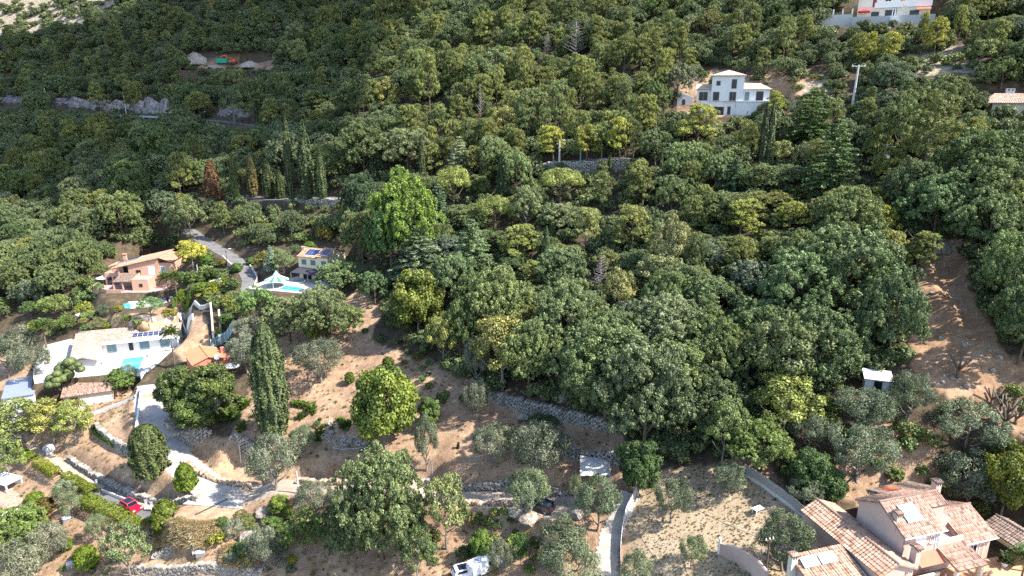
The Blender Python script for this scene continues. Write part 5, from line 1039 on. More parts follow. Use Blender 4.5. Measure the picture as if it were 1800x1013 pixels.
pole("wooden_post", 424, 778, 812, 0.13, M_CONC, "lone grey post on the bare terrace above the lane bend", "post"); pole("utility_pole", 760, 805, 848, 0.12, M_STEEL, "steel pole with white foot under the narrow grey olive"); pole("utility_pole", 1343, 938, 1030, 0.17, M_POLE, "dark red brown pole beside the pink house garden wall", "pole", ((-0.15, 0.5, 0.3),)); pole("utility_pole", 525, 825, 868, 0.16, M_CONC, "pale pole in front of the big junction olive", "pole")
pole("clothes_pole", 1568, 802, 838, 0.05, M_STEEL, "leaning thin metal pole between the olives uphill of the pink house", "pole", (), None, None, 0.45)
pole("utility_pole", 1114, 822, 872, 0.13, M_CONC, "pale lattice like pole at the top of the white fence", "pole", ((-.1, 1.5, 0.15),)); pole("utility_pole", 1124, 846, 872, 0.1, M_CONC, "leaning brace pole at the top of the white fence", "pole", (), None, None, -0.3)
def wire(name, a, b_, sag, label):
    pts = [a.lerp(b_, i / 20) - Vector((0, 0, sag * 4 * (i / 20) * (1 - i / 20))) for i in range(21)]; tag(MB().tube(pts, 0.03, 4).build(name, M_DARK), label, "cable")
wire("power_cable", TOPS["dark red brown pole beside the pink house garden wall"], TOPS["pale lattice like pole at the top of the white fence"], 0.8, "cable crossing the dry lawn to the dark red brown pole")
A = TOPS["steel pole carrying a transformer among the oaks"]; wire("power_cable", A, A + Vector((60, -25, -9)), 1.5, "upper power cable running from the transformer pole over the oaks"); wire("power_cable", A + Vector((0, 0, -0.9)), A + Vector((60, -25, -10.5)), 1.7, "lower power cable running from the transformer pole over the oaks")
# ---- fences and low walls
def line(px): return [ground(*q)[0] for q in px]
def fence(name, px, h, label, mat, post=0.05, step=2.0, base=None, thick=0.03, pm=None, sub=4):
    P = smooth(line(px), sub); t = thing(name, label, "fence", P[0]); O = P[0]; P = [Vector((p.x, p.y, hz(p.x, p.y))) for p in P]; b = MB()
    Q = [p - O for p in P]; 
    for i in range(len(Q) - 1):
        d = Q[i + 1] - Q[i]; s = Vector((-d.y, d.x, 0)).normalized() * thick / 2; a, c = Q[i], Q[i + 1] - d * 0.002; z0 = 0.45 if base else 0.05
        b.add([a - s + Vector((0, 0, z0)), c - s + Vector((0, 0, z0)), c + s + Vector((0, 0, z0)), a + s + Vector((0, 0, z0)), a - s + Vector((0, 0, h)), c - s + Vector((0, 0, h)), c + s + Vector((0, 0, h)), a + s + Vector((0, 0, h))], [(3, 2, 1, 0), (4, 5, 6, 7), (0, 1, 5, 4), (1, 2, 6, 5), (2, 3, 7, 6), (3, 0, 4, 7)])
    b.build("panel", mat, t)
    if base:
        b = MB(); poly_wall(b, Q, [q.z + 0.44 for q in Q], min(q.z for q in Q) - 1, 0.25); b.build("base_wall", base, t)
    acc = 0.0
    for i in range(len(Q)):
        if i == 0 or acc >= step or i == len(Q) - 1: MB().tube([Q[i] + Vector((0, 0, -.3)), Q[i] + Vector((0, 0, h + .08))], post, 6).build("post", pm or M_STEEL, t); acc = 0.0
        if i < len(Q) - 1: acc += (Q[i + 1] - Q[i]).length
    return t
M_MESH = mat_plain("white_mesh", (0.6, 0.6, 0.6), 0.8, 0.1, 5); M_CANE = mat_plain("grey_cane", (0.3, 0.29, 0.27), 0.9, 0.15, 6)
fence("mesh_fence", [(1123, 866), (1112, 885), (1100, 910), (1093, 945), (1090, 985), (1092, 1020)], 1.5, "white mesh fence following the edge of the concrete drive", M_MESH, 0.05, 2.2)
fence("panel_fence", [(1308, 836), (1335, 852), (1365, 874), (1392, 894), (1412, 912)], 1.6, "grey cane fence on a low wall between dry lawn and figs", M_CANE, 0.06, 2.2, W_GREY, 0.08)
t = fence("striped_fence", [(372, 614), (390, 604), (404, 592), (412, 580)], 2.2, "blue green striped panel fence above the coral house", mat_plain("teal_panel", (0.2, 0.32, 0.34), 0.7, 0.08), 0.07, 1.0, None, 0.06, M_WHITE, 5)
fence("guard_rail", [(150, 202), (200, 205), (250, 207), (300, 210)], 0.8, "pale guard rail on the outer side of the cliff road", M_STEEL, 0.08, 4, None, 0.12); fence("guard_rail", [(905, 298), (940, 297), (1000, 293), (1060, 290)], 0.6, "pale rail on the edge of the upper road", M_MESH, 0.07, 3, None, 0.12)
fence("guard_rail", [(448, 505), (452, 490), (440, 470)], 0.7, "low pale wall edge of the hill lane above the striped tent", W_GREY, 0.06, 3, None, 0.25)
def low_wall(name, px, h, label, mat, th=0.3, sub=3):
    P = [Vector((p.x, p.y, hz(p.x, p.y))) for p in smooth(line(px), sub)]; t = tag(link(name, None, None, P[0]), label, "wall"); Q = [p - P[0] for p in P]
    b = MB(); poly_wall(b, Q, [q.z + h for q in Q], min(q.z for q in Q) - 1.5, th); b.build("panel", mat, t); return t
low_wall("white_lane_wall", [(252, 690), (247, 715), (243, 745), (240, 775), (238, 792)], 1.3, "white wall running down the left edge of the pale lane", W_WHITE)
low_wall("drive_wall", [(180, 866), (205, 876), (235, 888), (255, 896)], 0.7, "low cream wall with rail between the car drive and the earth track", W_CREAM, 0.2)
low_wall("concrete_wall", [(372, 548), (374, 570), (376, 602)], 2.2, "tall grey concrete wall beside the empty brown plot", W_GREY, 0.35); low_wall("concrete_wall", [(386, 556), (388, 580), (389, 606)], 1.6, "parallel grey concrete wall nearer the green hedge", W_GREY, 0.35); low_wall("grey_wall", [(305, 562), (330, 552), (352, 544), (370, 538)], 1.0, "long pale garden wall below the striped green hedge", W_GREY); low_wall("white_wall", [(318, 566), (340, 563)], 1.6, "short white wall at the top of the brown plot", W_WHITE)
low_wall("stone_parapet", [(228, 572), (262, 562), (300, 556)], 0.8, "rough stone parapet above the white villa roof", M_STONE["pale"], 0.5); low_wall("orange_bank_wall", [(262, 574), (300, 566)], 0.7, "short wall under the orange earth behind the white villa", M_STONE["brown"], 0.4)
low_wall("pink_wall", [(338, 482), (365, 484), (386, 481)], 0.9, "pink curved wall under the golden leaved tree", W_PINK); low_wall("pink_wall", [(392, 456), (402, 466), (412, 474)], 1.0, "short pink wall along the hill lane", W_PINK); low_wall("white_terrace_wall", [(370, 506), (390, 500)], 1.6, "white terrace wall below the dark garden ball on the lane", W_WHITE, 1.2)
for px, py, lb in ((172, 858, "grey gate pillar at the upper end of the red car drive"), (258, 894, "grey gate pillar between the red car and the round shrub"), (268, 898, "second gate pillar close to the round shrub")):
    p, D = ground(px, py); t = thing("gate_pillar", lb, "gate pillar", p, .4, "gate pillars of the car drive"); MB().box(-.15, .15, -.15, .15, -0.6, 1.5).build("shaft", W_GREY, t); MB().box(-.2, .2, -.2, .2, 1.5, 1.6).build("cap", M_STEEL, t)
p, D = ground(372, 892); t = thing("drain_channel", "dark drain line across the pale junction", "drain", p + Vector((0, 0, .1)), R_(52)); MB().box(-2.6, 2.6, -.1, .1, -.1, 0.05).build("grate", M_DARK, t)
# ---- hedges
def hedge(px, w, h, label, tint, n=None, top=0.0):
    P = smooth(line(px), 6); Q = [Vector((p.x, p.y, hz(p.x, p.y))) for p in P]; g = np.random.default_rng(int(px[0][0])); C, N = [], []; L = sum((Q[i + 1] - Q[i]).length for i in range(len(Q) - 1)); n = n or int(L * 520)
    for _ in range(n):
        t = g.random() * (len(Q) - 1); i = int(t); p = Q[i].lerp(Q[i + 1], t - i); d = (Q[i + 1] - Q[i]); s = Vector((-d.y, d.x, 0)).normalized(); u = g.random(); k = 0.12 * math.sin(t * 2.1) + 0.1 * math.sin(t * 5.3)
        if u < 0.45: a = g.uniform(-1, 1); q = p + s * a * w / 2 + Vector((0, 0, h * (1 - .12 * abs(a) ** 3) + k + g.normal(0, .05))); nn = (0, 0, 1)
        else: sg = 1 if u < .72 else -1; z = g.random(); q = p + s * sg * (w / 2 * (1 + .1 * math.sin(z * 5 + t)) + g.normal(0, .04)) + Vector((0, 0, z * h + k * z)); nn = (s.x * sg, s.y * sg, 0.35)
        C.append(q - Q[0]); N.append(np.array(nn) + g.normal(0, .45, 3))
    me = leaf_mesh("hedge", np.array(C), np.array(N), 0.19 * (0.7 + 0.6 * g.random(n)), L_HEDGE, 0.7, g.random(n)); o = link("hedge", me, None, Q[0]); o.color = (*tint, 1); tag(o, label, "hedge")
    return Q
hedge([(152, 888), (175, 900), (205, 914), (235, 930), (256, 944)], 2.3, 1.9, "long wide yellow green hedge below the red car", (1.5, 1.4, .55)); hedge([(116, 843), (140, 856), (166, 872)], 1.6, 1.3, "clipped bright yellow hedge above the little garden olive", (1.7, 1.5, .5)); hedge([(66, 818), (85, 830), (103, 842)], 1.7, 1.5, "yellowish hedge with an orange end along the earth track", (1.9, 1.5, .5)); hedge([(20, 795), (40, 803), (60, 813)], 1.6, 1.4, "start of the hedge row at the frame edge by the earth track", (1.3, 1.3, .6))
hedge([(306, 540), (325, 530), (344, 522)], 2.2, 2.0, "dark striped green hedge beside the garden stairs", (1.2, 1.3, .6)); hedge([(512, 712), (530, 714), (548, 716)], 1.0, 0.8, "low clipped box hedge behind the giant cypress", (1.1, 1.2, .7)); hedge([(372, 522), (380, 512), (402, 506)], 1.5, 2.6, "lime green hedge against the lane wall", (1.9, 1.6, .5)); hedge([(388, 590), (392, 600)], 2.0, 2.0, "square lime hedge between the concrete wall and striped fence", (1.7, 1.5, .5)); hedge([(1738, 30), (1770, 28), (1815, 26)], 3, 3.0, "long dark hedge at the top edge of the frame", (1, 1, .6)); hedge([(166, 752), (178, 768), (204, 786)], 1.0, 0.7, "ivy edging on top of the short shaded wall", (.9, 1.1, .6))
# ---- cloud pruned tree
p, D = ground(110, 690); t = thing("cloud_pruned_tree", "olive pruned into many separate green balls on the villa terrace", "tree", p); TB = MB(); me_ = leaf_mesh("pad", *(lambda d: (d * 0.8 * np.array([1, 1, .72]), d, 0.2))(ball(900, np.random.default_rng(2))), L_CYP, 0.7, np.random.default_rng(3).random(900))
for px, py, s in ((122, 636, 1.35), (108, 640, .8), (128, 645, 1.1), (137, 641, .8), (141, 649, 1.0), (108, 648, 1.5), (120, 652, 1.0), (100, 657, 1.0), (109, 656, 1.1), (120, 660, 1.25), (90, 665, 1.2), (100, 668, 1.1), (110, 665, 1.2), (87, 677, 1.1), (98, 675, 1.0)):
    q = at(px, py, D - 1.5 + 1.5 * math.sin(px)) - p; o = link("pad", me_, t, q); o.scale = (s * 1.15,) * 3; o.color = (1.25, 1.3, 1, 1); TB.tube([(0, 0, 0.3), (q.x * .5, q.y * .5, q.z * .35), q], [0.14, 0.09, 0.04], 5)
TB.tube([(0, 0, -.5), (0, 0, .5)], 0.2, 6); TB.build("trunk", M_BARK, t)
# ---- canopy, shed, table
def white_canopy():
    p, D = ground(1045, 850); t = thing("canopy", "white shade canopy on posts under the dark fig", "canopy", p, R_(-6)); b = MB(); n = 6; vs = []
    for j in range(n + 1):
        for i in range(n + 1): u, v = i / n * 2 - 1, j / n * 2 - 1; vs.append((u * 2.1, v * 2.0, 2.7 + 0.55 * (1 - max(abs(u), abs(v))) - 0.15 * u * v + 0.25 * v))
    b.add(vs, [(j * (n + 1) + i, j * (n + 1) + i + 1, (j + 1) * (n + 1) + i + 1, (j + 1) * (n + 1) + i) for j in range(n) for i in range(n)]); b.add([(x, y, z - .06) for x, y, z in vs], [(j * (n + 1) + i, (j + 1) * (n + 1) + i, (j + 1) * (n + 1) + i + 1, j * (n + 1) + i + 1) for j in range(n) for i in range(n)]); b.build("cloth", mat_plain("canvas", (0.5, 0.48, 0.45), 0.85, 0.08), t)
    for x, y in ((-2, -1.9), (2, -1.9), (-2, 1.9), (2, 1.9)): MB().tube([(x, y, -.5), (x, y, 2.65)], 0.05, 6).build("pole", M_WHITE, t)
white_canopy()
p, D = ground(1541, 692); t = thing("shed", "little white shed with dark doorway among the olives", "shed", p, R_(-20)); MB().prism([(-1.6, 0), (1.6, 0), (1.6, 2.4), (-1.6, 2.4)], -.5, lambda q: 2.0 + q[1] * .1).build("wall", W_WHITE, t); b = MB(); roof_face(b, (-1.8, -.3, 2.1), (1.8, -.3, 2.1), (1.8, 2.7, 2.45), (-1.8, 2.7, 2.45)); b.build("roof", M_WHITE, t); opening(t, (-1.6, 0), (1.6, 0), 1.1, 0, 1.0, 1.8, "door", G_DARK, M_DARK, 0)
p, D = ground(805, 788); t = thing("tree_stump", "black burnt stump alone on the bare terrace", "stump", p); MB().tube([(0, 0, -.3), (0.05, 0, .6), (.1, .05, 1.0)], [0.3, 0.22, 0.16], 8).build("wood", mat_plain("burnt_wood", (0.02, 0.017, 0.015), 0.9, .2), t)
for px, py, rz, lb in ((126, 995, .4, "white box beside the yellow green ball bush"), (353, 975, .2, "grey white metal sheet box on the low bare terrace"), (118, 915, .6, "small white cabinet in the shadow of the garden olive")):
    p, D = ground(px, py); t = thing("metal_box", lb, "box", p, rz); MB().box(-.6, .6, -.45, .45, -.2, .55).build("body", M_GREY, t); MB().box(-.66, .66, -.5, .5, .55, .62).build("lid", M_WHITE, t)
for px, py, rz, lb in ((1332, 900, .5, "white garden table left lying on the dry lawn"),):
    p, D = ground(px, py); t = thing("garden_table", lb, "table", p, rz); MB().box(-.7, .7, -.4, .4, .5, .55).build("tabletop", M_WHITE, t); [MB().box(x - .04, x + .04, y - .04, y + .04, -.1, .5).build("leg", M_WHITE, t) for x in (-.6, .6) for y in (-.3, .3)]
# patio furniture of the pink house
for x, y, lb in ((5.0, -1.6, "white plastic chair under the porch roof of the pink house"), (1.2, -3.2, "white round table at the lower edge beside the pink house")):
    w = pink(x, y); t = thing("garden_chair" if "chair" in lb else "garden_table", lb, "chair" if "chair" in lb else "table", (w[0], w[1], Z_PINK + .06), .8)
    if "chair" in lb: MB().box(-.25, .25, -.25, .25, .42, .47).build("seat", M_WHITE, t); MB().box(-.25, .25, .22, .27, .47, .95).build("backrest", M_WHITE, t); [MB().box(a - .03, a + .03, c - .03, c + .03, 0, .42).build("leg", M_WHITE, t) for a in (-.22, .22) for c in (-.22, .22)]
    else: MB().lathe([(.02, .7), (.8, .7), (.8, .75), (.02, .75)], 18).build("tabletop", M_WHITE, t); MB().lathe([(.3, 0), (.05, .1), (.05, .7)], 10).build("pedestal", M_WHITE, t)
w = pink(13.2, -1.3); t = thing("potted_plant", "tall potted plant beside the blue door of the pink house", "potted plant", (w[0], w[1], Z_PINK + .06)); MB().lathe([(.2, 0), (.36, .5), (.38, .55), (.3, .5)], 12).build("pot", M_WHITE, t); link("foliage", PROTO["agave"][0][0], t, (0, 0, .5)).scale = (.9, .9, 1.6)
# ---- vehicles
def car(px, py, rz, paint, label, L=4.1, W=1.75, H=1.48, van=False, dz=0.0):
    p, D = ground(px, py); t = thing("white_van" if van else "parked_car", label, "van" if van else "car", p + Vector((0, 0, dz + .06)), rz); h = L / 2; b = MB()
    prof = [(-h, .35), (-h, .8), (-h + .25, .98), (-h + .15, 1.25), (-h + .55, H), (.35, H), (h - 1.25, 1.0), (h - .1, .82), (h, .6), (h, .35)] if not van else [(-h, .35), (-h, H - .1), (-h + .15, H), (h - 1.5, H), (h - .75, 1.15), (h - .1, 1.0), (h, .7), (h, .35)]
    n = len(prof); vs = []
    for y, k in ((-W / 2, 1), (-W / 2, 0), (W / 2, 0), (W / 2, 1)): pass
    rows = []
    for sy in (-1, -.86, .86, 1):
        rows.append([(x, sy * W / 2 * (1 if z < .95 or abs(sy) < .9 else .84), z) for x, z in prof])
    ins = [[(x, y, z) for x, y, z in r] for r in rows]; vs = [v for r in ins for v in r]
    fs = [(j * n + i, (j + 1) * n + i, (j + 1) * n + (i + 1) % n, j * n + (i + 1) % n) for j in range(3) for i in range(n)] + [tuple(range(n)), tuple(3 * n + i for i in range(n - 1, -1, -1))]
    b.add(vs, fs); b.build("body", paint, t); g = MB(); ww = W / 2 * .84
    if not van:
        def band(P): g.add(P, [tuple(range(len(P)))])
        e = .012
        band([(.37, -ww * .92, H - .03 + e), (.37, ww * .92, H - .03 + e), (h - 1.22, ww, 1.03 + e), (h - 1.22, -ww, 1.03 + e)]); band([(-h + .53, ww * .9, H - .05), (-h + .53, -ww * .9, H - .05), (-h + .135, -ww, 1.27), (-h + .135, ww, 1.27)]); band([(-h + .7, -ww * .8, H + e), (.2, -ww * .8, H + e), (.2, ww * .8, H + e), (-h + .7, ww * .8, H + e)])
        for sy in (-1, 1): band([(-h + .45, sy * (W / 2 * .925), 1.05), (h - 1.45, sy * (W / 2 * .925), 1.05), (.3, sy * (W / 2 * .855 + .01), H - .08), (-h + .65, sy * (W / 2 * .855 + .01), H - .08)][::sy])
    else:
        g.add([(h - 1.47, -ww * .9, H - .04), (h - 1.47, ww * .9, H - .04), (h - .74, ww, 1.2), (h - .74, -ww, 1.2)], [(0, 1, 2, 3)])
        for sy in (-1, 1): g.add([(h - 2.2, sy * (W / 2 + .01) * .93, 1.15), (h - 1.1, sy * (W / 2 + .01) * .93, 1.15), (h - 1.55, sy * (W / 2 * .86 + .01), H - .2), (h - 2.2, sy * (W / 2 * .86 + .01), H - .2)], [(0, 1, 2, 3)])
    g.build("window", G_DARK, t)
    for x in (-h + .75, h - .8):
        for sy in (-1, 1):
            wo = MB().tube([(x, sy * (W / 2 - .2), .32), (x, sy * (W / 2 + .015), .32)], .33, 14).build("wheel", M_DARK, t); MB().tube([(x, sy * (W / 2 + .0), .32), (x, sy * (W / 2 + .03), .32)], .19, 10).build("rim", M_STEEL, wo)
    for sy in (-1, 1):
        MB().box(h - .12, h + .015, sy * W * .36 - .18, sy * W * .36 + .18, .62, .76).build("headlight", M_WHITE, t); MB().box(-h - .015, -h + .1, sy * W * .38 - .12, sy * W * .38 + .12, .75, .95).build("tail_light", M_RED, t)
    for sy in (-1, 1): MB().box(.55, .75, sy * (W / 2 + .1) - .08, sy * (W / 2 + .1) + .08, .98, 1.1).build("mirror", paint, t)
    return t, p
def paint(name, c, r=0.25, metal=0.0):
    m = NT(name); m.col(c).set(Roughness=r, Metallic=metal); m.p.inputs["Coat Weight"].default_value = 0.6; m.p.inputs["Specular IOR Level"].default_value = 0.5; return m.m
PR, PB, PW = paint("red_paint", (0.5, 0.008, 0.03)), paint("black_paint", (0.02, 0.025, 0.035)), paint("white_car_paint", (0.75, 0.76, 0.78))
car(231, 896, R_(-32), PR, "red hatchback parked on the drive beside the yellow hedge"); car(948, 896, R_(150), PB, "dark car half hidden by the loose green olive"); t, p = car(852, 1003, R_(38), PW, "white van with blue emblem parked at the lower edge", 4.6, 1.85, 1.9, True); car(822, 1012, R_(20), PW, "white car next to the van at the lower edge", 4.0)
b = MB(); BL = mat_plain("blue_decal", (0.05, 0.12, 0.4), 0.5); b.tube([(-1.3 + .35 * math.cos(a * .35), .35 * math.sin(a * .35), 1.915) for a in range(13)], 0.045, 4); b.tube([(-.8, -.35, 1.915), (-.55, .1, 1.915), (-.3, .35, 1.915)], 0.045, 4); b.build("emblem", BL, t)
car(641, 345, R_(10), PW, "small white car on the road bend below the conical cypress"); car(1655, 386, R_(-5), PW, "white car glimpsed behind trunks on the road above the dug track"); car(1700, 392, R_(-5), PB, "dark car glimpsed on the road above the dug track")
def trailer():
    p, D = ground(630, 790); t = thing("boat_trailer", "empty boat trailer standing beside the bright large-leaved tree", "trailer", p + Vector((0, 0, .1)), R_(8)); b = MB()
    for sy in (-.75, .75): b.tube([(-4.2, 0, .5), (-2.6, sy, .5), (1.2, sy, .5)], .06, 5)
    for x in (-2.4, -1.0, .4, 1.15): b.tube([(x, -.75, .5), (x, .75, .5)], .05, 5)
    b.build("frame", M_STEEL, t); MB().box(-1.7, -1.2, -.3, .3, .56, .8).build("winch", M_DARK, t); MB().tube([(-4.2, 0, -.1), (-4.2, 0, .6)], .05, 6).build("jockey_wheel", M_DARK, t)
    for sy in (-1, 1):
        w = MB().tube([(.6, sy * .85, .32), (.6, sy * 1.05, .32)], .32, 14).build("wheel", M_DARK, t); MB().tube([(.6, sy * .83, .32), (.6, sy * 1.07, .32)], .17, 10).build("rim", M_WHITE, w); MB().box(.2, 1.0, sy * .95 - .14, sy * .95 + .14, .66, .7).build("mudguard", M_GREY, t)
    MB().box(1.15, 1.3, -.9, .9, .45, .7).build("light_bar", M_GREY, t)
trailer()
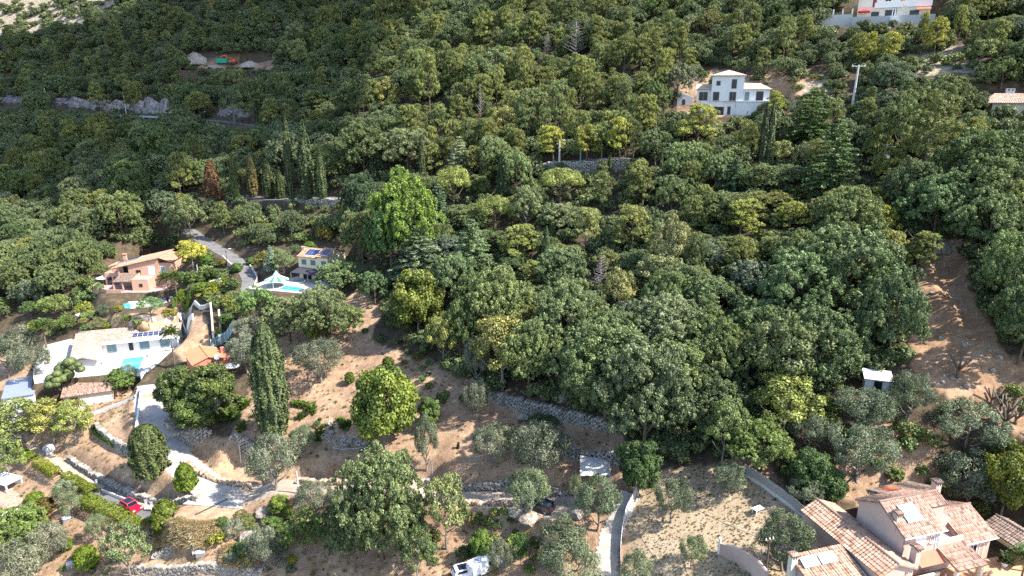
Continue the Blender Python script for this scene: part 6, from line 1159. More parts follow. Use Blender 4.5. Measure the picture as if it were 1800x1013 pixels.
# ------------------------------------------------------------------ the trees one can tell apart: kind, px, top, foot, width | tint | label
HAND = """
fat_cypress 483 582 772 54|0.95,1,0.85|giant broad cypress standing alone beside the shaded stone steps of the garden
dome_cypress 267 749 838 56|1.15,1.15,0.8|fat domed cypress above the long dry stone wall by the lane
cypress 513 204 352 15|0.884,0.884,0.796|thinnest tall cypress in the row along the hillside road
cypress 542 218 352 23|0.932,1.01,0.836|tallest thick cypress in the row along the hillside road
cypress 567 268 352 17|0.884,0.972,0.836|cypress at the end of the row closest to the chestnut
cypress 415 273 350 15|1.2,1.24,0.884|slender light green cypress between the rust red and the brown one
cypress 446 274 347 16|1.59,1.06,0.884|brownish drying cypress in the row above the hill lane
cypress 474 282 350 19|0.884,0.884,0.796|squat green cypress beside the brownish drying one
cypress 494 300 350 14|0.884,0.932,0.796|shortest cypress of the row above the hill lane
cypress 376 282 358 24|2.65,1.15,1.33|rust red dead cypress at the outer end of the row
cypress 743 240 322 12|1.01,1.06,0.796|lone slim cypress behind the big lime green chestnut
cypress 883 268 350 18|0.796,0.884,0.796|dark slim cypress between the umbrella pine and the pale poplars
cypress 960 398 474 13|0.836,0.932,0.796|narrow dark cypress among the pines in the middle of the wood
cypress 970 350 425 10|0.884,0.972,0.836|thin cypress spire just uphill of another narrow dark cypress
cypress 1337 186 305 15|0.707,0.748,0.707|darker of the twin tall cypresses below the white tower villa
cypress 1349 180 303 13|0.836,0.884,0.748|slimmer of the twin tall cypresses below the white tower villa
cypress 1161 264 310 6|1.06,1.15,0.884|tiny thread thin cypress beyond the end of the upper road wall
cypress 1072 268 305 7|1.06,1.15,0.884|very thin young cypress in front of the upper road wall
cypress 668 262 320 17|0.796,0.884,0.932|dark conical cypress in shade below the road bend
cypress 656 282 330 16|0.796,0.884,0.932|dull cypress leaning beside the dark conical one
great_oak 717 298 476 122|1.3,1.5,0.6|huge lime green chestnut at the edge of the wood near the hillside road
great_oak 688 345 482 90|0.75,1,0.65|dark lower flank chestnut joined to the huge lime green one
dome_pine 798 290 372 66|1.54,1.51,1.07|round umbrella pine with bright domed top above the cedars
dome_pine 985 293 365 86|1.42,1.4,1.07|broad umbrella pine below the upper road pole
dome_pine 868 342 412 68|1.47,1.51,1.14|umbrella pine with a clean round crown over bare grey stems
pine 1110 358 452 84|1.42,1.35,1.14|big rounded yellow green pine in the heart of the wood
pine 1030 360 440 66|1.37,1.29,1.27|yellowish pine with upswept tufts shadeward of the big rounded pine
pine 1300 345 425 76|1.6,1.51,0.997|bright yellow green pine above the great oaks
pine 1385 350 410 60|1.72,1.58,0.997|low golden green pine at the upper edge of the great oaks
pine 912 392 462 82|1.47,1.46,1.07|spreading light green pine above the cedar pair
pine 940 455 505 52|1.54,1.46,1.14|small bright pine tucked above the silver oaks
pine 973 218 285 64|1.77,1.58,0.925|golden pine behind the concrete pole on the upper road
pine 1030 216 285 56|1.77,1.58,0.925|golden pine with two lobes over the upper road
pine 1088 205 285 58|1.82,1.64,0.925|pointed golden pine at the end of the upper road
pine 560 158 200 50|1.37,1.4,1.27|sunlit pine leaning out at the edge of the cloud shade
cedar 740 400 500 120|1.44,1.38,1.44|wide cedar with grey green shelves beside the chestnut
cedar 830 385 495 100|1.25,1.31,1.06|dark green cedar with drooping shelves next to the wide cedar
cedar 808 240 320 64|2.38,2,2.25|pale silvery cedar with flat shelves under the golden pines
cedar 1460 210 345 112|1.19,1.38,0.938|tall layered cedar downhill of the utility pole
cedar 1420 160 260 90|0.875,1.12,0.688|deep green rounded conifer beside the twin cypresses
cedar 1290 275 345 66|1.06,1.25,1.19|drooping dark cedar on the near side of the twin cypresses
dead 1012 42 112 40|1,1,1|large grey dead tree among the pines high on the slope
dead 963 58 104 20|1,1,1|small grey dead tree next to the larger dead one
dead 1055 452 515 44|1,1,1|bare grey dead tree in the middle of the wood
dead 845 150 218 16|1,1,1|thin bare dead trunk between pines on the slope
broadleaf 735 478 592 96|1.25,1.15,0.6|bright round large-leaved tree on the edge of the upper terrace
broadleaf 677 652 792 112|1.15,1.15,0.6|big bright large-leaved tree beside the boat trailer
broadleaf 757 700 748 44|1,1.15,0.9|pale fig bush behind the bright large-leaved tree
broadleaf 320 648 740 72|0.7,0.75,0.6|dark walnut on the curved pale wall beside the lane
broadleaf 378 642 728 82|0.75,0.78,0.6|dark walnut in front of the coral house
broadleaf 345 700 755 80|0.72,0.78,0.6|low walnut boughs over the curved pale wall
broadleaf 1120 778 870 76|0.6,0.78,0.7|dark fig tree beside the white canopy
broadleaf 1420 795 870 74|0.55,0.75,0.6|dark fig sprawling down the bank behind the grey fence
broadleaf 1455 825 885 60|0.55,0.75,0.6|glossy fig bush at the lower end of the fence bank
broadleaf 845 938 985 38|0.9,1.1,0.6|small bright green bush tree near the white van
broadleaf 1760 790 905 96|1.35,1.2,0.5|yellow green tree at the edge beside the pale olive
broadleaf 1720 880 910 30|1.1,1.1,0.7|low green bush behind the pink house chimney
sparse 340 420 475 56|3.2,2.4,0.8|golden leaved tree beside the orange house drive
sparse 45 695 788 100|1.37,1.3,0.8|feathery green robinia over the end of the earth track
sparse 95 700 780 84|1.94,1.51,0.8|robinia with orange yellow autumn patches by the white rock
sparse 135 705 782 72|1.66,1.51,0.8|yellow green robinia above the bare bed and white rock
sparse 20 765 850 60|1.3,1.3,0.8|green yellow tree overhanging the frame edge by the hedge
sparse 230 920 1012 80|1.1,1.1,1|grey green oak below the yellow hedge
oak 40 890 985 108|1.15,1.25,0.7|dense green tree in front of the tiled roof corner
oak 672 800 985 150|1.25,1.25,1.1|great pale oak at the centre of the lower terrace
oak 708 868 988 100|1.2,1.2,1.05|second pale oak crown merged below the great pale oak
oak 625 880 1000 90|0.95,1,0.9|dark lower oak beside the great pale oak
sparse 785 838 965 88|1.35,1.2,1|thin half bare oak beside the path
sparse 735 930 1020 70|0.8,0.9,0.7|dark thin tree below the half bare oak
oak 535 898 975 74|0.9,1,0.55|round deep green oak below the lane junction
oak 590 890 970 70|0.8,0.9,0.65|round deep green oak next to the great pale oak
oak 915 935 995 36|0.6,0.9,0.6|small dark green bushy tree beside a silver olive
olive 484 768 862 98|1,1,0.95|big olive beside the pole at the lane junction
olive 535 748 800 50|1,1.1,0.85|smaller olive behind the big junction olive
olive 563 596 672 88|1,1,0.95|twin stemmed olive on the upper terrace under the wood
olive 435 588 656 70|1,1,1|silver olive behind the giant cypress
olive 440 556 606 62|1.15,1.1,1.1|pale grey olive above the gate with green stripes
olive 372 688 738 42|0.9,0.95,1|small grey olive in front of the dark walnuts
olive 838 590 682 50|1.1,1.1,1.15|tall grey feathery tree at the wood edge above the single olive
olive 838 668 738 48|1.05,1.05,1|single neat olive casting its shadow on the middle terrace
olive 750 735 828 46|0.95,1,0.9|narrow grey olive beside the bright large-leaved tree
olive 862 748 822 66|1.1,1.08,1|silvery olive, smaller of the pair above the terrace lane
olive 948 745 842 102|1,1,0.95|wide olive with leaning trunk, larger of the pair above the terrace lane
olive 895 752 800 46|1.3,1.3,1|pale green olive squeezed between the olive pair
olive 1050 842 932 80|0.85,0.95,0.8|dark olive standing where the concrete drive begins
olive 1180 845 920 70|0.85,0.92,0.8|olive above its long shadow beside the white fence
olive 1280 814 872 60|0.85,0.92,0.8|olive on the dry lawn near the grey fence end
olive 1412 838 890 66|0.9,0.95,0.85|small olive between the grey fence and the dark fig
olive 1375 912 1005 106|0.75,0.85,0.65|dense olive behind the garden wall of the pink house
olive 1215 945 1000 50|0.9,1,0.7|young round olive alone on the dry lawn
olive 1515 682 757 106|0.85,0.92,0.82|wide olive downhill of the little white shed
olive 1595 655 740 76|0.85,0.92,0.82|tall olive beside the little white shed
olive 1420 724 790 72|0.85,0.92,0.82|olive at the lower edge of the great wood beside the yellowing tree
olive 1505 748 848 116|0.82,0.9,0.78|largest olive uphill of the pink house
olive 1697 708 792 122|0.82,0.9,0.78|broad olive below the dug earth bank
olive 1702 797 896 122|0.95,1,0.9|broad pale olive behind the pink house chimney
olive 985 920 1000 92|0.95,1,0.85|olive at the lower edge beside the concrete drive
olive 1000 958 1045 110|0.95,1,0.85|lowest olive beside the concrete drive at the frame edge
olive 880 955 1012 46|1,1,0.95|slim silver olive next to the white van
olive 467 932 1002 66|1.1,1.1,1.1|silver grey olive on the rubble slope below the junction
olive 1115 976 1035 62|0.95,1,0.85|olive at the foot of the white fence
olive 40 952 1050 112|1.15,1.08,1|grey half dead olive at the lower corner
olive 90 925 985 70|1.25,1.15,1.15|pale grey olive beside the bare round bed
olive 118 845 884 44|1.1,1.15,0.9|small olive above the clipped dark red ball
olive 128 868 912 46|1.05,1.1,0.85|olive beside the start of the yellow hedge
olive 175 905 948 40|1.2,1.2,0.9|little olive under the hedge shading the bare bed
olive 555 850 905 66|1,1,0.95|grey green olive just below the terrace lane
olive 600 862 905 40|0.95,1,0.9|small olive against the great pale oak
olive 40 575 650 70|1,1,0.95|grey olive beside the glass edged terrace
olive 15 590 665 70|0.95,1,0.9|grey olive at the frame edge near the glass edged terrace
olive 62 610 660 60|1.05,1.05,1|olive on the red bank outside the glass fence
olive 228 640 680 34|0.9,1,1|round olive at the corner of the swimming pool
olive 930 830 905 86|0.9,1,0.75|loose green olive hanging over the dark parked car
olive 1010 835 892 30|1,1,0.8|small open tree with thin trunk on the gravel yard
oak 215 645 692 60|1,1.2,0.6|bushy green tree at the end of the tiled garage
palm 307 566 640 38|1,1,0.8|fan palm in front of the white pool villa
palm 82 555 612 46|1.1,1.15,0.9|broad fan palm beside the villa terrace
palm 298 472 530 34|1,1.05,0.9|fan palm beside the orange house
palm 312 470 528 32|1.2,1.15,0.9|second paler fan palm beside the orange house
palm 1792 955 1030 60|0.9,1.05,0.8|palm at the corner of the pink house lawn
cone_shrub 328 816 862 36|1.2,1.15,0.55|bright conical clipped shrub beside the lane wall
cone_shrub 294 880 930 48|1.25,1.1,0.7|big rounded shrub with tan tips next to the red car
ball_shrub 683 627 645 18|1,1,0.7|tiny clipped ball bush on the upper terrace close to the wood
ball_shrub 615 654 674 16|1,1,0.7|tiny clipped ball bush farther from the wood on the upper terrace
ball_shrub 62 866 884 26|1.1,1.1,0.6|flat clipped green ball beside the white patio
ball_shrub 80 876 902 30|1.1,0.62,0.7|clipped dark red and green ball on the lower garden path
ball_shrub 119 946 966 18|1,1,0.6|small green ball bush under the bare round bed
ball_shrub 154 962 1000 36|1.3,1.25,0.6|bright yellow green ball bush with a white box beside it
ball_shrub 365 448 466 24|0.8,0.95,0.7|dark clipped ball at the bend of the orange house drive
ball_shrub 417 462 478 18|0.75,0.9,0.7|dark clipped ball on the lane wall corner
ball_shrub 442 452 466 16|0.75,0.9,0.7|dark clipped ball across the lane from the wall corner
ball_shrub 545 424 442 20|0.9,1,0.6|green ball bush behind the yellow house roof
cedar 478 430 480 30|1.88,1.88,2.5|small blue spruce beside the yellow house terrace
oak 600 455 520 84|1.15,1.25,1.1|leafy oak hiding the corner of the yellow house
oak 455 495 575 74|1.1,1.35,0.9|soft green acacia below the striped tent
oak 510 520 600 90|1.3,1.2,1.1|oak with pale crown below the yellow house pool
oak 570 500 605 104|1.25,1.2,1.1|largest oak below the yellow house pool
oak 610 530 600 76|1.1,1.1,0.8|oak at the corner of the upper red terrace
broadleaf 560 545 602 50|1.2,1.2,0.6|yellow green young tree in front of the pale oaks
oak 660 470 535 60|0.8,1,0.9|dark blue green tree behind the leafy oak
sparse 500 440 482 40|1.2,1.2,1.1|grey leaved tree above the yellow house terrace
dome_pine 268 520 566 46|0.798,1.12,1.14|dark spreading pine below the tarp covered pool
oak 100 512 560 56|1.3,1.3,0.8|pale green tree below the dark wood near the round terrace
oak 120 548 585 40|1,1.15,0.6|dense bush between the palm and the round terrace
shrub 70 560 580 40|1.9,1.7,0.6|golden yellow bush beside the fan palm
sparse 1375 655 765 124|1.5,1.35,0.7|yellowing tree in front of the dark great oaks
oak 1335 735 825 116|1.2,1.25,0.75|bright green bushy tree above the grey fence
sparse 1270 700 815 86|1.1,1.15,0.8|airy green tree beside the bright bushy one
oak 1130 600 800 168|1.2,1.2,1.25|greatest silver green oak at the lower edge of the wood
oak 1245 545 690 130|1.1,1.1,0.85|dense domed oak with olive green top
oak 1480 395 560 190|1,1.1,0.95|widest oak crown above the dug earth bank
oak 1400 430 590 150|1,1.1,1|deep oak beside the widest crown
oak 1560 470 640 120|1,1.1,1.05|oak leaning over the edge of the dug earth
oak 1440 540 680 150|1,1.1,0.95|shaded oak below the widest crown
oak 1330 520 640 120|0.95,1.05,0.9|dark oak at the gap behind the domed oak
oak 875 465 610 120|1.25,1.2,0.95|tall olive green oak above the feathery grey tree
oak 995 490 640 128|1.15,1.15,1.05|broad oak in the middle of the lower wood
oak 1075 540 690 130|1.1,1.15,1|heavy oak uphill of the silver green giant
oak 930 560 690 110|1.1,1.1,0.9|oak over the mossy terrace wall
oak 810 520 640 70|0.95,1.05,0.8|dark oak next to the bright round large-leaved tree
sparse 780 545 650 60|1.6,1.35,0.8|yellowish thin oak at the wood edge above the terrace
sparse 1180 375 500 76|1.5,1.2,1.1|brown green ivy covered tree beside the dark gap
oak 1165 470 590 90|1.1,1.15,0.9|oak just below the ivy covered tree
sparse 1540 355 430 70|2.2,1.7,0.7|autumn gold tree above the top of the dug earth
oak 1640 300 420 120|0.95,1.1,1|tall oak behind the rubble at the head of the dug track
oak 1768 400 560 120|1.1,1.15,0.9|oak wall on the far side of the dug track
oak 1790 480 640 110|0.85,0.95,0.8|dark oak over the lower dug track
oak 1730 330 460 120|1.05,1.1,0.95|big oak uphill of the oak wall by the dug track
oak 868 232 310 66|1.3,1.35,1.2|pale poplar clump just below the upper road
oak 908 255 348 54|1.25,1.3,1.1|narrow pale poplar beside the dark slim cypress
cedar 772 322 402 58|1.1,1.2,1.2|slender grey green cedar under the round umbrella pine
oak 1205 246 335 92|1.15,1.2,1|leafy pale oak downhill of the broad golden pine
oak 1262 262 345 66|1,1.1,1|oak between the leafy pale oak and the drooping cedar
pine 1130 288 372 72|0.988,0.975,0.855|olive green pine below the end of the road wall
sparse 925 322 410 60|1.3,1.25,1.1|greyish thin tree between two umbrella pines
oak 1180 300 385 74|1.15,1.2,1|oak uphill of the ivy covered tree
pine 1215 340 420 60|0.912,0.936,0.855|pine beside the ivy covered brown tree
pine 1060 300 375 50|0.874,0.936,0.855|slim pine rising beside the broad umbrella pine
great_oak 985 428 520 96|1.25,1.3,1.25|silver oak just below the narrow dark cypress
sparse 1085 468 560 66|1.6,1.25,1|brownish thin oak beside the bare dead tree
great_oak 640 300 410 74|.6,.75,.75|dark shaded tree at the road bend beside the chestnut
great_oak 795 440 545 92|.95,1.05,1|tall dark oak under the cedar pair
pine 755 95 200 52|0.988,1.01,0.855|tall pine standing out on the middle slope
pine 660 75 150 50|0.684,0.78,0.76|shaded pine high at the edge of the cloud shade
pine 850 20 95 56|1.03,1.01,0.855|sunlit pine near the top edge of the slope
pine 930 20 95 50|0.988,0.975,0.855|sunlit pine beside the two dead trees
pine 1095 60 140 52|0.988,0.975,0.855|full pine on the sunny side of the dead trees
pine 1045 130 205 56|1.06,1.05,0.855|bright pine halfway up the slope over the upper road
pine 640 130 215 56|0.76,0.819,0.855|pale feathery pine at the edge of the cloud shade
pine 1565 55 115 44|1.82,1.58,0.855|golden pine in front of the top villa terrace
pine 1640 30 100 44|1.82,1.58,0.925|tall golden pine beside the top villa with parasols
pine 1622 20 90 26|1.72,1.51,0.925|slim pine right against the top villa terrace
pine 1525 55 118 46|1.82,1.64,0.785|yellow pine below the top villa with parasols
pine 1683 8 78 26|1.6,1.46,0.997|narrow pine standing on the bare bank near the top edge
pine 1225 180 262 86|1.6,1.46,1.07|broad golden pine in front of the white tower villa
pine 1362 158 205 40|1.72,1.58,0.925|small golden pine beside the terrace of the white tower villa
"""
n_ = 0
for ln in HAND.strip().split("\n"):
    a, tint, lab = ln.split("|"); k, px, yt, yb, w = a.split()
    if k == 'oak' and float(w) > 76: k = 'great_oak'
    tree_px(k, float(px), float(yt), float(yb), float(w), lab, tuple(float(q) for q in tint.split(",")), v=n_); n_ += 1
# pruned grey trunks on the dug bank, clipped balls of the cloud tree, small garden plants
for i, (px, py, s_, lab) in enumerate(((1742, 712, 1.5, "uppermost"), (1758, 722, 1.3, "second highest"), (1770, 735, 1.6, "middle"), (1785, 745, 1.4, "second lowest"), (1764, 752, 1.7, "tallest and lowest"), (1683, 662, 1.8, "lone leafy tipped"))):
    p, D = ground(px, py); plant("pollard", p, 2.6 * s_ / 1.5, 2.3 * s_ / 1.5, lab + " pollarded trunk on the dug bank above the broad olive", group="pollarded trunks on the dug bank", v=i)
for px, yt, yb, w, lab in ((562, 748, 775, 20, "spiky agave beside the rockery stones"), (603, 736, 752, 15, "small agave near the trailer end of the rockery"), (425, 738, 756, 18, "agave on the shaded rubble line shadeward of the giant cypress"), (530, 722, 735, 14, "little agave between the giant cypress and rockery"), (403, 712, 735, 40, "blue green agave clump under the dark walnuts"), (432, 700, 712, 24, "bright leafy clump beside the red garden ornament"), (548, 706, 724, 20, "yellow green tuft at the end of the box hedge"), (1520, 720, 735, 20, "spiky plant below the little shed")):
    tree_px("agave", px, yt, yb, w, lab, (1.2, 1.25, .8))
# ------------------------------------------------------------------ the forest between them
FOREST = [(-260, 540), (60, 540), (150, 512), (176, 462), (205, 436), (330, 436), (345, 400), (440, 438), (470, 440), (520, 424), (620, 424), (640, 490), (655, 560), (700, 595), (770, 640), (865, 688), (1000, 712), (1090, 760), (1200, 815), (1300, 800), (1400, 760), (1450, 700), (1540, 655), (1590, 640), (1580, 560), (1625, 470), (1600, 412), (1700, 420), (1712, 520), (1775, 615), (1830, 640), (2060, 660), (2060, -12), (-260, -12)]
NOTREE = [[(-300, -60), (235, -60), (205, 28), (130, 58), (0, 76), (-300, 90)]]
KEEP = [(500, [(176, 545), (178, 448), (250, 432), (312, 450), (345, 500), (345, 560)]), (430, [(335, 408), (362, 418), (448, 480), (446, 560), (400, 540), (380, 460)]), (470, [(455, 520), (460, 470), (518, 432), (606, 430), (606, 470), (575, 500), (520, 522)]),
        (190, [(1195, 206), (1200, 146), (1250, 126), (1345, 146), (1345, 172), (1300, 206)]), (150, [(1345, 142), (1440, 138), (1440, 170), (1350, 176)]), (150, [(1190, 140), (1225, 146), (1225, 190), (1192, 200)]), (30, [(1470, 46), (1480, -20), (1640, -20), (1640, 42)]), (190, [(1738, 206), (1740, 165), (1800, 158), (1870, 206)]),
        (112, [(340, 116), (345, 96), (480, 98), (484, 116)]), (180, [(95, 192), (95, 172), (300, 176), (300, 198)]), (180, [(366, 214), (370, 186), (445, 190), (450, 218)]), (176, [(0, 188), (0, 166), (40, 166), (40, 190)]), (296, [(962, 292), (962, 250), (1000, 250), (1000, 292)]),
        (430, [(1605, 660), (1585, 560), (1630, 440), (1690, 432), (1700, 500), (1750, 600), (1800, 640), (1800, 720), (1680, 700)]), (110, [(1600, 100), (1700, 95), (1710, 128), (1620, 132)]), (340, [(612, 352), (660, 352), (650, 332), (625, 332)]), (520, [(650, 520), (668, 540), (690, 600), (640, 610)]), (126, [(1190, 120), (1200, 132), (1440, 132), (1440, 120)]), (150, [(1492, 120), (1512, 120), (1508, 180), (1490, 180)]), (345, [(355, 245), (360, 345), (400, 352), (590, 345), (580, 200), (540, 195), (500, 195)]), (296, [(1010, 296), (1010, 280), (1100, 280), (1100, 296)])]
def hidden_thing(px, py, tst):
    for by_, q in KEEP:
        if (by_ not in (345, 296, 180, 176) and in_poly(np.array([px]), np.array([py]), q)[0]) or (py > by_ and in_poly(tst[:, 0], tst[:, 1], q).any()): return True
    return False
gf = np.random.default_rng(11); cand = []
SP = 3.3; gx, gy = np.meshgrid(np.arange(-520, 420, SP), np.arange(75, 640, SP * 0.9)); gx = gx + gf.uniform(-.46, .46, gx.shape) * SP; gy = gy + gf.uniform(-.46, .46, gy.shape) * SP
gx = gx.ravel(); gy = gy.ravel(); gz = height(gx, gy); bx, by, bd = proj(gx, gy, gz)
ok = in_poly(bx, by, FOREST) & (bx > -170) & (bx < 1970) & (by > -10)
for q in NOTREE: ok &= ~in_poly(bx, by, q)
gx, gy, gz, bx, by, bd = (q[ok] for q in (gx, gy, gz, bx, by, bd)); order = gf.permutation(len(gx)); TAKEN = {}
HB = np.array([(t[2] - t[5] * .42, t[2] + t[5] * .42, t[4], t[3]) for t in TREES if t[1] in ('cypress', 'pine', 'cedar', 'dome_pine', 'dead', 'broadleaf') and t[3] < 560 or t[5] > 115 and t[3] < 400])
def free(x, y, r):
    i, j = int(x // 10), int(y // 10)
    for a in (i - 1, i, i + 1):
        for b in (j - 1, j, j + 1):
            for (u, v, s) in TAKEN.get((a, b), ()):
                if (x - u) ** 2 + (y - v) ** 2 < (0.45 * (r + s)) ** 2: return False
    return True
def take(x, y, r): TAKEN.setdefault((int(x // 10), int(y // 10)), []).append((x, y, r))
for c_ in CROWNS: take(*c_)
pn = vnoise(gx, gy, 40) + 0.6 * vnoise(gx, gy, 13)
hn = vnoise(gx + 200, gy, 30)
for i in order:
    x, y, px, py, d = gx[i], gy[i], bx[i], by[i], bd[i]; u = gf.random()
    if px < 640 and py > 235: pine, size, low = 0.06, 8.2, 0.12
    elif py < 200 and px < 640: pine, size, low = 0.42, 7.2, 0.32
    elif px < 1150 and py < 300: pine, size, low = 0.5, 8.6, 0.16
    elif py < 300: pine, size, low = 0.2, 6.9, 0.24
    elif 650 < px < 1250 and py < 500: pine, size, low = 0.4, 9.6, 0.06
    else: pine, size, low = 0.05, 10.8, 0.05
    s = size * (0.7 + 0.75 * gf.random() ** 1.5 + 0.35 * hn[i])
    if u < low: kind, w, h = "oak", s * 0.55, s * 0.5
    elif u < low + (1 - low) * min(.95, max(0, pine + 0.9 * pn[i])): kind, w, h = "pine", s * 0.74, s * gf.uniform(1.05, 1.6)
    elif u > 0.93: kind, w, h = "sparse", s * 0.85, s * 1.2
    else: kind, w, h = "oak", s, s * gf.uniform(0.9, 1.35)
    w *= 1.12
    if kind == 'oak' and w > 9.5: kind = 'great_oak'
    if not free(x, y, w * 0.5): continue
    k = F / d; hp_, wp = h * k * 0.95, w * k * 0.5
    tst = np.array([(px, py), (px, py - hp_), (px - wp, py - hp_ * .6), (px + wp, py - hp_ * .6), (px, py - hp_ * .5), (px - wp * .6, py - hp_ * .9), (px + wp * .6, py - hp_ * .9)])
    if hidden_thing(px, py, tst):
        if h > 3.2 and gf.random() < 0.85:
            w, h = w * 0.4, h * 0.28; kind = "shrub"; hp_, wp = h * k, w * k * .5
            tst = np.array([(px, py), (px, py - hp_), (px - wp, py - hp_ * .6), (px + wp, py - hp_ * .6)])
            if hidden_thing(px, py, tst): continue
        else: continue
    hb = HB[(HB[:, 2] < py - 3) & (HB[:, 0] < px + wp) & (HB[:, 1] > px - wp)]
    if kind != "shrub" and len(hb):
        lim = (hb[:, 3] + 0.84 * (hb[:, 2] - hb[:, 3])).max()      # highest it may reach without hiding a hand-placed tree
        room = (py - lim) / (k * 0.95)
        if room < 1.8: continue
        if room < h: w *= max(0.55, room / h) ** 0.5; h = room
    take(x, y, w * 0.5); cand.append((w * h * k * k, kind, x, y, gz[i], h, w, px, py))
cand.sort(reverse=True)
CAP = {"oak": 296, "great_oak": 0, "pine": 296, "sparse": 200, "shrub": 120}; used = {k: sum(1 for t in TREES if KIND[t[1]][0] == KIND[k][0]) for k in CAP}; FAR = []
for a_, kind, x, y, z, h, w, px, py in cand:
    ck = 'oak' if kind == 'great_oak' else kind
    if used[ck] >= CAP[ck] or not (-30 < px < 1830): FAR.append((kind, x, y, z, h, w)); continue
    used[ck] += 1; t = gf.random()
    ti = {"great_oak": (0.85 + .35 * t, 0.92 + .22 * t, 0.85), "oak": (0.85 + .4 * t, 0.92 + .25 * t, 0.8 + .35 * gf.random()), "pine": (0.8 + .55 * t, 0.88 + .36 * t, .9), "sparse": (1 + .5 * t, 1 + .3 * t, .9), "shrub": (1, 1, .9)}[kind]
    q = gf.random()
    if kind in ("oak", "great_oak", "sparse"): ti = tuple(a * b for a, b in zip(ti, (1.12, 1.08, 1.45) if q < .17 else (1.25, 1.05, .85) if q < .27 else (.72, .8, .7) if q < .42 else (1, 1, 1)))
    plant(kind, (x, y, z), h, w, None, ti, "%ss of the hillside wood" % KIND[kind][0].replace("_", " "))
print("FOREST", len(cand), used, "far", len(FAR))
# ------------------------------------------------------------------ masses nobody could count
def scatter(name, P, rz, sc, vi, sources, label, tilt=None):
    me = bpy.data.meshes.new(name); me.vertices.add(len(P)); me.vertices.foreach_set("co", np.asarray(P, np.float32).ravel())
    for nm, val, ty in (("turn", rz, 'FLOAT'), ("size", sc, 'FLOAT'), ("pick", vi, 'INT')):
        a = me.attributes.new(nm, ty, 'POINT'); a.data.foreach_set("value", np.asarray(val, np.int32 if ty == 'INT' else np.float32))
    o = link(name, me); tag(o, label, None, None, "stuff")
    ng = bpy.data.node_groups.new(name, 'GeometryNodeTree'); ng.interface.new_socket("Geometry", in_out='INPUT', socket_type='NodeSocketGeometry'); ng.interface.new_socket("Geometry", in_out='OUTPUT', socket_type='NodeSocketGeometry')
    N = ng.nodes.new; L = ng.links.new; gi = N("NodeGroupInput"); go = N("NodeGroupOutput"); jn = N("GeometryNodeJoinGeometry")
    def attr(nm, ty):
        a = N("GeometryNodeInputNamedAttribute"); a.data_type = ty; a.inputs["Name"].default_value = nm; return a.outputs["Attribute"]
    cx = N("ShaderNodeCombineXYZ"); L(attr("turn", 'FLOAT'), cx.inputs[2])
    for k, s in enumerate(sources):
        cp = N("FunctionNodeCompare"); cp.data_type = 'INT'; cp.operation = 'EQUAL'; L(attr("pick", 'INT'), cp.inputs[2]); cp.inputs[3].default_value = k
        oi = N("GeometryNodeObjectInfo"); oi.inputs["Object"].default_value = s; oi.inputs["As Instance"].default_value = True
        ip = N("GeometryNodeInstanceOnPoints"); L(gi.outputs[0], ip.inputs["Points"]); L(cp.outputs[0], ip.inputs["Selection"]); L(oi.outputs["Geometry"], ip.inputs["Instance"])
        L(cx.outputs[0], ip.inputs["Rotation"]); L(attr("size", 'FLOAT'), ip.inputs["Scale"]); L(ip.outputs[0], jn.inputs[0])
    L(jn.outputs[0], go.inputs[0]); md = o.modifiers.new("scatter", 'NODES'); md.node_group = ng; return o
def source_of(me):                        # an object of the scene that shows this mesh
    for o in COL.objects:
        if o.data == me: return o
FS = []; FI = {}
for k in ("oak", "great_oak", "pine", "sparse", "shrub"):
    for cm, tm, H, W in PROTO[k]:
        s = source_of(cm)
        if s: FI.setdefault(k, []).append((len(FS), H, W)); FS.append(s)
rows = []
for kind, x, y, z, h, w in FAR:
    i, H, W = random.choice(FI[kind]); rows.append((x, y, z - 0.2, random.uniform(0, 6.28), 0.5 * (h / H + w / W), i))
rows = np.array(rows)
if len(rows): scatter("distant_woodland", rows[:, :3], rows[:, 3], rows[:, 4], rows[:, 5], FS, "far woodland of oaks and pines covering the upper hillside")
def scatter_in(name, polys, n, kind, s0, s1, label, seed, avoid=(), flat=None):
    g = np.random.default_rng(seed); out = []; bb = np.array([q for P in polys for q in P]); lo, hi = bb.min(0), bb.max(0)
    px = g.uniform(lo[0], hi[0], n * 3); py = g.uniform(lo[1], hi[1], n * 3); ins = np.zeros(len(px), bool)
    for P in polys: ins |= in_poly(px, py, P)
    for P in avoid: ins &= ~in_poly(px, py, P)
    idx = np.where(ins)[0][:n]; src = []; 
    for k in kind:
        for cm, tm, H, W in PROTO[k]:
            s = source_of(cm or tm)
            if s and s not in src: src.append(s)
    for i in idx:
        p, D = ground(px[i], py[i]); out.append((*p, g.uniform(0, 6.28), g.uniform(s0, s1), g.integers(len(src))))
    out = np.array(out)
    if len(out): out[:, 2] -= 0.08; return scatter(name, out[:, :3], out[:, 3], out[:, 4], out[:, 5], src, label)
SCRUB = scatter_in("garrigue_scrub", [[(-120, 0), (235, 0), (210, 30), (130, 62), (-120, 90)], [(340, 60), (640, 55), (640, 110), (500, 115), (480, 95), (350, 95)]], 420, ("shrub",), 0.9, 2.3, "low scrub dotted over the pale rocky hilltop", 21)
scatter_in("undergrowth", [[(q[0], q[1]) for q in FOREST]], 3600, ("shrub",), 0.7, 1.7, "dark undergrowth filling the gaps between the hillside trees", 22, [NOTREE[0]] + [q for _, q in KEEP])
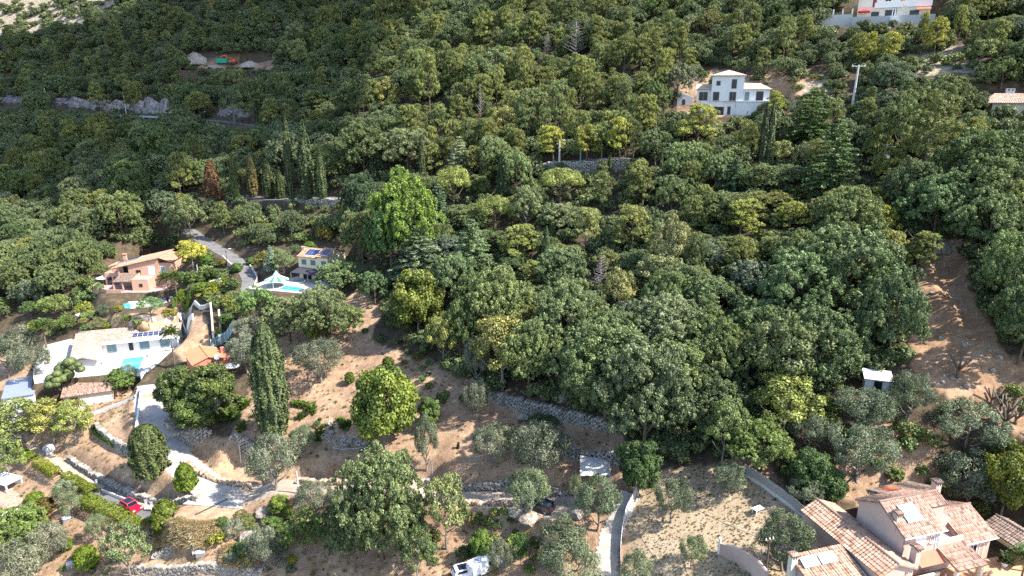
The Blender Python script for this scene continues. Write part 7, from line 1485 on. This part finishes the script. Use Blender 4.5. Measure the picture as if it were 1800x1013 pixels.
# ------------------------------------------------------------------ garden shrubs and ground litter
def bushes(polys, n, kinds, w0, w1, tints, seed, gap=0.35, asp=(0.6, 1.0), grp="garden shrubs"):
    g = np.random.default_rng(seed); k = 0; tries = 0; bb = np.array([q for P in polys for q in P]); lo, hi = bb.min(0), bb.max(0)
    while k < n and tries < n * 25:
        tries += 1; px, py = g.uniform(lo[0], hi[0]), g.uniform(lo[1], hi[1])
        if not any(in_poly(np.array([px]), np.array([py]), P)[0] for P in polys): continue
        p, D = ground(px, py); w = g.uniform(w0, w1)
        if any((p.x - c[0]) ** 2 + (p.y - c[1]) ** 2 < ((c[2] * 0.8 + w / 2) * gap * 2) ** 2 for c in CROWNS): continue
        if any(seg_dist(np.array([p.x]), np.array([p.y]), P)[0][0] < hw + w * 0.35 for P, hw, _ in ROADS.values()): continue
        t = tints[g.integers(len(tints))]; plant(kinds[g.integers(len(kinds))], p, w * g.uniform(*asp), w, None, tuple(c * g.uniform(.9, 1.1) for c in t), grp); k += 1
GT = [(1, 1.1, .8), (1.3, 1.3, .7), (.8, .95, .8), (1.5, 1.4, 1.2), (1.9, 1.6, .6), (.7, .85, .6), (1.2, 1.25, 1.2)]
bushes([[(318, 500), (340, 470), (395, 490), (420, 520), (390, 545), (345, 520)], [(325, 440), (350, 430), (395, 470), (340, 478)], [(395, 530), (430, 530), (440, 590), (400, 580)]], 44, ("shrub", "broadleaf", "shrub"), 1.6, 4.2, GT, 31)
bushes([[(160, 585), (240, 560), (300, 550), (300, 560), (200, 585)], [(60, 580), (150, 560), (170, 585), (90, 600)], [(100, 510), (175, 500), (215, 545), (160, 575)]], 34, ("shrub", "olive", "shrub"), 1.8, 4.0, GT, 32)
bushes([[(0, 470), (170, 470), (170, 520), (60, 560), (0, 570)]], 26, ("oak", "shrub"), 3.5, 6.0, [(1.2, 1.25, .8), (.9, 1, .8), (1.3, 1.3, .9)], 33, 0.42, (0.8, 1.0), "trees below the dark valley wood")
bushes([[(455, 470), (500, 455), (520, 440), (515, 470), (480, 480)], [(590, 410), (650, 400), (650, 520), (605, 520), (610, 450)], [(440, 400), (620, 385), (640, 420), (520, 428), (450, 440)]], 40, ("shrub", "oak", "shrub", "sparse"), 2.2, 5.5, GT[:4] + [(1.7, 1.3, .6)], 34)
bushes([[(640, 560), (700, 600), (790, 650), (760, 690), (700, 640), (640, 600)], [(740, 690), (850, 690), (840, 720), (760, 715)], [(900, 740), (990, 740), (1000, 790), (900, 780)]], 20, ("shrub",), 1.0, 2.6, GT[:3] + [(1.9, .9, .6)], 35)
bushes([[(380, 920), (470, 905), (560, 900), (560, 960), (520, 1010), (420, 1010), (380, 960)]], 34, ("shrub", "olive", "broadleaf"), 1.5, 3.6, GT, 36, 0.28)
bushes([[(700, 960), (900, 930), (960, 980), (960, 1013), (700, 1013)], [(800, 890), (960, 900), (960, 930), (820, 930)]], 26, ("shrub",), 1.0, 2.8, [(.7, .85, .6), (1.2, 1.3, .7), (1.5, 1.2, .8)], 37, 0.3)
bushes([[(0, 905), (60, 905), (110, 950), (200, 990), (230, 1013), (0, 1013)]], 14, ("shrub", "olive"), 1.2, 2.8, GT, 38, 0.3)
bushes([[(1270, 780), (1400, 770), (1470, 830), (1530, 880), (1480, 895), (1400, 850), (1330, 820)], [(1400, 700), (1600, 690), (1640, 800), (1560, 860)]], 30, ("shrub", "broadleaf"), 1.2, 3.0, [(.7, .85, .6), (.9, 1.1, .7), (1.2, 1.2, .9)], 39, 0.3)
bushes([[(1560, 800), (1800, 780), (1800, 900), (1720, 900), (1640, 860)], [(1740, 640), (1800, 660), (1800, 760), (1760, 700)]], 14, ("shrub",), 1.2, 2.6, GT[:3], 40, 0.3)
bushes([[(410, 690), (460, 690), (470, 740), (400, 750)], [(520, 720), (650, 740), (650, 765), (540, 765)]], 18, ("shrub", "agave"), 0.6, 1.5, GT, 41, 0.2, (0.5, .9))
bushes([[(1200, 130), (1440, 130), (1460, 190), (1345, 195), (1345, 150), (1200, 150)]], 22, ("shrub",), 1.2, 3.2, GT[:4], 42, 0.3)
bushes([[(150, 430), (205, 430), (185, 470), (175, 520), (140, 500)], [(205, 425), (330, 405), (340, 440), (290, 450), (220, 436)]], 30, ("oak", "shrub"), 2.5, 5.5, GT[:3], 43, 0.3, (.7, 1.0))
bushes([COVER['rock'][2]], 9, ("shrub",), 1.5, 3.5, GT[:4], 44, 0.3)
# stones and dry tufts lying about
import bmesh
def litter_proto(name, mat, kind):
    g = np.random.default_rng(len(name)); 
    if kind == "stone":
        bm = bmesh.new(); bmesh.ops.create_icosphere(bm, subdivisions=1, radius=0.5)
        for v in bm.verts: v.co = Vector((v.co.x * g.uniform(.7, 1.2), v.co.y * g.uniform(.7, 1.2), v.co.z * g.uniform(.45, .8)))
        me = bpy.data.meshes.new(name); bm.to_mesh(me); bm.free(); me.materials.append(mat); return me
    n = 60; a = g.uniform(0, 6.28, n); r = g.uniform(0, .35, n); C = np.stack([r * np.cos(a), r * np.sin(a), g.uniform(.08, .3, n)], 1); N = g.normal(0, 1, (n, 3)); N[:, 2] *= .25
    return leaf_mesh(name, C, N, 0.5 * np.ones(n), mat, 0.12, g.random(n))
L_STRAW = mat_leaf("straw", (0.26, 0.19, 0.1), (0.46, 0.37, 0.21), trans=0.25); L_WEED = mat_leaf("weed", (0.1, 0.12, 0.04), (0.24, 0.26, 0.1), trans=0.25)
def litter(name, polys, n, mat, kind, s0, s1, label, seed, noise=None, avoid=()):
    me = litter_proto(name + "_piece", mat, kind); g = np.random.default_rng(seed); bb = np.array([q for P in polys for q in P]); lo, hi = bb.min(0), bb.max(0)
    W = np.array([ground(x, y, base_h)[0].xy[:] for x, y in ((lo[0], lo[1]), (hi[0], lo[1]), (lo[0], hi[1]), (hi[0], hi[1]))]); l2, h2 = W.min(0), W.max(0)
    x = g.uniform(l2[0], h2[0], n * 6); y = g.uniform(l2[1], h2[1], n * 6); z = height(x, y); px, py, d = proj(x, y, z); ok = np.zeros(len(x), bool)
    for P in polys: ok |= in_poly(px, py, P)
    for P in avoid: ok &= ~in_poly(px, py, P)
    if noise: ok &= vnoise(x + seed, y, noise) + 0.4 * vnoise(x, y + seed, noise * .3) > g.uniform(-.25, .3, len(x))
    for P, hw, _ in ROADS.values(): ok &= seg_dist(x, y, P)[0] > hw
    i = np.where(ok)[0][:n]; src = link(name + "_sample", me, None, (float(x[i[0]]), float(y[i[0]]), float(z[i[0]]))); tag(src, None, None, None, "stuff")
    scatter(name, np.stack([x[i], y[i], z[i]], 1), g.uniform(0, 6.28, len(i)), g.uniform(s0, s1, len(i)) * g.uniform(.6, 1.2, len(i)), np.zeros(len(i)), [src], label)
GARD = COVER["garden"][:1] + [COVER["garden"][2]]
litter("gravel_stones", GARD + [COVER["dug"][0]], 5000, M_RUB, "stone", 0.08, 0.3, "loose stones strewn over the bare terraces", 51, 9)
litter("dry_grass", GARD, 9000, L_STRAW, "tuft", 0.35, 0.8, "dry straw coloured grass tufts on the bare terraces", 52, 12, [LAWN])
litter("weeds", GARD, 1300, L_WEED, "tuft", 0.4, 0.9, "greenish weeds along the terraces", 53, 6)
litter("straw_grass", [[(275, 925), (380, 905), (390, 940), (370, 962), (280, 960)], [(395, 965), (440, 960), (430, 1000), (395, 995)]], 5000, L_STRAW, "tuft", 1.2, 2.0, "strip of tall straw grass below the pale junction", 54)
litter("lawn_grass", [LAWN], 2500, L_STRAW, "tuft", 0.15, 0.4, "dry yellow lawn grass beside the pink house", 56)
litter("rock_litter", [COVER["dug"][0], COVER["rock"][2], COVER["garden"][4], COVER["dug"][1], COVER["rock"][0], COVER["rock"][1]], 2500, M_RUB, "stone", 0.4, 1.5, "broken stones over the dug and rocky ground", 55, 8)
# ------------------------------------------------------------------ labels of the forest trees, by what stands nearest
LAND = [("the orange excavator", 400, 105), ("the white tower villa", 1285, 165), ("the top villa with parasols", 1560, 20), ("the large grey dead tree", 1012, 75), ("the golden pine at the upper road pole", 973, 250), ("the concrete pole on the upper road", 983, 275),
 ("the tallest cypress of the roadside row", 542, 285), ("the rust red dead cypress", 376, 320), ("the orange house", 240, 470), ("the yellow house", 560, 455), ("the huge lime green chestnut", 717, 380), ("the round umbrella pine", 798, 330), ("the twin tall cypresses", 1343, 240),
 ("the utility pole on the slope", 1500, 150), ("the transformer pole", 1553, 268), ("the tiled villa at the frame edge", 1770, 185), ("the tall layered cedar", 1460, 280), ("the big rounded yellow pine", 1110, 405), ("the bare dead tree amid the wood", 1055, 485), ("the widest oak crown", 1480, 470),
 ("the head of the dug track", 1640, 440), ("the autumn gold tree", 1540, 390), ("the silver green giant oak", 1130, 700), ("the pale silvery cedar", 808, 280), ("the dark slim cypress amid poplars", 883, 310), ("the cliff above the hillside road", 240, 185), ("the first cliff road pole", 83, 170), ("the middle cliff road pole", 222, 180), ("the last cliff road pole", 361, 188),
 ("the ivy covered brown tree", 1180, 440), ("the wide cedar with grey shelves", 740, 450), ("the broad umbrella pine", 985, 330), ("the pale rocky hilltop", 110, 40), ("the tall golden pine by the top villa", 1640, 65), ("the hill lane bend", 395, 440), ("the bright yellow pine above the great oaks", 1300, 385), ("the thin bare dead trunk", 845, 185), ("the rocky bank below the top villa", 1650, 110),
 ("the white pool villa roof", 230, 590), ("the round pale terrace", 170, 545), ("the garden stairs", 304, 510), ("the striped garden hedge", 325, 530), ("the parallel concrete walls", 380, 575), ("the small blue spruce", 478, 455), ("the upper red terrace", 660, 580), ("the single neat olive", 838, 715), ("the big mossy boulder", 985, 700), ("the white crag", 440, 950), ("the straw grass strip", 330, 945), ("the white van", 850, 995), ("the half bare oak", 785, 900), ("the dark parked car", 950, 895), ("the yellow hedge by the red car", 205, 910), ("the white shelter", 18, 855), ("the grey cane fence", 1360, 870), ("the largest olive", 1505, 800), ("the carport", 1765, 930), ("the dug bank trunks", 1765, 735), ("the little white shed", 1540, 680), ("the rockery boulder", 568, 768), ("the giant cypress", 483, 690), ("the fan palm by the terrace", 82, 580)]
ORD = "nearest,second,third,fourth,fifth,sixth,seventh,eighth,ninth,tenth,eleventh,twelfth,thirteenth,fourteenth,fifteenth,sixteenth,seventeenth,eighteenth,nineteenth,twentieth".split(",")
groups = {}
for r, kind, x, yt, yb, w, has in TREES:
    if has: continue
    y = 0.5 * (yt + yb); nm, lx, ly = min(LAND, key=lambda q: (q[1] - x) ** 2 + 1.4 * (q[2] - y) ** 2); dx, dy = x - lx, y - ly
    side = ("sunward of" if dx > 0 else "shadeward of") if abs(dx) > 1.3 * abs(dy) else ("uphill of" if dy < 0 else "downhill of")
    o = [c for c in r.children if c.name.startswith(("crown", "foliage"))]; t = (o[0] if o else r).color
    tone = "yellowish" if t[0] > 1.15 else ("pale" if t[0] > 1.03 else ("mid green" if t[0] > 0.94 else "dark"))
    size = "big" if w > 62 else ("small" if w < 30 else "medium")
    groups.setdefault((nm, side, size, tone, KIND[kind][0].replace("_", " ")), []).append((dx * dx + dy * dy, r))
for (nm, side, size, tone, kd), v in groups.items():
    v.sort(key=lambda q: q[0])
    for i, (_, r) in enumerate(v):
        r["label"] = ("%s %s %s %s%s" % (size, tone, kd, side, " " + nm)) if len(v) == 1 else ("%s %s %s, %s %s %s" % (size, tone, kd, ORD[min(i, 19)], side, nm))
